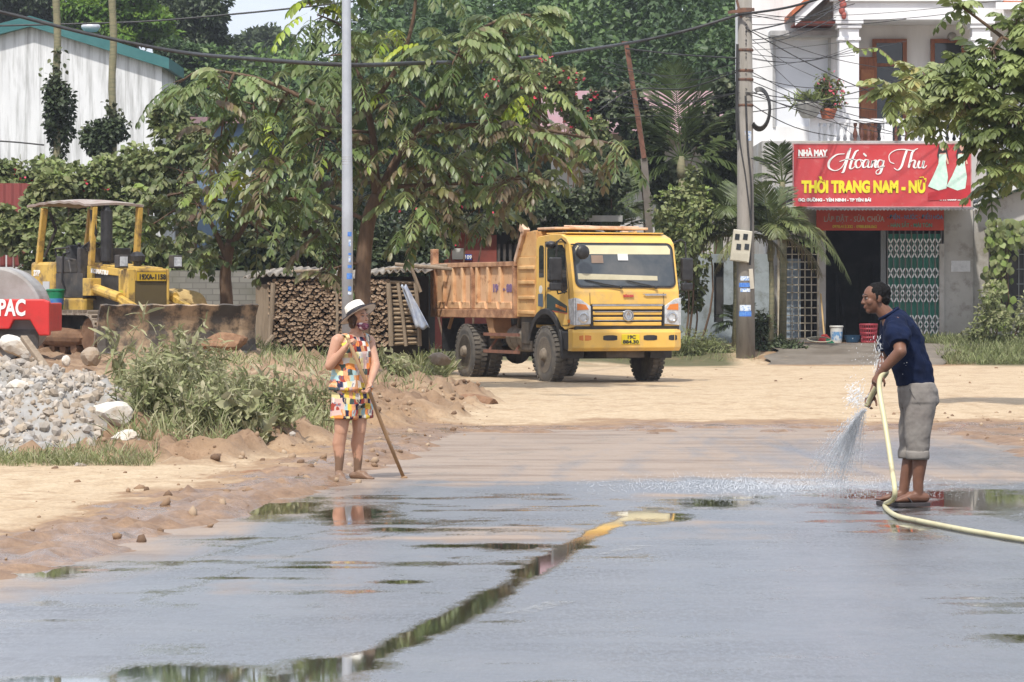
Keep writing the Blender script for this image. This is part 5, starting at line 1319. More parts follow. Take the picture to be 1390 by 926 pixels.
BRIGHTS = [(362, 172, 18), (320, 215, 16), (320, 245, 12), (880, 205, 22), (540, 45, 22), (380, 12, 25), (560, 10, 14), (520, 120, 14), (700, 140, 14), (225, 130, 10), (430, 8, 20)]
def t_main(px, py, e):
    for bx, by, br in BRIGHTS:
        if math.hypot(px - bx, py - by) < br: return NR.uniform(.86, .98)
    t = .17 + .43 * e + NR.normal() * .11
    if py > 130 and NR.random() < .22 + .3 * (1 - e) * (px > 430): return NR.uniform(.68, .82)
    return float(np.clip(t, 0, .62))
d = 55.0; bz = float(ground_z(GX(492, d), d))
P = lambda x, y, dd=55.0: W(x, y, dd)
forks = [([(GX(490, d), d, bz - .1), P(491, 440), P(493, 360), P(500, 300), P(512, 265)], .15, .11),
         ([P(512, 268), P(508, 225), P(505, 180), P(490, 110), P(470, 40)], .09, .03), ([P(514, 265), P(540, 215), P(575, 165), P(620, 110), P(650, 40)], .085, .03),
         ([P(506, 200), P(440, 150), P(360, 110), P(290, 95)], .05, .02), ([P(560, 185), P(640, 170), P(730, 175), P(830, 195)], .05, .018), ([P(500, 300), P(450, 280), P(390, 270)], .04, .015), ([P(520, 255), P(590, 250), P(680, 250)], .04, .015), ([P(500, 150), P(540, 90), P(560, 30), P(570, -60)], .05, .02)]
lobes = [(245, 112, 40, 22), (300, 108, 60, 28), (345, 150, 60, 36), (300, 185, 40, 24), (395, 125, 60, 40), (430, 190, 70, 45), (345, 235, 50, 34), (400, 270, 55, 36), (450, 320, 40, 40), (440, 370, 18, 14),
         (470, 75, 60, 42), (430, 20, 50, 26), (540, 60, 60, 45), (555, 130, 70, 44), (560, 195, 66, 44), (620, 75, 70, 55), (650, 165, 65, 46), (610, 235, 60, 36), (690, 45, 50, 45), (730, 120, 55, 40), (710, 190, 55, 38), (770, 175, 52, 30), (835, 198, 40, 18),
         (690, 245, 45, 24), (745, 245, 38, 20), (650, 290, 45, 20), (560, 285, 55, 38), (600, -30, 70, 30), (480, -40, 80, 30), (720, 20, 40, 30), (500, 250, 50, 34, 1.2), (370, 190, 55, 40, 1.4), (640, 220, 70, 50, 1.5), (470, 140, 60, 46, 1.5)]
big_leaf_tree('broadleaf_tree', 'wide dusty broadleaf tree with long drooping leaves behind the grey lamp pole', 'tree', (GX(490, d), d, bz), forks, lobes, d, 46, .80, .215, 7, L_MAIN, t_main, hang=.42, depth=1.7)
# second tree on the left, smaller leaves
d = 61.0; bz = float(ground_z(GX(308, d), d)); P = lambda x, y, dd=61.0: W(x, y, dd)
forks = [([(GX(310, d), d, bz - .1), P(307, 400), P(306, 370), P(312, 330)], .13, .09), ([P(312, 335), P(335, 300), P(350, 250)], .07, .02), ([P(308, 350), P(285, 300), P(260, 260)], .06, .02), ([P(311, 335), P(310, 280), P(320, 220)], .05, .02)]
def t_left(px, py, e):
    if NR.random() < .06: return NR.uniform(.9, 1)
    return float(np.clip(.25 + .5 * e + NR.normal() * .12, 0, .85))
lobes = [(250, 230, 50, 35), (300, 215, 50, 35), (220, 270, 50, 36), (270, 280, 50, 36), (330, 270, 45, 36), (365, 250, 40, 40), (240, 320, 50, 30), (300, 320, 40, 24), (350, 320, 36, 30), (380, 330, 30, 30), (200, 310, 36, 26), (385, 290, 30, 30), (270, 345, 40, 18)]
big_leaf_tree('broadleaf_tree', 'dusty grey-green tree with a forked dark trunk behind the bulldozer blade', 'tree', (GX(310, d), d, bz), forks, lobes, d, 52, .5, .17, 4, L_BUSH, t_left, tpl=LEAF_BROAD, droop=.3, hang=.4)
# overhanging tree at the right edge
d = 46.0; P = lambda x, y, dd=46.0: W(x, y, dd)
forks = [([(GX(1500, d), d, 0), P(1500, 350), P(1490, 220), P(1475, 120)], .16, .11), ([P(1480, 170), P(1420, 145), P(1360, 130), P(1300, 120), P(1240, 115)], .06, .018), ([P(1478, 140), P(1420, 80), P(1360, 50)], .05, .02), ([P(1490, 210), P(1420, 215), P(1350, 215)], .045, .015), ([P(1475, 120), P(1450, 20), P(1400, -40)], .06, .02)]
def t_right_sunlit(px, py, e):
    t = .25 + .42 * e + (.25 if px < 1290 else -.05) + NR.normal() * .1  # sunlight painted into the tint: left leaves paler, undersides darker
    return float(np.clip(t, 0, 1))
lobes = [(1222, 120, 28, 18), (1255, 105, 36, 24), (1265, 150, 40, 24), (1300, 95, 40, 30), (1310, 140, 42, 32), (1345, 70, 44, 30), (1350, 120, 44, 34), (1350, 175, 40, 28), (1375, 165, 36, 30), (1366, 215, 34, 24), (1388, 215, 26, 26), (1345, 246, 16, 12), (1380, 40, 30, 40), (1300, 6, 16, 8), (1420, 120, 50, 70), (1430, 30, 50, 60), (1335, 145, 36, 24, 1.0), (1290, 120, 40, 24, 1.0)]
big_leaf_tree('broadleaf_tree', 'overhanging tree with fresh pale green leaves at the right edge of the street', 'tree', (GX(1500, d), d, 0), forks, lobes, d, 150, .50, .18, 5, L_RIGHT, t_right_sunlit, droop=.25, hang=.3, tpl=leaf_tpl(.55, 3, .2, .25))

# ---------------------------------------------------------------- leaf clouds
def cloud(fol, c, r, n, size, tlo, thi, tpl=LEAF_QUAD, shell=.55, sub=7, flat=.0):
    """leaves spread through a lumpy crown volume: a few sub-lobes, more leaves towards their outside"""
    c = np.asarray(c, float); r = np.asarray(r, float)
    subs = []
    for k in range(sub):
        u = rdir(1)[0] * NR.uniform(.35, .8); subs.append((c + u * r, r * NR.uniform(.35, .6)))
    per = max(1, n // sub)
    for cc, rr_ in subs:
        u = rdir(per); q = NR.uniform(shell, 1.05, per) ** .6; P_ = cc + u * q[:, None] * rr_
        D_ = u + NR.normal(size=(per, 3)) * .7; D_[:, 2] -= .35; N_ = u * .8 + NR.normal(size=(per, 3)) * .5; N_[:, 2] += .8
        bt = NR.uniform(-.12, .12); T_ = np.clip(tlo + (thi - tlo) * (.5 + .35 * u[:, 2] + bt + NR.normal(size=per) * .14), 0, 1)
        fol.add(tpl, P_, dirs_frames(D_, N_), size * NR.uniform(.7, 1.3, per), T_)
def shrub(label, lobes, d, n, size, mat, tlo=.1, thi=.8, name='shrub', cat='shrub', tpl=LEAF_BROAD, flowers=0, stems=True, depth=.9, basey=None, group=None):
    s = F / d; xs = [l[0] for l in lobes]; bx_ = GX(sum(xs) / len(xs), d); z0 = float(ground_z(bx_, d))
    root = thing(name, label, cat, (bx_, d, z0), 0, group); b = Vector(root.location); fol = Fol(); tm_ = MB(); fl = Fol()
    tot = sum(l[2] * l[3] for l in lobes)
    for l in lobes:
        px, py, rx, ry = l[:4]; c = W(px, py, d + RA.uniform(-depth * .4, depth * .4)) - b
        k = int(n * l[2] * l[3] / tot); cloud(fol, c, (rx / s, depth * max(rx, ry) / s, ry / s), k, size, tlo, thi, tpl)
        if stems: limb(tm_, (c.x * .6, c.y * .5, -.05), c, .03, .012, 0, .1, 6)
        if flowers:
            kf = max(1, int(flowers * l[2] * l[3] / tot)); u = rdir(kf); u[:, 1] = -abs(u[:, 1]); P_ = np.array(c) + u * np.array([rx / s, depth * rx / s, ry / s]) * 1.0
            for q in range(3): fl.add(LEAF_BROAD, P_ + NR.normal(size=P_.shape) * .03, dirs_frames(rdir(kf), rdir(kf)), np.full(kf, size * .6), np.full(kf, .5))
    if stems: tag(tm_.build('stem', BARK, root, smooth=True), kind='stuff')
    fol.build('foliage', mat, root)
    if flowers: fl.build('blossom', FLOW, root)
    return root
shrub('vine-covered hedge below the white warehouse, left of the palm trunks', [(15, 235, 34, 26), (50, 240, 40, 28), (30, 270, 40, 30)], 73, 5200, .12, L_BUSH, .0, .75, 'hedge', 'hedge', flowers=10)
shrub('tangled hedge below the warehouse at the foot of the palm trunks', [(100, 238, 44, 30), (150, 245, 44, 34), (110, 280, 50, 34), (170, 285, 40, 34)], 72, 6500, .12, L_BUSH, .05, .85, 'hedge', 'hedge', flowers=8)
shrub('hedge right of the palm trunks, rising beside the warehouse corner', [(205, 225, 40, 36), (250, 200, 40, 34), (230, 160, 30, 26), (210, 262, 44, 36)], 70, 5200, .13, L_BUSH, .05, .8, 'hedge', 'hedge')
shrub('pale dusty shrub in front of the red sheet wall at the left edge', [(18, 300, 34, 34), (50, 305, 30, 36), (70, 270, 36, 26)], 68, 3200, .15, L_BUSH, .3, .85)
shrub('dense green shrub behind the bulldozer canopy', [(110, 320, 50, 46), (170, 325, 46, 50), (220, 350, 46, 30), (60, 345, 40, 30)], 67.5, 5200, .14, L_BUSH, .05, .75)
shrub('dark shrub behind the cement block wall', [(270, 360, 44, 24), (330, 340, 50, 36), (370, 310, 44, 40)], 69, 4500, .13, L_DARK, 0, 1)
shrub('dark greenery behind the firewood shed roof', [(420, 330, 50, 40), (470, 350, 44, 40), (520, 330, 50, 44), (560, 345, 44, 44)], 69, 8000, .13, L_DARK, 0, .95)
shrub('creeper with red blossoms on the roof slab of the red-walled house', [(560, 300, 40, 18), (610, 290, 44, 22), (660, 300, 44, 18), (600, 320, 30, 18), (700, 285, 40, 24), (560, 265, 50, 26), (640, 255, 50, 30)], 75.5, 7000, .11, L_DARK, .2, 1, 'creeper', 'creeper', flowers=26)
shrub('bougainvillea with crimson blossoms between the broadleaf tree and the leaning pole', [(720, 95, 46, 22), (760, 120, 40, 30), (690, 130, 40, 30), (790, 165, 36, 40)], 78, 4200, .12, L_BUSH, .1, .8, 'bougainvillea', 'shrub', flowers=60)
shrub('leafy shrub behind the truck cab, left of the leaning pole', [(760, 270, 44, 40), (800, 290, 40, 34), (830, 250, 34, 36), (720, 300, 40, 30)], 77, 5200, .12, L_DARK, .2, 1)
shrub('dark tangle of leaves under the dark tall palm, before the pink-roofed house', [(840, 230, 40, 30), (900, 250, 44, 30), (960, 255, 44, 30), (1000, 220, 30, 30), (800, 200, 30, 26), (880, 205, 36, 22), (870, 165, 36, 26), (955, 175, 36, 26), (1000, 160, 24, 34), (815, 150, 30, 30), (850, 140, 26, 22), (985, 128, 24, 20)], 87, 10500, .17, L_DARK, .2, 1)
shrub('olive bush behind the truck mirror, right of the leaning pole', [(925, 340, 34, 44), (905, 300, 30, 34), (955, 300, 28, 40), (930, 265, 28, 36), (940, 390, 22, 34)], 76.5, 4300, .11, L_BUSH, .2, .85)
shrub('low dry shrub at the foot of the garden wall beside the truck', [(935, 470, 26, 22), (965, 472, 26, 20), (990, 480, 14, 14)], 76, 2600, .12, L_WEED, .0, .7, tpl=LEAF_THIN)
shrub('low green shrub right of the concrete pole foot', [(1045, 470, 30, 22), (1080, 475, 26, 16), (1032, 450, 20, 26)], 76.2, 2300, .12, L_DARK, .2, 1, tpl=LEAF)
shrub('scraggly weed bush by the vine-grown window at the right edge', [(1350, 420, 26, 34), (1385, 440, 24, 40), (1330, 455, 26, 24)], 78, 2200, .10, L_WEED, 0, .8, tpl=LEAF, stems=True)
# vine on the right window: heart leaves hanging
rt = thing('climbing_vine', 'heart-leaved vine hanging over the barred window at the right edge', 'vine', (GX(1365, 79.4), 79.4, .3)); fol = Fol(); b = np.array(rt.location); k = 190
P_ = np.array([W(NR.uniform(1340, 1392), NR.uniform(296, 330), 79.4 + NR.uniform(-.3, .2)) for _ in range(k)] + [W(NR.normal(1357, 9), NR.uniform(320, 440), 79.4 + NR.uniform(-.2, .2)) for _ in range(k)]) - b
D_ = np.tile([0, -.25, -1.0], (len(P_), 1)) + NR.normal(size=P_.shape) * .35; N_ = np.tile([0, -1, .5], (len(P_), 1)) + NR.normal(size=P_.shape) * .3
fol.add(leaf_tpl(.85, 3, .1, .15), P_, dirs_frames(D_, N_), NR.uniform(.13, .22, len(P_)), NR.uniform(.35, 1, len(P_))); fol.build('foliage', L_BUSH, rt)
m = MB(); m.M = Matrix.Translation(-Vector(rt.location))
for k in range(5): m.tube(crom([W(1352 + k * 5, 300, 79.45), W(1356 + k * 3, 360, 79.4), W(1355 + k * 4, 450, 79.5)]), .012, 5)
m.build('stem', BARK, rt)
rt = thing('flowering_vine', 'thin trailing vine sprig hanging from the wires before the balcony door', 'vine', W(1190, 75, 79)); fol = Fol(); b = np.array(rt.location); P_ = []; 
for t in np.linspace(0, 1, 26): P_.append(np.array(W(1150 + 80 * t, 55 + 30 * t + 5 * math.sin(t * 9), 79 - .3 * t)) - b)
P_ = np.array(P_); D_ = np.tile([.2, -.2, -1.0], (26, 1)) + NR.normal(size=(26, 3)) * .3
fol.add(leaf_tpl(.6, 3, .1, .15), P_, dirs_frames(D_, np.tile([0, -1, .5], (26, 1))), NR.uniform(.10, .17, 26), NR.uniform(.75, 1, 26)); fol.build('foliage', L_BUSH, rt)
m = MB(); m.tube([Vector(p) for p in P_], .008, 5); m.build('stem', BARK, rt)

# ---------------------------------------------------------------- palms
def frond(fol, base, d, L, droop, n, ll, tint, V=.35):
    base = np.asarray(base, float); d = np.asarray(d, float); d /= np.linalg.norm(d); side = np.cross(d, (0, 0, 1.0)); side /= max(1e-6, np.linalg.norm(side))
    def pt(t): return base + d * L * t * (1 - .15 * t) + np.array([0, 0, -droop * L * t ** 2.2])
    P = []; D = []; N = []; S = []
    for t in np.linspace(.14, 1, n):
        tan = pt(t + .02) - pt(t - .02); tan /= np.linalg.norm(tan); up = np.cross(side, tan)
        for sg in (1, -1):
            P.append(pt(t)); D.append(side * sg * .9 + tan * (.55 + .6 * t) + up * V + np.array([0, 0, -.18]) + NR.normal(size=3) * .07); N.append(up + NR.normal(size=3) * .1); S.append(ll * (math.sin(PI * min(1, .12 + t * .85)) ** .6) * NR.uniform(.9, 1.1))
    P = np.array(P)
    fol.add(leaf_tpl(.075, 3, .3, .45), P, dirs_frames(np.array(D), np.array(N)), np.array(S), np.clip(tint + NR.normal(size=len(P)) * .06, 0, 1))
    m = MB(); q = [pt(t) for t in np.linspace(0, 1, 7)]; m.tube([Vector(p) for p in q], [.022, .02, .016, .013, .01, .007, .004], 5, cap=False); fol.raw(m.v, m.f, min(tint + .15, .75))
def palm(label, px, py, d, spec, trunk_r=.09, ll=.42, L=1.8, cat='palm', seed=0):
    """spec: list of (angle in the picture plane, depth tilt, length factor, droop, tint)"""
    c = W(px, py, d); z0 = float(ground_z(c.x, d)); root = thing('palm_tree', label, cat, (c.x, d, z0)); cl = c - Vector(root.location); fol = Fol()
    for an, dp, lf, dr, ti in spec:
        a = rad(an); frond(fol, cl, (math.cos(a), dp, math.sin(a)), L * lf, dr, 44, ll * (.7 + .3 * lf), ti)
    m = MB(); m.tube([(0, 0, -.1), (.03, 0, cl.z * .5), tuple(cl)], [trunk_r * 1.2, trunk_r, trunk_r * .8], 10)
    m.lathe(cl + Vector((0, 0, -.5)), (0, 0, 1), [(0, trunk_r), (.2, trunk_r * 1.3), (.55, trunk_r * .7)], 10)
    m.build('trunk', PALMB, root, smooth=True); fol.build('crown', L_PALM, root); return root
palm('palm with an arching frond reaching across the red sign from beside the concrete pole', 1046, 325, 76.3, [(98, -.2, .95, .15, .45), (78, .3, 1.0, .2, .4), (50, -.4, 1.15, .75, .55), (38, .1, 1.2, .7, .6), (62, -.7, .9, .5, .6), (120, -.3, 1.0, .4, .4), (138, .3, 1.0, .6, .5), (20, -.5, .9, .55, .55), (155, -.5, .9, .6, .7), (165, .2, .8, .7, .85), (10, .4, .8, .7, .85), (70, -.5, 1.1, .45, .5), (58, .5, 1.1, .6, .45), (108, .5, 1.0, .3, .4), (30, -.2, 1.25, .8, .5), (130, -.6, .9, .6, .55), (85, -.9, .8, .6, .6)], .06, .44, 1.95)
palm('palm with green and brown drooping fronds behind the concrete pole, reaching left', 998, 320, 76.6, [(110, -.2, 1.1, .3, .35), (88, .2, 1.1, .3, .4), (62, -.3, 1.1, .45, .5), (135, -.4, 1.15, .6, .45), (150, .2, 1.1, .6, .5), (40, .3, 1.0, .5, .5), (165, -.3, 1.0, .65, .8), (178, .1, .9, .6, .9), (15, -.5, .8, .6, .85), (125, .5, 1.0, .5, .4), (100, -.6, 1.1, .5, .45), (140, -.6, 1.1, .7, .55), (75, -.5, 1.0, .5, .45), (158, .5, 1.1, .6, .5), (172, -.5, .9, .65, .75), (118, .2, 1.15, .35, .4)], .07, .44, 1.95)
palm('small palm with upright fronds beside the leaning rusty pole', 832, 320, 78.5, [(105, -.2, 1.1, .2, .3), (80, .2, 1.1, .2, .35), (60, -.3, 1.0, .35, .4), (125, -.3, 1.0, .4, .35), (145, .1, .9, .5, .4), (40, -.1, .9, .5, .45), (20, .3, .8, .6, .5), (95, .4, 1.1, .3, .4), (70, -.5, 1.0, .5, .45), (135, -.5, 1.0, .6, .4), (160, 0, .9, .6, .5)], .07, .44, 2.1)
palm('dark tall palm with stiff fronds behind the thin wires', 925, 215, 86, [(95, -.2, 1.2, .05, .15), (110, .1, 1.1, .1, .15), (75, -.1, 1.1, .1, .2), (130, -.2, 1.0, .2, .1), (50, -.2, 1.1, .2, .2), (30, -.1, 1.0, .3, .15), (150, .1, 1.0, .3, .1), (10, -.3, .9, .4, .2), (170, -.3, .9, .4, .1), (-10, -.3, .7, .5, .1), (190, -.2, .7, .5, .1)], .1, .7, 2.5)
palm('palm with fronds showing behind the concrete pole and the window grille', 1062, 250, 79, [(95, -.2, 1.0, .2, .2), (70, -.1, 1.0, .3, .25), (120, .1, 1.0, .3, .2), (45, -.2, .9, .5, .3), (140, -.2, .9, .5, .3), (20, -.3, .8, .6, .3), (160, -.3, .8, .6, .3)], .08, .42, 1.4)
palm('cycad-like palm with dark low fronds behind the concrete pole foot', 1002, 440, 77, [(20, -.6, .7, .3, .1), (45, -.4, .7, .3, .15), (70, -.4, .7, .2, .2), (110, -.5, .7, .2, .1), (135, -.5, .7, .3, .15), (160, -.6, .7, .3, .1), (5, -.6, .6, .3, .1), (175, -.5, .6, .3, .1)], .12, .28, 1.2)
def frame_path(root, pts): return [Vector(p) - Vector(root.location) for p in pts]
# two slender palm trunks with creepers before the warehouse
for px, top, vine, lab in ((77, 0, (82, 160, 22, 62), 'slender palm trunk wrapped in a dark creeper column, left one before the white warehouse'), (153, 0, (142, 188, 30, 32), 'slender ringed palm trunk with a low rounded creeper at its foot before the white warehouse')):
    d = 80.0; x = GX(px, d); z0 = .45; root = thing('palm_tree', lab, 'palm', (x, d, z0)); m = MB(); n = 30
    m.tube([(.02 * math.sin(k), 0, 10.5 * k / n) for k in range(n + 1)], [.085 + .006 * (k % 2) for k in range(n + 1)], 9); m.build('trunk', PALMB, root, smooth=True)
    fol = Fol()
    for k in range(9): a = 2 * PI * k / 9; frond(fol, (0, 0, 10.4), (math.cos(a), math.sin(a), .7), 2.0, .6, 24, .5, .3)
    fol.build('crown', L_PALM, root); fol = Fol(); s = F / d
    c = W(vine[0], vine[1], d - .1) - Vector(root.location); cloud(fol, c, (vine[2] / s, vine[2] / s, vine[3] / s), 2600, .10, 0, .75, LEAF_BROAD, .3, 10)
    for k in range(70):
        p = np.array([[NR.normal() * .12, -.12, c.z + vine[3] / s * NR.uniform(.4, 1.6)]]); fol.add(LEAF_BROAD, p, dirs_frames(rdir(1, -.5), rdir(1, 1)), np.array([.13]), np.array([NR.uniform(.7, 1)]))
    fol.build('creeper', L_DARK, root)
# banana plants
def banana(label, px, py, d, leaves):
    c = W(px, py, d); z0 = float(ground_z(c.x, d)); root = thing('banana_plant', label, 'plant', (c.x, d, z0)); b = Vector(root.location); fol = Fol()
    for (x0, y0, x1, y1, w, ti) in leaves:
        a = np.array(W(x0, y0, d) - b); e = np.array(W(x1, y1, d - .4) - b); L = np.linalg.norm(e - a)
        fol.add(leaf_tpl(w, 8, .35, .25), a[None], dirs_frames((e - a)[None], np.array([[0, -.8, .6]])), np.array([L]), np.array([ti]))
    m = MB(); m.tube([(0, 0, -.1), tuple((c - b) * .6), tuple(c - b)], [.16, .13, .08], 9); m.build('trunk', MAT('banana_stem', (.12, .15, .06), .7), root, smooth=True); fol.build('leaf', L_PALM, root)
banana('banana plant with broad torn leaves behind the leaning pole', 895, 240, 88, [(895, 235, 885, 150, .2, .25), (895, 235, 935, 205, .3, .45), (895, 235, 855, 190, .24, .25), (895, 240, 955, 228, .22, .55)])
banana('banana plant with a pale tall leaf behind the dark palm', 975, 240, 90, [(975, 235, 965, 135, .22, .4), (975, 235, 1000, 150, .2, .3), (975, 235, 945, 180, .22, .25)])

# ---------------------------------------------------------------- background trees and woodland
def crown_tree(label, px, py, rx, ry, d, n, size, mat, tlo, thi, lobes=5, name='tree', squash=1.0):
    s = F / d; c = W(px, py, d); z0 = float(ground_z(c.x, d)); root = thing(name, label, 'tree', (c.x, d, z0)); cl = c - Vector(root.location); fol = Fol(); m = MB()
    pts = limb(m, (0, 0, -.2), (cl.x, 0, cl.z * .75), .28, .14, 0, .04, 8)
    for k in range(lobes):
        a = 2 * PI * k / lobes + RA.uniform(-.4, .4); q = np.array(cl) + np.array([math.cos(a) * rx / s * .55, math.sin(a) * rx / s * .5, RA.uniform(-.6, .7) * ry / s])
        cloud(fol, q, (rx / s * .55, rx / s * .55, ry / s * .5), n // lobes, size, tlo, thi, LEAF_QUAD, .4, 8)
        limb(m, pts[-2], q, .1, .03, .05, .1, 6)
    cloud(fol, cl, (rx / s * .7, rx / s * .7, ry / s * .8), n // 4, size, tlo, thi)
    m.build('trunk', BARK, root, smooth=True); fol.build('crown', mat, root); return root
crown_tree('bright yellow-green tree behind the warehouse roof', 155, 35, 85, 50, 136, 15000, .24, L_BRIGHT, .05, .9, 7)
crown_tree('tall dark tree beside the patch of sky, right of the bright tree', 262, 45, 62, 62, 142, 14000, .24, L_TALL, 0, 1, 7)
crown_tree('dark tree crown at the top left corner behind the warehouse', 20, 10, 80, 40, 150, 9000, .27, L_TALL, 0, .9, 6)
crown_tree('hazy blue-green tree below the patch of sky', 358, 62, 42, 34, 215, 5000, .42, L_TALL, .1, .9, 6)
crown_tree('dark tree between the tall tree and the palm trunk, behind the teal roof', 225, 15, 60, 40, 158, 8000, .27, L_TALL, .1, .9, 5)
crown_tree('tree behind the blue house, under the tall dark tree', 262, 100, 50, 40, 132, 8000, .22, L_WOOD, 0, .8, 5)
crown_tree('tree at the lower left of the broadleaf crown, right of the blue house', 345, 118, 56, 40, 128, 8000, .22, L_TALL, 0, .8, 5)
fol = Fol(); nb = 0
for yy in np.arange(112, 200, 5.2):
    hw = .17 * yy + 12
    for xx in np.arange(-hw, hw, 4.4):
        x = xx + NR.uniform(-1.6, 1.6); y = yy + NR.uniform(-1.6, 1.6); px = CX + x / y * F; z0 = float(ground_z(x, y))
        h = NR.uniform(8.5, 13); r = NR.uniform(1.9, 2.9)
        if x < -9.2 and y < 134: continue
        if px < 300: h = min(h, (330 / F * y + 1.55) - z0)
        if 250 < px < 480: h = min(h, (318 / F * y + 1.55) - z0)
        if h < 3: continue
        wd = px < 720
        n = 2600 if yy < 130 else 1300
        if NR.random() < .25: tl, th = .35, 1.0
        else: tl, th = 0, .75
        cloud(fol, (x, y, z0 + h * .62), (r, r, h * .42), n, .27 if yy < 135 else .40, tl, th, LEAF_QUAD, .5, 8); nb += 1
wd = fol.build('woodland', L_WOOD); tag(wd, 'dense dark green woodland closing the view on the hillside', 'woodland', kind='stuff')
# ================================================================ weeds, grass, rubble, stones
fol = Fol()
def blades(n, xr, yr, h, cond=None, tl=.2, th=1.0, clump=.25):
    x = NR.uniform(*xr, n); y = NR.uniform(*yr, n)
    k = fbm(x * 1.5, y * 1.5, 71) > NR.uniform(.3, .62, n)
    if cond is not None: k &= cond(x, y)
    x, y = x[k], y[k]; m_ = len(x); z = ground_z(x, y) - .01
    D_ = NR.normal(size=(m_, 3)) * .38; D_[:, 2] = 1; N_ = NR.normal(size=(m_, 3)); N_[:, 2] = .2
    fol.add(leaf_tpl(.07, 3, .2, .6), np.stack([x, y, z], 1), dirs_frames(D_, N_), h * NR.uniform(.4, 1.25, m_), NR.uniform(tl, th, m_))
sbf = lambda x, y: np.minimum(xb(y) - x, (y - 30.5) * .8)
blades(16000, (9.4, 13.5), (73, 79.6), .2, lambda x, y: x > 9.5 + .25 * np.sin(y), .0, .7)
blades(4200, (-4.2, -.2), (43, 62), .2, lambda x, y: (sbf(x, y) > .7), .0, .8)
blades(2600, (-1.9, -1.2), (60.5, 66), .4, None, 0, .7)
blades(8000, (-4.2, -1.7), (31.5, 38), .2, lambda x, y: (sbf(x, y) > .5) & ((x > -3.75) | (y > 34.8)), .1, 1)
blades(3800, (-5.4, -3.2), (30.0, 31.0), .12, None, .1, 1)
blades(1500, (-2.2, -1.3), (33.5, 38), .2, lambda x, y: (sbf(x, y) > .3), .1, 1)
blades(2500, (-9.5, -4), (62, 66), .3, None, 0, .8)
blades(1600, (-3, 5.5), (74, 79), .15, None, 0, .6)
g = fol.build('grass', L_WEED); tag(g, 'dusty grass and low weeds along the dirt bank and verges', 'grass', kind='stuff')
def weed(label, px, d, h, nst, wpx, tall=0, leafl=.075, tl=.1, th=1.0, tpl=LEAF):
    x0 = GX(px, d); z0 = float(ground_z(x0, d)); root = thing('weed_plant', label, 'weed', (x0, d, z0)); f = Fol(); m = MB(); w = wpx / F * d
    for k in range(nst):
        bx, by = NR.normal() * w * .45, NR.normal() * w * .4; hh = h * NR.uniform(.45, 1.05) * (1 - .35 * min(1, abs(bx) / w)); lean = NR.normal(size=2) * .22
        zz = float(ground_z(x0 + bx, d + by)) - z0
        pts = [np.array([bx + lean[0] * hh * t * t, by + lean[1] * hh * t * t, zz + hh * t]) for t in np.linspace(0, 1, 6)]
        m.tube([Vector(p) for p in pts], [.006, .006, .005, .004, .003, .002], 4, cap=False)
        nl = int(10 + hh * 18); T = NR.uniform(.08, 1, nl) ** .7; P_ = np.array([pts[0] + (pts[-1] - pts[0]) * t + NR.normal(size=3) * .012 for t in T])
        D_ = rdir(nl, .25); N_ = rdir(nl, 1.5); tt = np.clip(tl + (th - tl) * (.3 + .5 * T + NR.normal(size=nl) * .15), 0, 1)
        f.add(tpl, P_, dirs_frames(D_, N_), leafl * NR.uniform(.6, 1.3, nl), tt)
    tag(m.build('stem', MAT('weed_stem', (.20, .18, .09), .8), root), kind='stuff'); f.build('foliage', L_WEED, root)
weed('tall leafy weed with a raised tip beside the bulldozer track', 245, 35.2, .80, 16, 30, leafl=.11)
weed('dense weed clump next to the white boulders', 205, 33.4, .55, 26, 36, leafl=.15, tpl=LEAF_THIN)
weed('bushy weed clump in the middle of the dirt bank', 290, 34.6, .55, 30, 50)
weed('greyish weed clump in front on the bank, above the mud', 330, 33.6, .45, 26, 44, th=1)
weed('weed clump behind the others, below the blade corner', 345, 36.4, .5, 26, 46, leafl=.15, tpl=LEAF_THIN)
weed('weed clump nearest the woman on the bank', 405, 35.5, .5, 24, 36, leafl=.16, tpl=LEAF_THIN)
weed('low weed with broad pale leaves at the bank foot', 330, 32.6, .34, 12, 24, leafl=.12, tl=.5, th=1, tpl=LEAF_BROAD)
weed('green weed tuft right behind the woman', 535, 50.0, .35, 20, 34, leafl=.12)
weed('feathery weed tuft left of the truck rear wheel', 585, 57.0, .42, 18, 26, leafl=.14, tpl=LEAF_THIN)
weed('reedy pale stalks beside the bulldozer track', 160, 35.5, .95, 5, 10, leafl=.2, tl=.5, th=.9, tpl=LEAF_THIN)
for k, (px, dd, hh, lab) in enumerate(((185, 32.6, .5, 'grassy weed clump touching the flat pale stone of the rubble'), (225, 32.9, .6, 'weed clump in front of the tall leafy weed on the bank'), (262, 32.4, .5, 'front weed clump above the lane, left of the broad pale leaves'), (300, 33.2, .6, 'thick weed clump just behind the broad pale leaves'), (372, 33.6, .55, 'weed clump on the bank edge between the clay lump and the woman'), (425, 37.5, .6, 'weed clump half hidden behind the raised arm of the woman'), (230, 36.5, .75, 'upright weed clump against the left end of the blade'), (285, 37.0, .65, 'upright weed clump against the middle of the blade'))):
    weed(lab, px, dd, hh, 24, 34, leafl=(.08, .14)[k % 2], tpl=(LEAF, LEAF_THIN)[k % 2], tl=.1 * (k % 3), th=1)
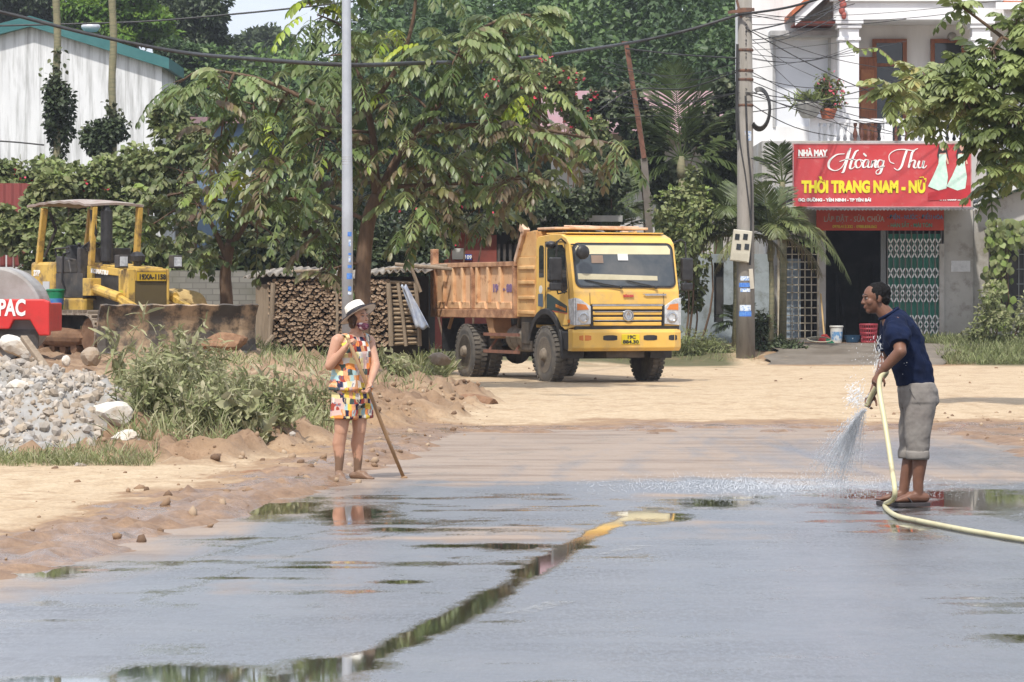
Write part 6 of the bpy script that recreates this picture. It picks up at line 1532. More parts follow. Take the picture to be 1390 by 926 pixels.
# rubble heap
HC = (-5.0, 33.0)
def heap_z(x, y):
    r = np.hypot((x - HC[0]) / 1.38, (y - HC[1]) / 2.0); return .42 * np.clip(1 - r ** 1.25, 0, 1) + .06 * (fbm(x * 4, y * 4, 88) - .5) * (r < 1)
hx_ = np.arange(HC[0] - 2.2, HC[0] + 1.9, .06); hy_ = np.arange(HC[1] - 2.1, HC[1] + 2.1, .06)
mh, X, Y, Z = grid_mesh('rubble_heap', hx_, hy_, lambda x, y: np.where(heap_z(x, y) > .012, ground_z(x, y) + heap_z(x, y), ground_z(x, y) - .08))
RUB = MAT('grey_crushed_rock', (.33, .32, .305), .9, col2=(.24, .225, .20), scale=6, col3=(.36, .27, .18), scale3=3, lo3=.5, hi3=.7, bump=.5, bscale=30)
hp = link('rubble_heap', mh, RUB, None, origin=(HC[0], HC[1], .2)); tag(hp, 'heap of pale grey crushed rock at the left edge', 'rubble', kind='stuff')
def stone_tpl(seed):
    r = random.Random(seed); bm = bmesh.new(); bmesh.ops.create_icosphere(bm, subdivisions=1, radius=1)
    V = [np.array(v.co) * r.uniform(.7, 1.15) * np.array([1, .8, .65]) for v in bm.verts]; Fc = [tuple(v.index for v in f.verts) for f in bm.faces]; bm.free(); return np.array(V), Fc
fol = Fol(); n = 5600
x = NR.normal(HC[0], 1.0, n); y = NR.normal(HC[1], 1.05, n); hz = heap_z(x, y); k = (hz > .02) | (NR.random(n) < .10); x, y, hz = x[k], y[k], hz[k]; z = ground_z(x, y) + hz
for sd in range(5):
    kk = np.arange(len(x)) % 5 == sd; m_ = kk.sum(); sz = .018 + .07 * NR.random(m_) ** 3.5
    fol.add(stone_tpl(sd), np.stack([x[kk], y[kk], z[kk]], 1), dirs_frames(rdir(m_), rdir(m_)), sz, NR.uniform(0, 1, m_))
t = NT('rubble_stone'); a = t.attr('tint').outputs['Fac']; c = t.ramp(a, [(0, (.20, .17, .135)), (.3, (.30, .285, .265)), (.6, (.38, .37, .355)), (.82, (.42, .36, .28)), (1, (.52, .51, .49))]); c = t.mix(t.ramp(t.noise(t.coord('Object'), 2.2, 4), [(.40, 0.0), (.62, .75)]), c, (.31, .24, .17)); t.done(t.pbr(c, .9))
me = fol.mesh('rubble'); me.polygons.foreach_set('use_smooth', np.zeros(len(me.polygons), bool)); o = link('rubble', me, t.m); tag(o, 'loose pale grey stones covering the rubble heap', 'rubble', kind='stuff')
# small clods strewn about on the dirt
fol = Fol(); n = 2600
x = NR.uniform(-6, -.2, n); y = NR.uniform(18, 60, n); e = xe(y) - x; k = (e > .0) & (NR.random(n) < np.exp(-np.abs(e - .7) / .9) + .15 * (y > 30)); x, y = x[k], y[k]
xb2 = NR.uniform(-4, 0, 2600); yb2 = NR.uniform(30.5, 54, 2600); sb2 = sbf(xb2, yb2); kb = (sb2 > .0) & (sb2 < 1.6); x = np.concatenate([x, xb2[kb]]); y = np.concatenate([y, yb2[kb]])
x2 = NR.uniform(4.3, 6.6, 150); y2 = NR.uniform(27, 44, 150); x3 = NR.uniform(-1, 10, 70); y3 = NR.uniform(58, 74, 70)
x = np.concatenate([x, x2, x3]); y = np.concatenate([y, y2, y3]); z = ground_z(x, y)
for sd in range(3):
    kk = np.arange(len(x)) % 3 == sd; m_ = kk.sum(); fol.add(stone_tpl(20 + sd), np.stack([x[kk], y[kk], z[kk]], 1), dirs_frames(rdir(m_), rdir(m_)), .008 + .05 * NR.random(m_) ** 4, NR.uniform(0, 1, m_))
CL = NT('clod'); a = CL.attr('tint').outputs['Fac']; CL.done(CL.pbr(CL.ramp(a, [(0, (.12, .07, .04)), (.6, (.25, .16, .095)), (1, (.38, .29, .2))]), .85))
me = fol.mesh('clods'); o = link('earth_clod', me, CL.m); tag(o, 'small clods and pebbles strewn over the mud', 'clods', kind='stuff')
# single boulders
def rock(label, px, py, d, size, mat, seed, cat='boulder', rz=0, name='boulder', tilt=0):
    r = random.Random(seed); bm = bmesh.new(); bmesh.ops.create_icosphere(bm, subdivisions=3, radius=1)
    pl = []
    for _ in range(13):
        nv = Vector((r.gauss(0, 1), r.gauss(0, 1), r.gauss(0, 1))).normalized(); pl.append((nv, r.uniform(.62, .92)))
    for v in bm.verts:
        p = v.co.normalized(); k = 1.0
        for nv, h in pl:
            dd = p.dot(nv)
            if dd > 1e-3: k = min(k, h / dd)
        p = p * k
        nz = float(fbm(np.array([p.x * 3 + seed]), np.array([p.y * 3 + p.z * 2]), seed)[0]) - .5
        v.co = Vector((p.x * size[0], p.y * size[1], p.z * size[2])) * (1 + .18 * nz)
    me_ = bpy.data.meshes.new(name); bm.to_mesh(me_); bm.free(); o = link(name, me_, mat); o.location = W(px, py, d); o.rotation_euler = (0, tilt, rz)
    return tag(o, label, cat)
WR = MAT('pale_limestone', (.60, .57, .52), .9, col2=(.50, .45, .38), scale=4, col3=(.36, .27, .18), scale3=6, lo3=.55, hi3=.72, bump=.4, bscale=20)
BRK = MAT('brown_grey_rock', (.32, .26, .20), .9, col2=(.25, .18, .12), scale=6, bump=.5, bscale=18)
CLD = MAT('red_clay_lump', (.26, .15, .085), .95, col2=(.17, .09, .05), scale=8, bump=.6, bscale=22)
rock('long pale boulder leaning at the top of the rubble heap', 22, 471, 36.5, (.20, .15, .11), WR, 1, tilt=.45)
rock('round grey-brown boulder at the foot of the bulldozer track', 124, 486, 43, (.15, .14, .14), BRK, 2)
rock('small pale stone left of the round grey-brown boulder', 90, 490, 42, (.06, .06, .075), WR, 3)
rock('large white boulder between the rubble heap and the weeds', 152, 562, 32.2, (.22, .17, .16), WR, 4, tilt=.25)
rock('pale upright stone above the large white boulder', 131, 522, 34.6, (.10, .09, .12), WR, 5)
rock('dusty tan rock right under the pale upright stone', 133, 542, 33.6, (.14, .12, .07), BRK, 6)
rock('pale flat stone tipped out at the right foot of the rubble heap', 172, 594, 31.6, (.16, .13, .08), WR, 7)
rock('small white stone on the slope of the rubble heap', 60, 548, 32.2, (.08, .07, .06), WR, 8)
rock('grey lump sticking out of the middle of the rubble heap', 25, 525, 32.5, (.13, .09, .08), WR, 14)
rock('red clay lump on the bank beside the weeds', 318, 612, 31.6, (.14, .12, .10), CLD, 9, 'clod', name='clay_lump')
rock('dark clay lump at the front edge of the mud', 345, 645, 29.0, (.14, .12, .05), CLD, 10, 'clod', name='clay_lump')
rock('reddish heap of clay pushed up before the blade', 305, 466, 54, (.42, .35, .18), CLD, 11, 'clod', name='clay_lump')
rock('flat dark clod on the pale lane', 266, 652, 28.6, (.10, .08, .035), CLD, 12, 'clod', name='clay_lump')
rock('heap of yellow sand behind the bulldozer blade', 243, 412, 60.5, (.50, .45, .36), MAT('yellow_spoil', (.50, .36, .16), .95, col2=(.4, .28, .12), scale=7, bump=.6, bscale=18), 31, 'sand heap', name='sand_heap')
rock('clay ridge behind the woman beside the washed road', 640, 548, 47.5, (.45, .4, .14), CLD, 13, 'clod', name='clay_lump')
rock('pale stone behind the woman at the shed side of the bank', 598, 488, 57, (.22, .18, .12), BRK, 15)
# splintered plank leaning on the heap
m = MB(); a = W(32, 458, 35.3); b = W(92, 540, 34.2); m.bar(a, b, .075, .05); o = m.build('wooden_plank', WOOD, None, bevel=.008, origin=(b.x, b.y, b.z)); tag(o, 'weathered wooden plank leaning between the rubble heap and the boulders', 'plank')
# ================================================================ people
def skin(name, c1, c2, mud=None):
    t = NT(name); v = t.coord('Object'); f = t.ramp(t.noise(v, 9, 4), [(.35, 0.0), (.7, 1.0)]); c = t.mix(f, c1, c2)
    if mud:
        sp = t.n('ShaderNodeSeparateXYZ'); t.l(v, sp.inputs[0])
        z = t.math('SUBTRACT', mud[0], sp.outputs[2]); k = t.math('ADD', t.math('MULTIPLY', z, 7.0), t.math('MULTIPLY', t.math('SUBTRACT', t.noise(t.coord('Object', (1, 1, .4)), 22, 4), .5), 2.4)); c = t.mix(t.ramp(k, [(.35, 0.0), (.6, .85)]), c, mud[1])
    return t.done(t.pbr(c, .5, 0, t.bump(t.noise(v, 60, 3), .08, .01), .4))
def hand(m, wrist, d, palm_n, size=1.0, curl=.9, thumb=1, r=.0085):
    """palm, four unequal curled fingers and a thumb from the palm's side. d: pointing direction, palm_n: towards the palm side"""
    w = Vector(wrist); x = Vector(d).normalized(); n = Vector(palm_n); n = (n - x * n.dot(x)).normalized(); s = x.cross(n) * thumb
    m.loft([(w, s * .026, n * .02), (w + x * .03 * size, s * .034, n * .018), (w + x * .07 * size, s * .042, n * .016), (w + x * .092 * size, s * .038, n * .013)], n=14)
    for k, (off, L) in enumerate(((.030, .068), (.010, .078), (-.011, .072), (-.031, .056))):
        p = w + x * .085 * size + s * off; L *= size; a = curl * (1 + .06 * k); d0 = x
        for q, fr in enumerate((.45, .32, .23)):
            an = a * (q + .6) * .75; dv = (x * math.cos(an) + n * math.sin(an)); e = p + dv * L * fr; m.cap(p, e, r * (1 - .1 * q), r * (.92 - .1 * q), 8); p = e
    p = w + x * .03 * size + s * .036; q = p + (x * .6 + s * .55 + n * .45).normalized() * .038 * size; m.cap(p, q, .012, .0095, 8); e = q + (x * .75 + n * .65 - s * .1).normalized() * .03 * size; m.cap(q, e, .0095, .008, 8)
def head(m, c, fwd, up, k=1.0, smile=False):
    """skull, jaw, nose, brow, lips, ears, neck side handled elsewhere; k scales a .22 m head"""
    f = Vector(fwd).normalized(); u = Vector(up); u = (u - f * u.dot(f)).normalized(); s = f.cross(u)
    R = Matrix((f, s, u)).transposed(); c = Vector(c)
    def pt(a, b, d): return c + (f * a + s * b + u * d) * k
    m.ell(pt(-.012, 0, .030), (.098 * k, .076 * k, .085 * k), 20, 14, R)
    m.ell(pt(.022, 0, -.025), (.066 * k, .062 * k, .085 * k), 18, 12, R)
    m.ell(pt(.052, 0, -.082), (.030 * k, .034 * k, .025 * k), 12, 8, R)
    m.cap(pt(.078, 0, .018), pt(.099, 0, -.020), .011 * k, .0145 * k, 8)
    for b in (-1, 1):
        m.ell(pt(.093, b * .012, -.024), (.010 * k, .009 * k, .008 * k), 8, 6, R); m.ell(pt(.078, b * .030, .030), (.014 * k, .024 * k, .010 * k), 10, 6, R); m.ell(pt(.050, b * .040, -.018), (.030 * k, .027 * k, .030 * k), 10, 8, R)
        m.ell(pt(-.012, b * .077, -.004), (.020 * k, .008 * k, .032 * k), 10, 8, R)
    m.ell(pt(.083, 0, -.050), (.014 * k, .024 * k, .0065 * k), 10, 6, R); m.ell(pt(.080, 0, -.062), (.013 * k, .021 * k, .007 * k), 10, 6, R)
    return pt, R
def face_bits(pt, R, k, parent, off=(0, 0, 0), lip=(.35, .12, .10)):
    DARK = MAT('dark_eye', (.012, .01, .009), .2); WH = MAT('eye_white', (.36, .32, .30), .4)
    for b in (-1, 1):
        m = MB(); m.ell(pt(.069, b * .031, .011), (.012 * k, .0145 * k, .0058 * k), 12, 8, R); e = m.build('eye', WH, parent, smooth=True); m = MB(); m.ell(pt(.0785, b * .031, .011), (.004 * k, .0065 * k, .0055 * k), 8, 6, R); m.build('iris', DARK, e, smooth=True)
        m = MB(); m.tube([pt(.083, b * .014, .035), pt(.083, b * .032, .041), pt(.069, b * .050, .035)], [.0035 * k, .0045 * k, .003 * k], 6); m.build('eyebrow', DARK, parent)
    m = MB(); m.tube([pt(.078, -.022, -.056), pt(.091, -.008, -.056), pt(.091, .008, -.056), pt(.078, .022, -.056)], [.002 * k, .003 * k, .003 * k, .002 * k], 6); m.build('mouth', MAT('lip_line', lip, .5), parent)
def foot(m, ankle, d, L=.24, z0=.0, w=.045):
    a = Vector(ankle); x = Vector(d); x.z = 0; x.normalize(); s = Vector((-x.y, x.x, 0)); base = Vector((a.x, a.y, z0))
    m.cap(base + x * -.05 * L / .24 + Vector((0, 0, .035)), base + x * .06 + Vector((0, 0, .04)), .036, .04, 10)
    m.loft([(base + x * .0 + Vector((0, 0, .045)), s * .036, Vector((0, 0, .045))), (base + x * .07 + Vector((0, 0, .035)), s * .042, Vector((0, 0, .035))), (base + x * (L - .10) + Vector((0, 0, .022)), s * w, Vector((0, 0, .022))), (base + x * (L - .075) + Vector((0, 0, .016)), s * w * .9, Vector((0, 0, .015)))], n=12)
    for k, (o, l) in enumerate(((-.030, .05), (-.012, .048), (.004, .043), (.019, .036), (.032, .028))):
        p = base + x * (L - .09) + s * o * w / .045 + Vector((0, 0, .014)); m.cap(p, p + x * l, .0125 if k == 0 else .009, .010 if k == 0 else .008, 8)
def patchwork():
    t = NT('patchwork_cloth'); v = t.coord('Object'); sp = t.n('ShaderNodeSeparateXYZ'); t.l(v, sp.inputs[0])
    dz_ = t.math('MULTIPLY', t.math('SUBTRACT', t.noise(v, 7, 2), .5), .07); dx_ = t.math('MULTIPLY', t.math('SUBTRACT', t.noise(t.coord('Object', (1.2, 1, .8)), 8, 2), .5), .09)
    zz_ = t.math('ADD', sp.outputs[2], dz_); xx_ = t.math('ADD', sp.outputs[0], dx_)
    zc = t.math('FLOOR', t.math('MULTIPLY', zz_, 20.0)); sh = t.math('MULTIPLY', t.math('MODULO', zc, 3.0), .37)
    u = t.math('ADD', t.math('ADD', t.math('MULTIPLY', xx_, 25.0), t.math('MULTIPLY', sp.outputs[1], 13.0)), sh)
    cb = t.n('ShaderNodeCombineXYZ'); t.l(t.math('FLOOR', u), cb.inputs[0]); t.l(zc, cb.inputs[1])
    wn = t.n('ShaderNodeTexWhiteNoise', noise_dimensions='2D'); t.l(cb.outputs[0], wn.inputs['Vector'])
    cols = [(.72, .26, .07), (.66, .62, .56), (.34, .52, .55), (.70, .52, .08), (.33, .06, .04), (.70, .34, .18), (.06, .085, .075), (.60, .42, .37), (.35, .50, .50), (.025, .025, .06), (.72, .62, .30), (.60, .27, .12)]
    c = t.ramp(wn.outputs['Value'], [(i / len(cols), q) for i, q in enumerate(cols)], 'CONSTANT')
    cb2 = t.n('ShaderNodeCombineXYZ'); t.l(t.math('FLOOR', t.math('MULTIPLY', u, 4.0)), cb2.inputs[0]); t.l(t.math('FLOOR', t.math('MULTIPLY', sp.outputs[2], 30.0)), cb2.inputs[1])
    w2 = t.n('ShaderNodeTexWhiteNoise', noise_dimensions='2D'); t.l(cb2.outputs[0], w2.inputs['Vector'])
    c = t.mix(t.ramp(w2.outputs['Value'], [(.86, 0.0), (.88, .75)]), c, t.ramp(w2.outputs['Value'], [(.88, (.6, .5, .3)), (.93, (.1, .12, .2)), (.97, (.5, .1, .06))], 'CONSTANT'))
    return t.done(t.pbr(c, .85, 0, t.bump(t.noise(v, 16, 4), .35, .02), .25))
def check_mat(name, c1, c2, c3, sc):
    t = NT(name); v = t.coord('Object'); sp = t.n('ShaderNodeSeparateXYZ'); t.l(v, sp.inputs[0])
    a = t.math('MODULO', t.math('FLOOR', t.math('MULTIPLY', t.math('ADD', t.math('SUBTRACT', sp.outputs[0], sp.outputs[1]), 5.0), sc)), 2.0); b = t.math('MODULO', t.math('FLOOR', t.math('MULTIPLY', sp.outputs[2], sc * 1.2)), 2.0)
    s = t.math('MULTIPLY', t.math('ADD', a, b), .5); return t.done(t.pbr(t.ramp(s, [(0, c1), (.3, c2), (.8, c3)], 'CONSTANT'), .8))
def wrinkle(o, amp, sc, seed=3, stretch=(1, 1, .5)):
    me = o.data; n = len(me.vertices); co = np.empty(n * 3); me.vertices.foreach_get('co', co); co = co.reshape(-1, 3); no = np.empty(n * 3); me.vertices.foreach_get('normal', no); no = no.reshape(-1, 3)
    q = fbm(co[:, 0] * sc + co[:, 1] * sc * .7 + 9, co[:, 2] * sc * stretch[2] + co[:, 1] * sc * .5 + 5, seed, 3) - .5
    me.vertices.foreach_set('co', (co + no * (q * amp)[:, None]).ravel()); me.update()

# ---------------------------------------------------------------- woman
wd_ = 28.5; WX = GX(477.8, wd_); WZ = .005
woman = thing('person', 'woman in colourful patchwork blouse and shorts with white hat, barefoot, holding a wooden pole', 'person', (WX, wd_, WZ))
woman.scale = (.965, .965, .965)
fv = Vector((.72, -.69, 0)); lv = Vector((.69, .72, 0))           # facing, her left
SKW = skin('woman_skin', (.50, .285, .19), (.42, .225, .15), (.27, (.15, .095, .06)))
def L_(c, a, b): return (Vector(c), lv * a, fv * b)
m = MB()
m.loft([L_((0, 0, .72), .15, .11), L_((0, 0, .85), .15, .11), L_((.0, 0, .98), .135, .10), L_((.005, 0, 1.1), .145, .105), L_((.01, 0, 1.19), .15, .085), L_((.02, 0, 1.245), .10, .062), L_((.03, 0, 1.275), .058, .056)], n=24)
m.cap((.026, -.0, 1.24), (.052, -.018, 1.335), .054, .05)
hc = Vector((.062, -.03, 1.395)); hf = Vector((.80, -.56, .12))
pt, RH = head(m, hc, hf, (-.1, .05, 1), .88)
# right arm (camera side): bent, hand at the breast
m.cap((-.110, -.095, 1.212), (-.125, -.11, 1.19), .050, .052); m.cap((-.125, -.11, 1.20), (-.185, -.15, .985), .053, .043); m.cap((-.185, -.15, .985), (-.05, -.235, 1.135), .044, .029)
hand(m, (-.05, -.235, 1.135), (.22, -.10, .30), (.75, .15, -.45), .95, 1.25, 1)
# left arm: down to the pole
m.cap((.13, .10, 1.205), (.15, .105, 1.185), .050, .052); m.cap((.145, .105, 1.195), (.205, .02, .985), .050, .040); m.cap((.205, .02, .985), (.165, -.165, .835), .041, .027)
hand(m, (.165, -.165, .835), (-.10, -.13, -.30), (-.55, -.3, .35), .95, 1.2, -1)
# legs
for (hp_, kn, an, td) in (((-.065, -.05, .72), (-.092, -.075, .415), (-.112, -.06, .075), (.25, -.95, 0)), ((.065, .05, .72), (.062, .02, .415), (.045, .05, .075), (.86, -.45, 0))):
    hp_, kn, an = Vector(hp_), Vector(kn), Vector(an); bk = -fv * .018
    m.cap(hp_, kn, .088, .058); m.cap(kn, kn.lerp(an, .32) + bk, .055, .059); m.cap(kn.lerp(an, .32) + bk, kn.lerp(an, .72), .058, .041); m.cap(kn.lerp(an, .72), an, .041, .034); m.ell(kn + fv * .012, (.046, .046, .055))
    foot(m, an, td, .21, -.012, .040)
remeshed(m, 'body', SKW, woman, .0045, 5)
face_bits(pt, RH, .88, woman)
# blouse and shorts
PW = patchwork()
m = MB()
m.loft([L_((-.005, -.005, .775), .205, .155), L_((-.005, -.005, .80), .200, .152), L_((0, -.005, .90), .182, .142), L_((0, -.005, 1.0), .170, .135), L_((.004, -.005, 1.09), .168, .135), L_((.01, -.003, 1.17), .160, .112), L_((.015, 0, 1.215), .135, .088), L_((.02, 0, 1.238), .112, .074)], n=36)
bl = remeshed(m, 'blouse', PW, woman, .006, 4); wrinkle(bl, .040, 13, 3, (1, 1, .35))
for sgn_, nm in ((-1, 'strap'), (1, 'strap')):
    m = MB(); c = Vector((.012, 0, 1.2)) + lv * .115 * sgn_; m.tube(crom([c + fv * .085 + Vector((0, 0, -.01)), c + fv * .05 + Vector((0, 0, .045)), c + Vector((0, 0, .052)), c - fv * .06 + Vector((0, 0, .03)), c - fv * .085], 5), .024, 8, flat=.45); m.build('strap', PW, bl, smooth=True)
for k in range(2):
    m = MB(); c = Vector((.012, 0, 1.19)) + lv * .155 + fv * (.03 - .06 * k); m.tube(crom([c + Vector((0, 0, .05)), c + lv * .045 + Vector((0, 0, .02)), c + lv * .05 + Vector((0, 0, -.03))], 4), [.012, .02, .022, .022, .022, .02, .018, .014, .01][:9], 6, flat=.4); m.build('sleeve_frill', PW, bl, smooth=True)
m = MB()
m.loft([L_((0, 0, .86), .155, .125), L_((0, 0, .80), .172, .132), L_((0, 0, .70), .186, .138), L_((0, 0, .64), .185, .135)], n=30)
for s in (-1, 1):
    c = lv * .092 * s; m.loft([L_(c + Vector((0, 0, .74)), .095, .125), L_(c * 1.02 + Vector((0, 0, .62)), .102, .122), L_(c * 1.06 + Vector((0, 0, .53)), .106, .122), L_(c * 1.06 + Vector((0, 0, .523)), .104, .12)], n=24)
sh_ = remeshed(m, 'shorts', PW, woman, .006, 3); wrinkle(sh_, .036, 14, 8, (1, 1, .35))
# mask, hair, hat
HAIRM = MAT('dark_brown_hair', (.035, .016, .010), .45, col2=(.06, .025, .014), scale=30, stretch=(6, 6, .6), bump=.3)
k = .88
m = MB(); m.ell(pt(.045, 0, -.085), (.054 * k, .066 * k, .042 * k), 20, 14, RH); m.ell(pt(.030, 0, -.062), (.05 * k, .072 * k, .03 * k), 18, 10, RH); remeshed(m, 'face_mask', check_mat('burgundy_check', (.62, .55, .55), (.18, .05, .09), (.06, .012, .025), 36), woman, .004, 2)
m = MB(); m.ell(pt(-.030, 0, .015), (.098 * k, .086 * k, .095 * k), 18, 12, RH); m.ell(pt(-.052, 0, -.045), (.062 * k, .078 * k, .075 * k), 16, 10, RH)
for b in (-1, 1): m.cap(pt(-.006, b * .080, .01), pt(-.02, b * .076, -.09), .016 * k, .010 * k)
hr = remeshed(m, 'hair', HAIRM, woman, .005, 3); wrinkle(hr, .012, 40, 12, (1, 1, .2))

STRAW = MAT('white_straw', (.74, .72, .66), .75, col2=(.66, .63, .56), scale=30, bump=.25, bscale=90)
hu = (RH @ Vector((-.44, .08, 1))).normalized(); ho = pt(-.012, 0, .052)
hx_, hy_, hz_ = frame(hu, hf)
m = MB(); m.lathe(ho, hu, [(.0, .094), (.015, .094), (.06, .090), (.092, .080), (.103, .060), (.106, .03), (.100, .002)], 36, hf)
V = []; Fc = []; nb_ = 44
for r_i, rr_ in enumerate((.090, .115, .140, .164, .174)):
    for q in range(nb_):
        a = 2 * PI * q / nb_; V.append(ho + (hy_ * math.cos(a) + hz_ * math.sin(a)) * rr_ + hu * (-.006 - .10 * max(0, rr_ - .10) * .8 * (1 + .8 * math.cos(2 * a)) ))
for r_i in range(4):
    for q in range(nb_): Fc.append((r_i * nb_ + q, r_i * nb_ + (q + 1) % nb_, (r_i + 1) * nb_ + (q + 1) % nb_, (r_i + 1) * nb_ + q))
hat = m.build('hat', STRAW, woman, smooth=True)
m = MB(); m.add(V, Fc); m.build('brim', STRAW, hat, smooth=True, solid=.005)
m = MB(); m.lathe(ho, hu, [(.0, .0955), (.002, .0972), (.032, .0958), (.034, .093)], 36, hf); m.build('hat_band', MAT('black_ribbon', (.015, .014, .02), .6), hat, smooth=True)
m = MB(); rim_ = [V[4 * nb_ + q] for q in range(nb_)] + [V[4 * nb_]]; m.tube(rim_, .0042, 6, cap=False); m.build('brim_edging', MAT('black_ribbon_edge', (.02, .018, .024), .6), hat)
# her pole
pa = Vector((WX - .02, wd_ - .277, WZ + 1.175)); pb = Vector((GX(548.5, 28.6), 28.62, -.005))
m = MB(); m.tube([pa, pa.lerp(pb, .3) + Vector((.004, 0, 0)), pa.lerp(pb, .7) + Vector((-.005, 0, 0)), pb], [.0155, .0165, .0165, .0155], 10); m.ell(pb + Vector((0, 0, .01)), (.03, .03, .016)); m.ell(pa, (.0155, .0155, .0155))
o = m.build('wooden_pole', MAT('worn_wood_pole', (.36, .23, .12), .6, col2=(.25, .15, .08), scale=9, stretch=(1, 1, .3)), None, smooth=True, origin=(pb.x, pb.y, 0)); tag(o, 'long wooden scraper pole held by the woman, its end in the mud', 'pole')

# ---------------------------------------------------------------- man
md = 24.8; MX = GX(1236.6, md)
man = thing('person', 'man in navy t-shirt and rolled grey trousers spraying water from a hose', 'person', (MX, md, .004))
SKM = skin('man_skin', (.175, .082, .05), (.125, .056, .034))
AX = Vector((1, 0, 0)); AY = Vector((0, 1, 0)); AZ = Vector((0, 0, 1))
def S_(x, z, a, b, tilt=0.0, y=0.0):
    t_ = Vector((math.cos(tilt), 0, math.sin(tilt))); return (Vector((x, y, z)), t_ * a, AY * b)
m = MB()
m.loft([S_(.045, .80, .12, .15), S_(.04, .92, .12, .15, .1), S_(.0, 1.05, .125, .15, .25), S_(-.05, 1.18, .13, .165, .35), S_(-.10, 1.30, .105, .17, .45), S_(-.145, 1.37, .075, .12, .5), S_(-.17, 1.405, .058, .06, .6)], n=24)
m.cap((-.155, 0, 1.37), (-.225, 0, 1.455), .06, .055)
mf_ = Vector((-1, -.12, -.10)); mc = Vector((-.262, 0, 1.515))
ptm, RM = head(m, mc, mf_, (-.22, 0, 1), .97)
# near (left) arm
m.cap((-.125, -.17, 1.325), (-.125, -.20, 1.30), .062, .060); m.cap((-.125, -.20, 1.30), (-.118, -.355, 1.135), .056, .045); m.cap((-.118, -.355, 1.135), (-.225, -.315, 1.02), .046, .036); m.cap((-.225, -.315, 1.02), (-.250, -.305, .985), .033, .028)
hand(m, (-.250, -.305, .985), (-.25, .05, -.45), (.2, .3, -.15), 1.0, 1.35, 1)
# far (right) arm
m.cap((-.125, .17, 1.325), (-.13, .20, 1.29), .062, .058); m.cap((-.13, .20, 1.29), (-.175, .17, 1.045), .055, .044); m.cap((-.175, .17, 1.045), (-.27, .03, .835), .044, .030)
hand(m, (-.27, .03, .835), (-.30, -.12, -.50), (.3, -.5, -.2), 1.02, 1.0, -1)
# legs
for y, hpx, kx, axx, td in ((-.085, .06, .035, .045, (-1, -.12, 0)), (.09, .045, .0, -.045, (-1, .10, 0))):
    hp_, kn, an = Vector((hpx, y, .84)), Vector((kx, y * 1.05, .46)), Vector((axx, y * .95, .085))
    m.cap(hp_, kn, .09, .062); m.cap(kn, kn.lerp(an, .3) + AX * .018, .058, .057); m.cap(kn.lerp(an, .3) + AX * .018, kn.lerp(an, .72), .056, .041); m.cap(kn.lerp(an, .72), an, .041, .036)
    foot(m, an + AX * -.0, td, .24, .030, .044)
remeshed(m, 'body', SKM, man, .005, 5)
face_bits(ptm, RM, .97, man, lip=(.10, .04, .03))
k = .97
BLHAIR = MAT('black_cropped_hair', (.006, .0055, .0055), .85, col2=(.011, .010, .010), scale=50, bump=.2, bscale=120, spec=.15)
m = MB(); m.ell(ptm(-.031, 0, .046), (.095 * k, .081 * k, .080 * k), 20, 14, RM); m.ell(ptm(-.062, 0, -.005), (.052 * k, .074 * k, .062 * k), 16, 10, RM)
for b in (-1, 1): m.cap(ptm(-.005, b * .072, .03), ptm(.0, b * .074, -.002), .014 * k, .009 * k)
hr = remeshed(m, 'hair', BLHAIR, man, .005, 3); wrinkle(hr, .012, 60, 12)
# t-shirt
NAVY = MAT('navy_jersey', (.008, .015, .045), .9, col2=(.006, .010, .028), scale=5, bump=.25, bscale=14, spec=.12)
m = MB()
m.loft([S_(.035, .885, .140, .175, .10), S_(.033, .905, .142, .177, .10), S_(.022, .98, .145, .175, .16), S_(-.005, 1.06, .148, .175, .24), S_(-.05, 1.17, .150, .188, .34), S_(-.095, 1.28, .134, .200, .42), S_(-.13, 1.36, .108, .172, .5), S_(-.155, 1.405, .085, .105, .55), S_(-.162, 1.415, .075, .085, .55)], n=30)
m.cap((-.128, -.13, 1.335), (-.125, -.19, 1.308), .084, .082); m.cap((-.128, .13, 1.335), (-.128, .19, 1.302), .084, .080)
def sleeve(a, b, r0, r1):
    a, b = Vector(a), Vector(b); x, y, z = frame(b - a); m.loft([(a, y * r0, z * r0), (a.lerp(b, .5), y * (r0 + r1) / 2, z * (r0 + r1) / 2), (b, y * r1, z * r1), (b + x * .004, y * r1 * .97, z * r1 * .97)], n=18)
sleeve((-.125, -.185, 1.315), (-.121, -.325, 1.175), .080, .080); sleeve((-.13, .19, 1.30), (-.162, .18, 1.12), .076, .076)
ts = remeshed(m, 't_shirt', NAVY, man, .006, 5); wrinkle(ts, .055, 8, 17, (1, 1, .9))
m = MB(); c = Vector((-.163, 0, 1.408)); tt_ = Vector((math.cos(.55), 0, math.sin(.55)))
m.tube([c + tt_ * .078 * math.cos(2 * PI * q / 24) + AY * .082 * math.sin(2 * PI * q / 24) for q in range(25)], .011, 8, cap=False); m.build('collar', NAVY, ts, smooth=True)
m = MB(); m.box((-.155, -.10, 1.20), (.004, .05, .014), ry=-.35); m.build('chest_mark', WHT, ts)
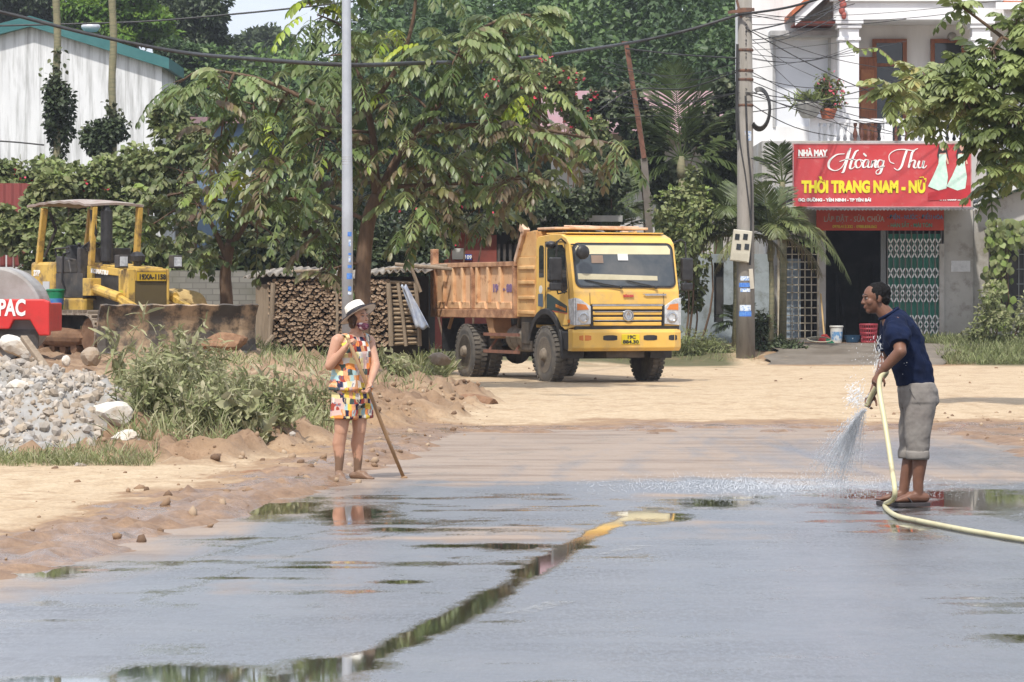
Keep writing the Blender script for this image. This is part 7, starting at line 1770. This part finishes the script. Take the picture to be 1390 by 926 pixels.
# trousers rolled at the calf
TRO = MAT('damp_grey_trousers', (.24, .22, .20), .85, col2=(.18, .16, .145), scale=5, col3=(.13, .105, .09), scale3=4, lo3=.6, hi3=.75, bump=.3, bscale=16, spec=.2)
m = MB()
m.loft([S_(.04, .905, .130, .178), S_(.05, .84, .148, .190), S_(.055, .76, .145, .188), S_(.05, .72, .12, .16)], n=26)
for y, hpx, kx, lx in ((-.088, .055, .035, .038), (.09, .045, .012, .0)):
    m.loft([S_(hpx, .80, .128, .090, 0, y), S_(hpx - .005, .66, .110, .092, 0, y * 1.04), S_(kx, .50, .092, .084, 0, y * 1.06), S_(kx + .005, .435, .088, .080, 0, y * 1.05), S_(lx, .40, .083, .076, 0, y), S_(lx, .352, .080, .074, 0, y), S_(lx, .346, .077, .071, 0, y)], n=22)
tr_ = remeshed(m, 'trousers', TRO, man, .006, 4); wrinkle(tr_, .016, 12, 23, (1, 1, .9))
for y, lx in ((-.088, .038), (.09, .0)):
    m = MB(); m.loft([S_(lx, .345, .082, .076, 0, y), S_(lx, .36, .087, .081, .05, y), S_(lx, .395, .087, .081, .05, y), S_(lx, .41, .082, .076, 0, y)], n=22); cf = m.build('cuff', TRO, tr_, smooth=True)
m = MB(); m.tube(crom([(-.03, -.172, .86), (.0, -.18, .80), (.05, -.172, .74)], 4), .004, 5); m.build('pocket_seam', MAT('seam_grey', (.12, .11, .1), .9), tr_)
SAND = MAT('dark_rubber_sandal', (.03, .026, .028), .55, col2=(.06, .05, .05), scale=9)
for y, axx, td in ((-.085 * .95, .045, (-1, -.12, 0)), (.09 * .95, -.045, (-1, .10, 0))):
    x_ = Vector(td).normalized(); s_ = Vector((-x_.y, x_.x, 0)); b0 = Vector((axx, y, 0)); m = MB(); pts = []
    for q in range(24):
        a = 2 * PI * q / 24; ll = .145; px_ = math.cos(a) * ll + .055; wv = (.054 + .010 * math.cos(a)) * math.sin(a); pts.append((px_, wv))
    m.prism(pts, b0, x_, s_, (0, 0, .030)); sd = m.build('sandal', SAND, man, bevel=.004)
    m = MB()
    for o1 in (.045, -.045): m.tube(crom([b0 + x_ * .05 + s_ * o1 + AZ * .02, b0 + x_ * .085 + s_ * o1 * .75 + AZ * .065, b0 + x_ * .125 + s_ * o1 * -.1 + AZ * .055], 5), .011, 7, flat=.5)
    m.build('strap', SAND, sd)

# ---------------------------------------------------------------- hose and water
HOSE = MAT('pale_yellow_hose', (.56, .52, .32), .4, col2=(.48, .43, .25), scale=4, col3=(.3, .25, .16), scale3=7, lo3=.6, hi3=.75)
mo = Vector((MX, md, .004)); hp_ = [mo + Vector(p) for p in ((-.325, -.015, .73), (-.30, -.05, .80), (-.255, -.14, .90), (-.21, -.25, .975), (-.225, -.31, .99), (-.262, -.325, .935), (-.268, -.36, .84), (-.245, -.50, .62), (-.218, -.68, .32), (-.212, -.82, .12))]
hp_ += [Vector((GX(x, GD(y)), GD(y) , .02)) for x, y in ((1201, 690), (1216, 704), (1250, 712), (1310, 724), (1392, 738), (1480, 752), (1600, 775))]
for p in hp_[10:]: p.z = .021
m = MB(); m.tube(crom(hp_, 7), .0185, 12); o = m.build('water_hose', HOSE, None, smooth=True, origin=(hp_[11].x, hp_[11].y, 0)); tag(o, 'pale yellow water hose from the man\'s hands curving across the wet road', 'hose')
def water_mat():
    t = NT('spray_water'); p = t.pbr((.90, .93, .96), .12, 0, None, .6); g = t.n('ShaderNodeBsdfTransparent'); mx = t.n('ShaderNodeMixShader'); mx.inputs[0].default_value = .55
    t.l(p, mx.inputs[1]); t.l(g.outputs[0], mx.inputs[2]); return t.done(mx.outputs[0])
WATER = water_mat()
def ico(sub):
    bm = bmesh.new(); bmesh.ops.create_icosphere(bm, subdivisions=sub, radius=1); V = np.array([v.co[:] for v in bm.verts]); Fc = [tuple(v.index for v in f.verts) for f in bm.faces]; bm.free(); return V, Fc
IC = ico(1)
fol = Fol(); noz = np.array(mo + Vector((-.335, -.01, .70))); land = np.array((GX(1128, 27.0), 27.0, .0)); n = 2600
T = NR.random(n) ** .8; sp_ = (.006 + .13 * T)[:, None]
P_ = noz + (land - noz) * T[:, None]; P_[:, 2] = noz[2] * (1 - T ** 1.35) + .0; P_ += NR.normal(size=(n, 3)) * sp_ * np.array([.85, 1.6, .8]); P_[:, 2] = np.maximum(P_[:, 2], .008)
D_ = np.tile(land - noz, (n, 1)) + NR.normal(size=(n, 3)) * .4; D_[:, 2] -= 1.0 * T
fol.add(IC, P_, dirs_frames(D_, rdir(n)), np.stack([.008 + .014 * NR.random(n), *(2 * [.0014 + .0022 * NR.random(n)])], 1), np.zeros(n))
n = 190   # fine drops blown back along his forearm
P_ = np.array(mo) + np.stack([NR.normal(-.30, .10, n), NR.normal(-.1, .12, n), NR.normal(1.02, .10, n)], 1)
fol.add(IC, P_, dirs_frames(rdir(n), rdir(n)), .0012 + .003 * NR.random(n) ** 2, np.zeros(n))
n = 55
P_ = np.array(mo) + np.stack([NR.normal(-.255, .018, n), NR.normal(-.08, .05, n), NR.uniform(.98, 1.24, n)], 1); fol.add(IC, P_, dirs_frames(np.tile([.05, 0, 1.], (n, 1)) + NR.normal(size=(n, 3)) * .2, rdir(n)), np.stack([.008 + .014 * NR.random(n), *(2 * [.0016 + .0022 * NR.random(n)])], 1), np.zeros(n))
n = 260   # sheet of water off the nozzle
P_ = np.array(mo) + np.stack([NR.normal(-.40, .04, n), NR.normal(0, .04, n), NR.normal(.80, .05, n)], 1); fol.add(IC, P_, dirs_frames(np.tile([.8, 0, .7], (n, 1)) + NR.normal(size=(n, 3)) * .3, rdir(n)), np.stack([.008 + .014 * NR.random(n), *(2 * [.0014 + .002 * NR.random(n)])], 1), np.zeros(n))
n = 9500  # low splash spreading over the road
P_ = np.stack([land[0] + NR.normal(-.35, .62, n), land[1] + NR.normal(0, .55, n), np.abs(NR.normal(0, .035, n)) + .004], 1); fol.add(IC, P_, dirs_frames(rdir(n, .5), rdir(n)), .0009 + .0028 * NR.random(n) ** 2, np.zeros(n))
mj = MB()
for k in range(130):
    e_ = RA.uniform(.5, 1.0); off = Vector((RA.gauss(0, .07), RA.gauss(0, .12), RA.gauss(0, .03))); t0 = RA.uniform(0, e_ * .6); q = []
    for i_ in range(7):
        tt = t0 + (e_ - t0) * i_ / 6 * .9; p = Vector(noz).lerp(Vector(land), tt); p.z = noz[2] * (1 - tt ** 1.35) + .004; q.append(p + off * tt * 1.5)
    mj.tube(q, [.0008] + [RA.uniform(.0012, .0026)] * 5 + [.0006], 5)
fol.raw(mj.v, [f for f in mj.f if len(f) == 4], 0.0)
o = fol.build('water_spray', WATER); tag(o, 'spray of water drops from the hose splashing onto the road', 'water spray', kind='stuff')
# ================================================================ poles, cables, small things
# grey metal lamp pole behind the woman
d = 47.0; x = GX(471.5, d); z0 = float(ground_z(x, d)); lp = thing('lamp_pole', 'tall grey galvanised lamp pole with blue and white stickers behind the woman', 'pole', (x, d, z0))
m = MB(); m.tube([(.0, 0, -.1), (0, 0, 2.2), (-.012, 0, 4.6), (-.03, 0, 8.5)], [.078, .076, .062, .05], 20); m.build('shaft', MAT('galvanised_steel', (.44, .47, .51), .5, .25, col2=(.37, .40, .44), scale=3, col3=(.30, .31, .33), scale3=14, lo3=.6, hi3=.8), lp, smooth=True)
m = MB(); m.lathe((-.03, 0, 8.5), (0, 0, 1), [(0, .05), (.03, .07), (.05, .03)], 12); m.tube([(-.03, 0, 8.5), (.3, -.4, 9.1), (1.1, -1.2, 9.3)], .04, 8); m.box((1.3, -1.4, 9.3), (.6, .3, .12), rz=-.8); m.build('lamp_head', MAT('lamp_grey', (.3, .31, .33), .5), lp)
zz = lambda py: W(470, py, d).z - z0
STB = MAT('blue_sticker', (.05, .16, .55), .5, col2=(.12, .28, .6), scale=20); STW = MAT('white_blue_sticker', (.62, .68, .74), .5, col2=(.2, .33, .6), scale=26, lo=.5, hi=.56)
for py, h, w, mt in ((318, 6, .05, STB), (345, 3, .035, STB), (362, 4, .05, STB), (375, 8, .07, STB), (392, 6, .04, STB), (398, 4, .045, STW), (330, 9, .03, STW), (352, 8, .03, STW)):
    z = zz(py); m = MB()
    V = []
    for k in range(5):
        a = -PI / 2 + .5 + (k / 4 - .5) * w / .075 * 1.2; V += [(.0792 * math.cos(a), .0792 * math.sin(a), z - h / 2 / F * d), (.0792 * math.cos(a), .0792 * math.sin(a), z + h / 2 / F * d)]
    m.add(V, [(2 * k, 2 * k + 2, 2 * k + 3, 2 * k + 1) for k in range(4)]); m.build('sticker', mt, lp, recalc=False)
m = MB()
for py in (214, 217, 220, 224): m.lathe((-.004, 0, zz(py)), (0, 0, 1), [(0, .071), (.006, .074), (.012, .071)], 14)
m.build('wire_binding', MAT('binding_wire', (.3, .29, .27), .5, .5), lp)
# leaning rusty post
d = 77.5; root = thing('leaning_post', 'leaning concrete post with a rusty steel top behind the truck cab', 'post', (GX(884, d), d, .1)); a = W(886, 330, d); b_ = W(874, 215, d); c = W(862, 150, d); e = W(850, 58, d); b0 = Vector(root.location)
m = MB(); m.bar(a - b0 + Vector((.02, 0, -1.0)), b_ - b0, .16, .16); m.bar(b_ - b0, c - b0 + Vector((.05, 0, 0)), .12, .12); m.build('concrete_post', MAT('dark_weathered_post', (.17, .15, .13), .9, col2=(.10, .085, .07), scale=3), root, bevel=.01)
m = MB(); m.bar(b_ - b0 + Vector((.0, -.1, .0)), e - b0, .11, .06); m.box(e - b0, (.2, .1, .05)); m.build('steel_post', MAT('rusted_angle', (.16, .07, .045), .8, col2=(.09, .045, .03), scale=6), root)
# concrete utility pole
d = 75.0; x = GX(1012, d); up = thing('utility_pole', 'weathered concrete utility pole with a meter box and tangled cables', 'pole', (x, d, .0)); s = d / F
def U(px, py, dd=d): return W(px, py, dd) - Vector(up.location)
m = MB(); m.tube([(0, 0, -.2), (0, 0, 3.0), (-.02, 0, 9.5)], [.215, .19, .145], 20); m.build('shaft', MAT('streaked_concrete', (.27, .25, .225), .9, col2=(.20, .185, .16), scale=2, stretch=(2, 2, .4), col3=(.15, .135, .12), scale3=3.5, lo3=.54, hi3=.72, bump=.25), up, smooth=True)
m = MB(); p = U(1006, 334, d - .24); m.box(p, (.42, .16, .70), ry=.12); bxm = m.build('meter_box', MAT('cream_meter_box', (.50, .48, .40), .5, col2=(.42, .39, .31), scale=4), up, bevel=.015)
m = MB()
for i in (-1, 1):
    for j in (0, 1): m = MB(); m.box(p + Vector((i * .09 + .03 * j, -.085, .20 - .22 * j)), (.10, .012, .13), ry=.12); m.build('meter_window', DKGLASS, bxm)
m = MB(); m.box(p + Vector((-.05, -.083, -.24)), (.36, .012, .16), ry=.12); m.build('lower_cover', MAT('pale_cover', (.5, .47, .38), .5), bxm)
m = MB(); m.bar(U(1019, 365, d - .2), U(1021, 392, d - .2), .09, .05); m.build('conduit_box', MAT('pale_conduit', (.5, .46, .38), .6), up)
for py, w, h, mt in ((378, 14, 6, STW), (387, 18, 6, STB), (394, 14, 5, STW), (418, 16, 8, STW), (426, 18, 7, STB), (185, 18, 13, STW)):
    q = U(1010, py); r = .21 if py > 300 else .175; V = []
    for k in range(7):
        a = -PI / 2 - .1 + (k / 6 - .5) * w * s / r; V += [(r * math.cos(a), r * math.sin(a), q.z - h * s / 2), (r * math.cos(a), r * math.sin(a), q.z + h * s / 2)]
    m = MB(); m.add(V, [(2 * k, 2 * k + 2, 2 * k + 3, 2 * k + 1) for k in range(6)]); m.build('sticker', mt, up, recalc=False)
RUSTY = MAT('rusty_bracket', (.16, .08, .05), .8, col2=(.08, .05, .04), scale=7)
m = MB(); m.bar(U(988, 17, d - .18), U(1024, 13, d - .18), .07); m.bar(U(1000, 0, d - .18), U(1006, 24, d - .18), .05); m.build('bracket', RUSTY, up)
for py in (15, 70, 98, 110, 145): m = MB(); m.lathe((-.005, 0, U(0, py).z), (0, 0, 1), [(0, .175), (.03, .185), (.06, .175)], 16); m.build('pole_band', RUSTY, up)
CAB = MAT('black_cable', (.02, .02, .021), .5, col2=(.04, .04, .04), scale=9)
m = MB()
for k in range(7): 
    r = .33 + .012 * k; m.tube([U(1031, 148, d - .15) + Vector((r * .62 * math.cos(a), .02 * k - .05, r * 1.2 * math.sin(a))) for a in np.linspace(-2.3, 2.0, 22)], .018, 6)
m.tube(crom([U(1012, 130, d - .2), U(1015, 200, d - .2), U(1020, 260, d - .2), U(1018, 360, d - .22)]), .022, 6); m.tube(crom([U(1000, 100, d - .2), U(1003, 180, d - .22), U(1012, 240, d - .21), U(1019, 300, d - .22)]), .016, 6)
m.tube(crom([U(1001, 60, d - .2), U(1000, 150, d - .2), U(1001, 190, d - .2)]), .03, 6)
m.build('cable_coil', CAB, up)
def cable(label, pts, r, group=None, name='cable'):
    P_ = [W(*p) for p in pts]; q = crom(P_, 8); m = MB(); m.tube(q, r, 6); o = m.build(name, CAB, None, smooth=True, origin=tuple(P_[0])); return tag(o, label, 'cable', group)
cable('thick black twisted cable sagging across the whole picture in front of the broadleaf tree', [(-60, 6, 58), (0, 16, 58), (120, 46, 57), (240, 70, 56), (340, 80, 53), (470, 88, 50.5), (560, 86, 53), (700, 80, 62), (850, 59, 74), (930, 42, 74.6), (1003, 20, 74.8)], .034)
cable('thick black cable running from the concrete pole up out of the top of the picture', [(1003, 20, 74.8), (1060, 12, 74), (1100, 2, 73), (1150, -14, 72)], .028)
cable('thin cable crossing the patch of sky toward the lamp pole', [(-40, 36, 95), (80, 33, 95), (200, 29, 95), (320, 19, 95), (400, 11, 95), (480, 2, 95)], .028)
cable('thin black cable low on the white warehouse wall', [(-30, 190, 78), (20, 193, 78), (60, 197, 78)], .02)
cable('thin cable from the leaning post to the concrete pole', [(850, 66, 77.4), (920, 74, 76.5), (1000, 79, 75)], .02)
cable('thin cable slanting up from the broadleaf tree to the leaning post', [(810, 152, 77), (860, 122, 77), (930, 120, 76.5), (1000, 98, 75)], .016)
rr_ = random.Random(4)
for k in range(26):
    y0 = rr_.uniform(12, 160); x1 = rr_.choice((1135, 1160, 1230, 1310, 1400)); y1 = y0 + rr_.uniform(-50, 60); sg = rr_.uniform(2, 16)
    if k < 6: y1 = y0 + rr_.uniform(60, 140)
    y1 = min(y1, 185)
    pts = [(1012 + (x1 - 1012) * t, y0 + (y1 - y0) * t + sg * math.sin(PI * t), 74.8 + (79.5 - 74.8) * t * (1 if x1 < 1300 else .6)) for t in (0, .25, .5, .75, 1)]
    cable('thin black wire in the tangle between the concrete pole and the white house', pts, rr_.uniform(.006, .012), 'wires between the concrete pole and the white house', 'wire')
for k in range(7):
    y0 = rr_.uniform(80, 150); pts = [(1004 - 190 * t, y0 + rr_.uniform(-6, 20) * t + 10 * math.sin(PI * t), 74.8 + 3 * t) for t in (0, .3, .6, 1)]
    cable('thin black wire in the tangle between the leaning post and the concrete pole', pts, .008, 'wires between the leaning post and the concrete pole', 'wire')
cable('long pale cable drooping from the concrete pole to the lower sign corner', [(1020, 215, 74.8), (1050, 222, 75.5), (1078, 205, 77)], .012)
# things before the shop
fz = .425
br = thing('broom', 'wooden-handled broom with red and green bristles leaning by the dark doorway', 'broom', (GX(1119, 78.6), 78.6, fz)); B = lambda px, py, dd=78.6: W(px, py, dd) - Vector(br.location)
m = MB(); m.tube([B(1114, 399, 79.2), B(1119, 458)], .022, 8); m.build('handle', MAT('yellow_wood_handle', (.45, .30, .13), .6), br)
m = MB(); q = B(1119, 462); m.prism([(-.05, .14), (.05, .14), (.16, .03), (.20, -.06), (-.18, -.06), (-.12, .03)], q + Vector((0, -.06, 0)), (1, 0, 0), (0, 0, 1), (0, .12, 0)); m.build('bristles', MAT('red_bristles', (.42, .05, .045), .8, col2=(.3, .03, .03), scale=30, stretch=(8, 1, 1), bump=.4), br, bevel=.01)
m = MB(); m.prism([(.02, .03), (.12, .05), (.24, -.07), (.06, -.07)], q + Vector((0, -.08, 0)), (1, 0, 0), (0, 0, 1), (0, .14, 0)); m.build('green_bristles', MAT('green_bristles', (.02, .18, .09), .8), br)
rz_ = float(ground_z(GX(1112, 76.8), 76.8)); rg_ = [Vector((GX(1112, 76.8) + .27 * math.cos(a), 76.8 + .62 * math.sin(a), rz_ + .20 + .05 * math.sin(a))) for a in np.linspace(0, 2 * PI, 28)]
m = MB(); m.tube(rg_, .014, 6, cap=False); o = m.build('wire_hoop', MAT('pale_hose_ring', (.4, .37, .27), .6), None, origin=tuple(rg_[0])); tag(o, 'pale wire hoop lying on the ramp before the broom', 'hoop')
bk = thing('paint_bucket', 'white plastic bucket with a blue label standing in the doorway', 'bucket', (GX(1135.5, 79), 79, fz)); m = MB(); m.lathe((0, 0, 0), (0, 0, 1), [(0, .125), (.36, .15), (.37, .165), (.39, .165), (.40, .15), (.40, .0)], 24); m.build('body', MAT('white_bucket', (.62, .62, .58), .5, col2=(.52, .51, .46), scale=5), bk)
m = MB(); m.lathe((0, 0, .06), (0, 0, 1), [(0, .1305), (.2, .1445)], 24); m.build('label_band', MAT('blue_white_label', (.12, .28, .5), .5, col2=(.55, .6, .62), scale=12, lo=.45, hi=.55), bk)
bs = thing('plastic_basin', 'low blue plastic basin beside the white bucket', 'basin', (GX(1157, 79), 79, fz)); m = MB(); m.lathe((0, 0, 0), (0, 0, 1), [(0, .13), (.02, .15), (.17, .20), (.18, .215), (.17, .19), (.03, .13), (.03, .0)], 26); m.build('body', MAT('blue_basin', (.025, .10, .20), .45), bs, smooth=False)
bsk = thing('red_basket', 'red plastic lattice basket at the right of the blue basin', 'basket', (GX(1179, 79), 79, fz)); m = MB()
for z, r in ((.0, .17), (.1, .18), (.2, .19), (.3, .20), (.4, .21)): m.lathe((0, 0, z), (0, 0, 1), [(0, r), (.025, r + .012), (.05, r)], 22)
for k in range(22): a = 2 * PI * k / 22; m.bar((.17 * math.cos(a), .17 * math.sin(a), 0), (.212 * math.cos(a), .212 * math.sin(a), .44), .018)
m.build('body', MAT('red_basket_plastic', (.32, .035, .05), .5), bsk)
# balcony pots
pz = W(0, 165, 82).z - .02
p1 = thing('flower_pot', 'round grey bowl planter with grassy leaves on the balcony rail', 'flower pot', (GX(1098, 81.6), 81.6, 5.80)); m = MB(); m.lathe((0, 0, 0), (0, 0, 1), [(0, .15), (.05, .2), (.3, .34), (.36, .36), (.38, .34), (.34, .0)], 24); m.build('bowl', MAT('grey_stone_bowl', (.35, .35, .33), .8, col2=(.25, .25, .23), scale=5), p1, smooth=True)
f = Fol(); n = 300; P_ = np.stack([NR.normal(0, .16, n), NR.normal(0, .12, n), .34 + np.abs(NR.normal(0, .08, n))], 1); f.add(leaf_tpl(.2, 3, .2, .5), P_, dirs_frames(rdir(n, .7), rdir(n, .5)), NR.uniform(.14, .3, n), NR.uniform(.3, .95, n)); f.build('foliage', L_BUSH, p1)
p2 = thing('flower_pot', 'terracotta pot with a tall flowering bougainvillea on the balcony rail', 'flower pot', (GX(1124, 81.8), 81.8, 5.80)); m = MB(); m.lathe((0, 0, 0), (0, 0, 1), [(0, .15), (.18, .20), (.18, .225), (.24, .225), (.24, .19), (.22, .0)], 22); m.build('pot', MAT('terracotta_pot', (.38, .12, .06), .7, col2=(.3, .09, .05), scale=5), p2)
f = Fol(); fl = Fol(); m = MB(); n = 520
for k in range(12):
    e = Vector((NR.normal() * .22, NR.normal() * .15, NR.uniform(.4, 1.0))); pts = limb(m, (0, 0, .2), e, .014, .006, 0, .12, 5)
    for p in pts[2:]:
        P_ = np.array(p) + NR.normal(size=(16, 3)) * .08; f.add(LEAF_BROAD, P_, dirs_frames(rdir(16, .2), rdir(16, .6)), NR.uniform(.06, .12, 16), NR.uniform(.1, .8, 16))
    if k % 2 == 0:
        P_ = np.array(e) + NR.normal(size=(12, 3)) * .09; fl.add(LEAF_BROAD, P_, dirs_frames(rdir(12, .2), rdir(12, .6)), NR.uniform(.06, .1, 12), np.zeros(12))
m.build('stem', BARK, p2); f.build('foliage', L_BUSH, p2); fl.build('blossom', MAT('pink_red_flowers', (.55, .08, .12), .6, col2=(.5, .15, .2), scale=9), p2)
HAZE = .00036
# ================================================================ humid haze
tz = NT('haze_air'); vol = tz.n('ShaderNodeVolumePrincipled'); vol.inputs['Color'].default_value = (.86, .91, 1.0, 1); vol.inputs['Density'].default_value = HAZE; vol.inputs['Anisotropy'].default_value = .2
tz.l(vol.outputs[0], tz.out.inputs['Volume'])
m = MB(); m.bb(-430, 430, -130, 930, -1.6, 75); hz = m.build('haze', tz.m); tag(hz, kind='stuff')
# ================================================================ sky, sun, camera
w = bpy.data.worlds.new('World'); SC.world = w; w.use_nodes = True; nt = w.node_tree
bg = nt.nodes['Background']; sky = nt.nodes.new('ShaderNodeTexSky'); sky.sky_type = 'NISHITA'; sky.sun_disc = False
SUN_EL, SUN_AZ = 57.0, 197.0            # degrees; azimuth clockwise from +Y
sky.sun_elevation = rad(SUN_EL); sky.sun_rotation = rad(SUN_AZ); sky.dust_density = 3.0; sky.air_density = 1.0; sky.ozone_density = 1.0
# a bright hazy sky: thin white cloud veil over the blue
cl = nt.nodes.new('ShaderNodeTexNoise'); cl.inputs['Scale'].default_value = 2.2; cl.inputs['Detail'].default_value = 6
tcw = nt.nodes.new('ShaderNodeTexCoord'); nt.links.new(tcw.outputs['Generated'], cl.inputs['Vector'])
cr = nt.nodes.new('ShaderNodeValToRGB'); cr.color_ramp.elements[0].position = .3; cr.color_ramp.elements[0].color = (.55, .55, .55, 1); cr.color_ramp.elements[1].position = .7; cr.color_ramp.elements[1].color = (.85, .85, .85, 1)
nt.links.new(cl.outputs['Fac'], cr.inputs[0])
mxw = nt.nodes.new('ShaderNodeMix'); mxw.data_type = 'RGBA'; nt.links.new(cr.outputs[0], mxw.inputs[0]); nt.links.new(sky.outputs[0], mxw.inputs[6]); mxw.inputs[7].default_value = (7.7, 8.2, 9.4, 1)
nt.links.new(mxw.outputs[2], bg.inputs[0]); bg.inputs[1].default_value = .13
sd = bpy.data.lights.new('sun', 'SUN'); sd.energy = 3.9; sd.angle = rad(2.0); sd.color = (1.0, .95, .87); so = bpy.data.objects.new('sun', sd); COL.objects.link(so)
dv = Vector((math.sin(rad(SUN_AZ)) * math.cos(rad(SUN_EL)), math.cos(rad(SUN_AZ)) * math.cos(rad(SUN_EL)), math.sin(rad(SUN_EL))))
so.rotation_euler = dv.to_track_quat('Z', 'Y').to_euler(); so.location = dv * 60
cam = bpy.data.cameras.new('camera'); cam.sensor_width = 36; cam.lens = 36 * F / 1390; cam.shift_y = -(463 - HY) / 1390; cam.clip_start = .5; cam.clip_end = 3000
co = bpy.data.objects.new('camera', cam); COL.objects.link(co); co.location = (0, 0, CAMZ); co.rotation_euler = (PI / 2, 0, 0); SC.camera = co
SC.view_settings.view_transform = 'Standard'; SC.view_settings.look = 'None'; SC.view_settings.exposure = 0.27; SC.view_settings.gamma = 1.0; SC.view_settings.use_curve_mapping = False
SC.cycles.use_denoising = True; SC.cycles.max_bounces = 6; SC.cycles.transparent_max_bounces = 12; SC.cycles.diffuse_bounces = 3; SC.cycles.glossy_bounces = 3; SC.cycles.transmission_bounces = 4
SC.cycles.caustics_reflective = False; SC.cycles.caustics_refractive = False; SC.cycles.sample_clamp_indirect = 6
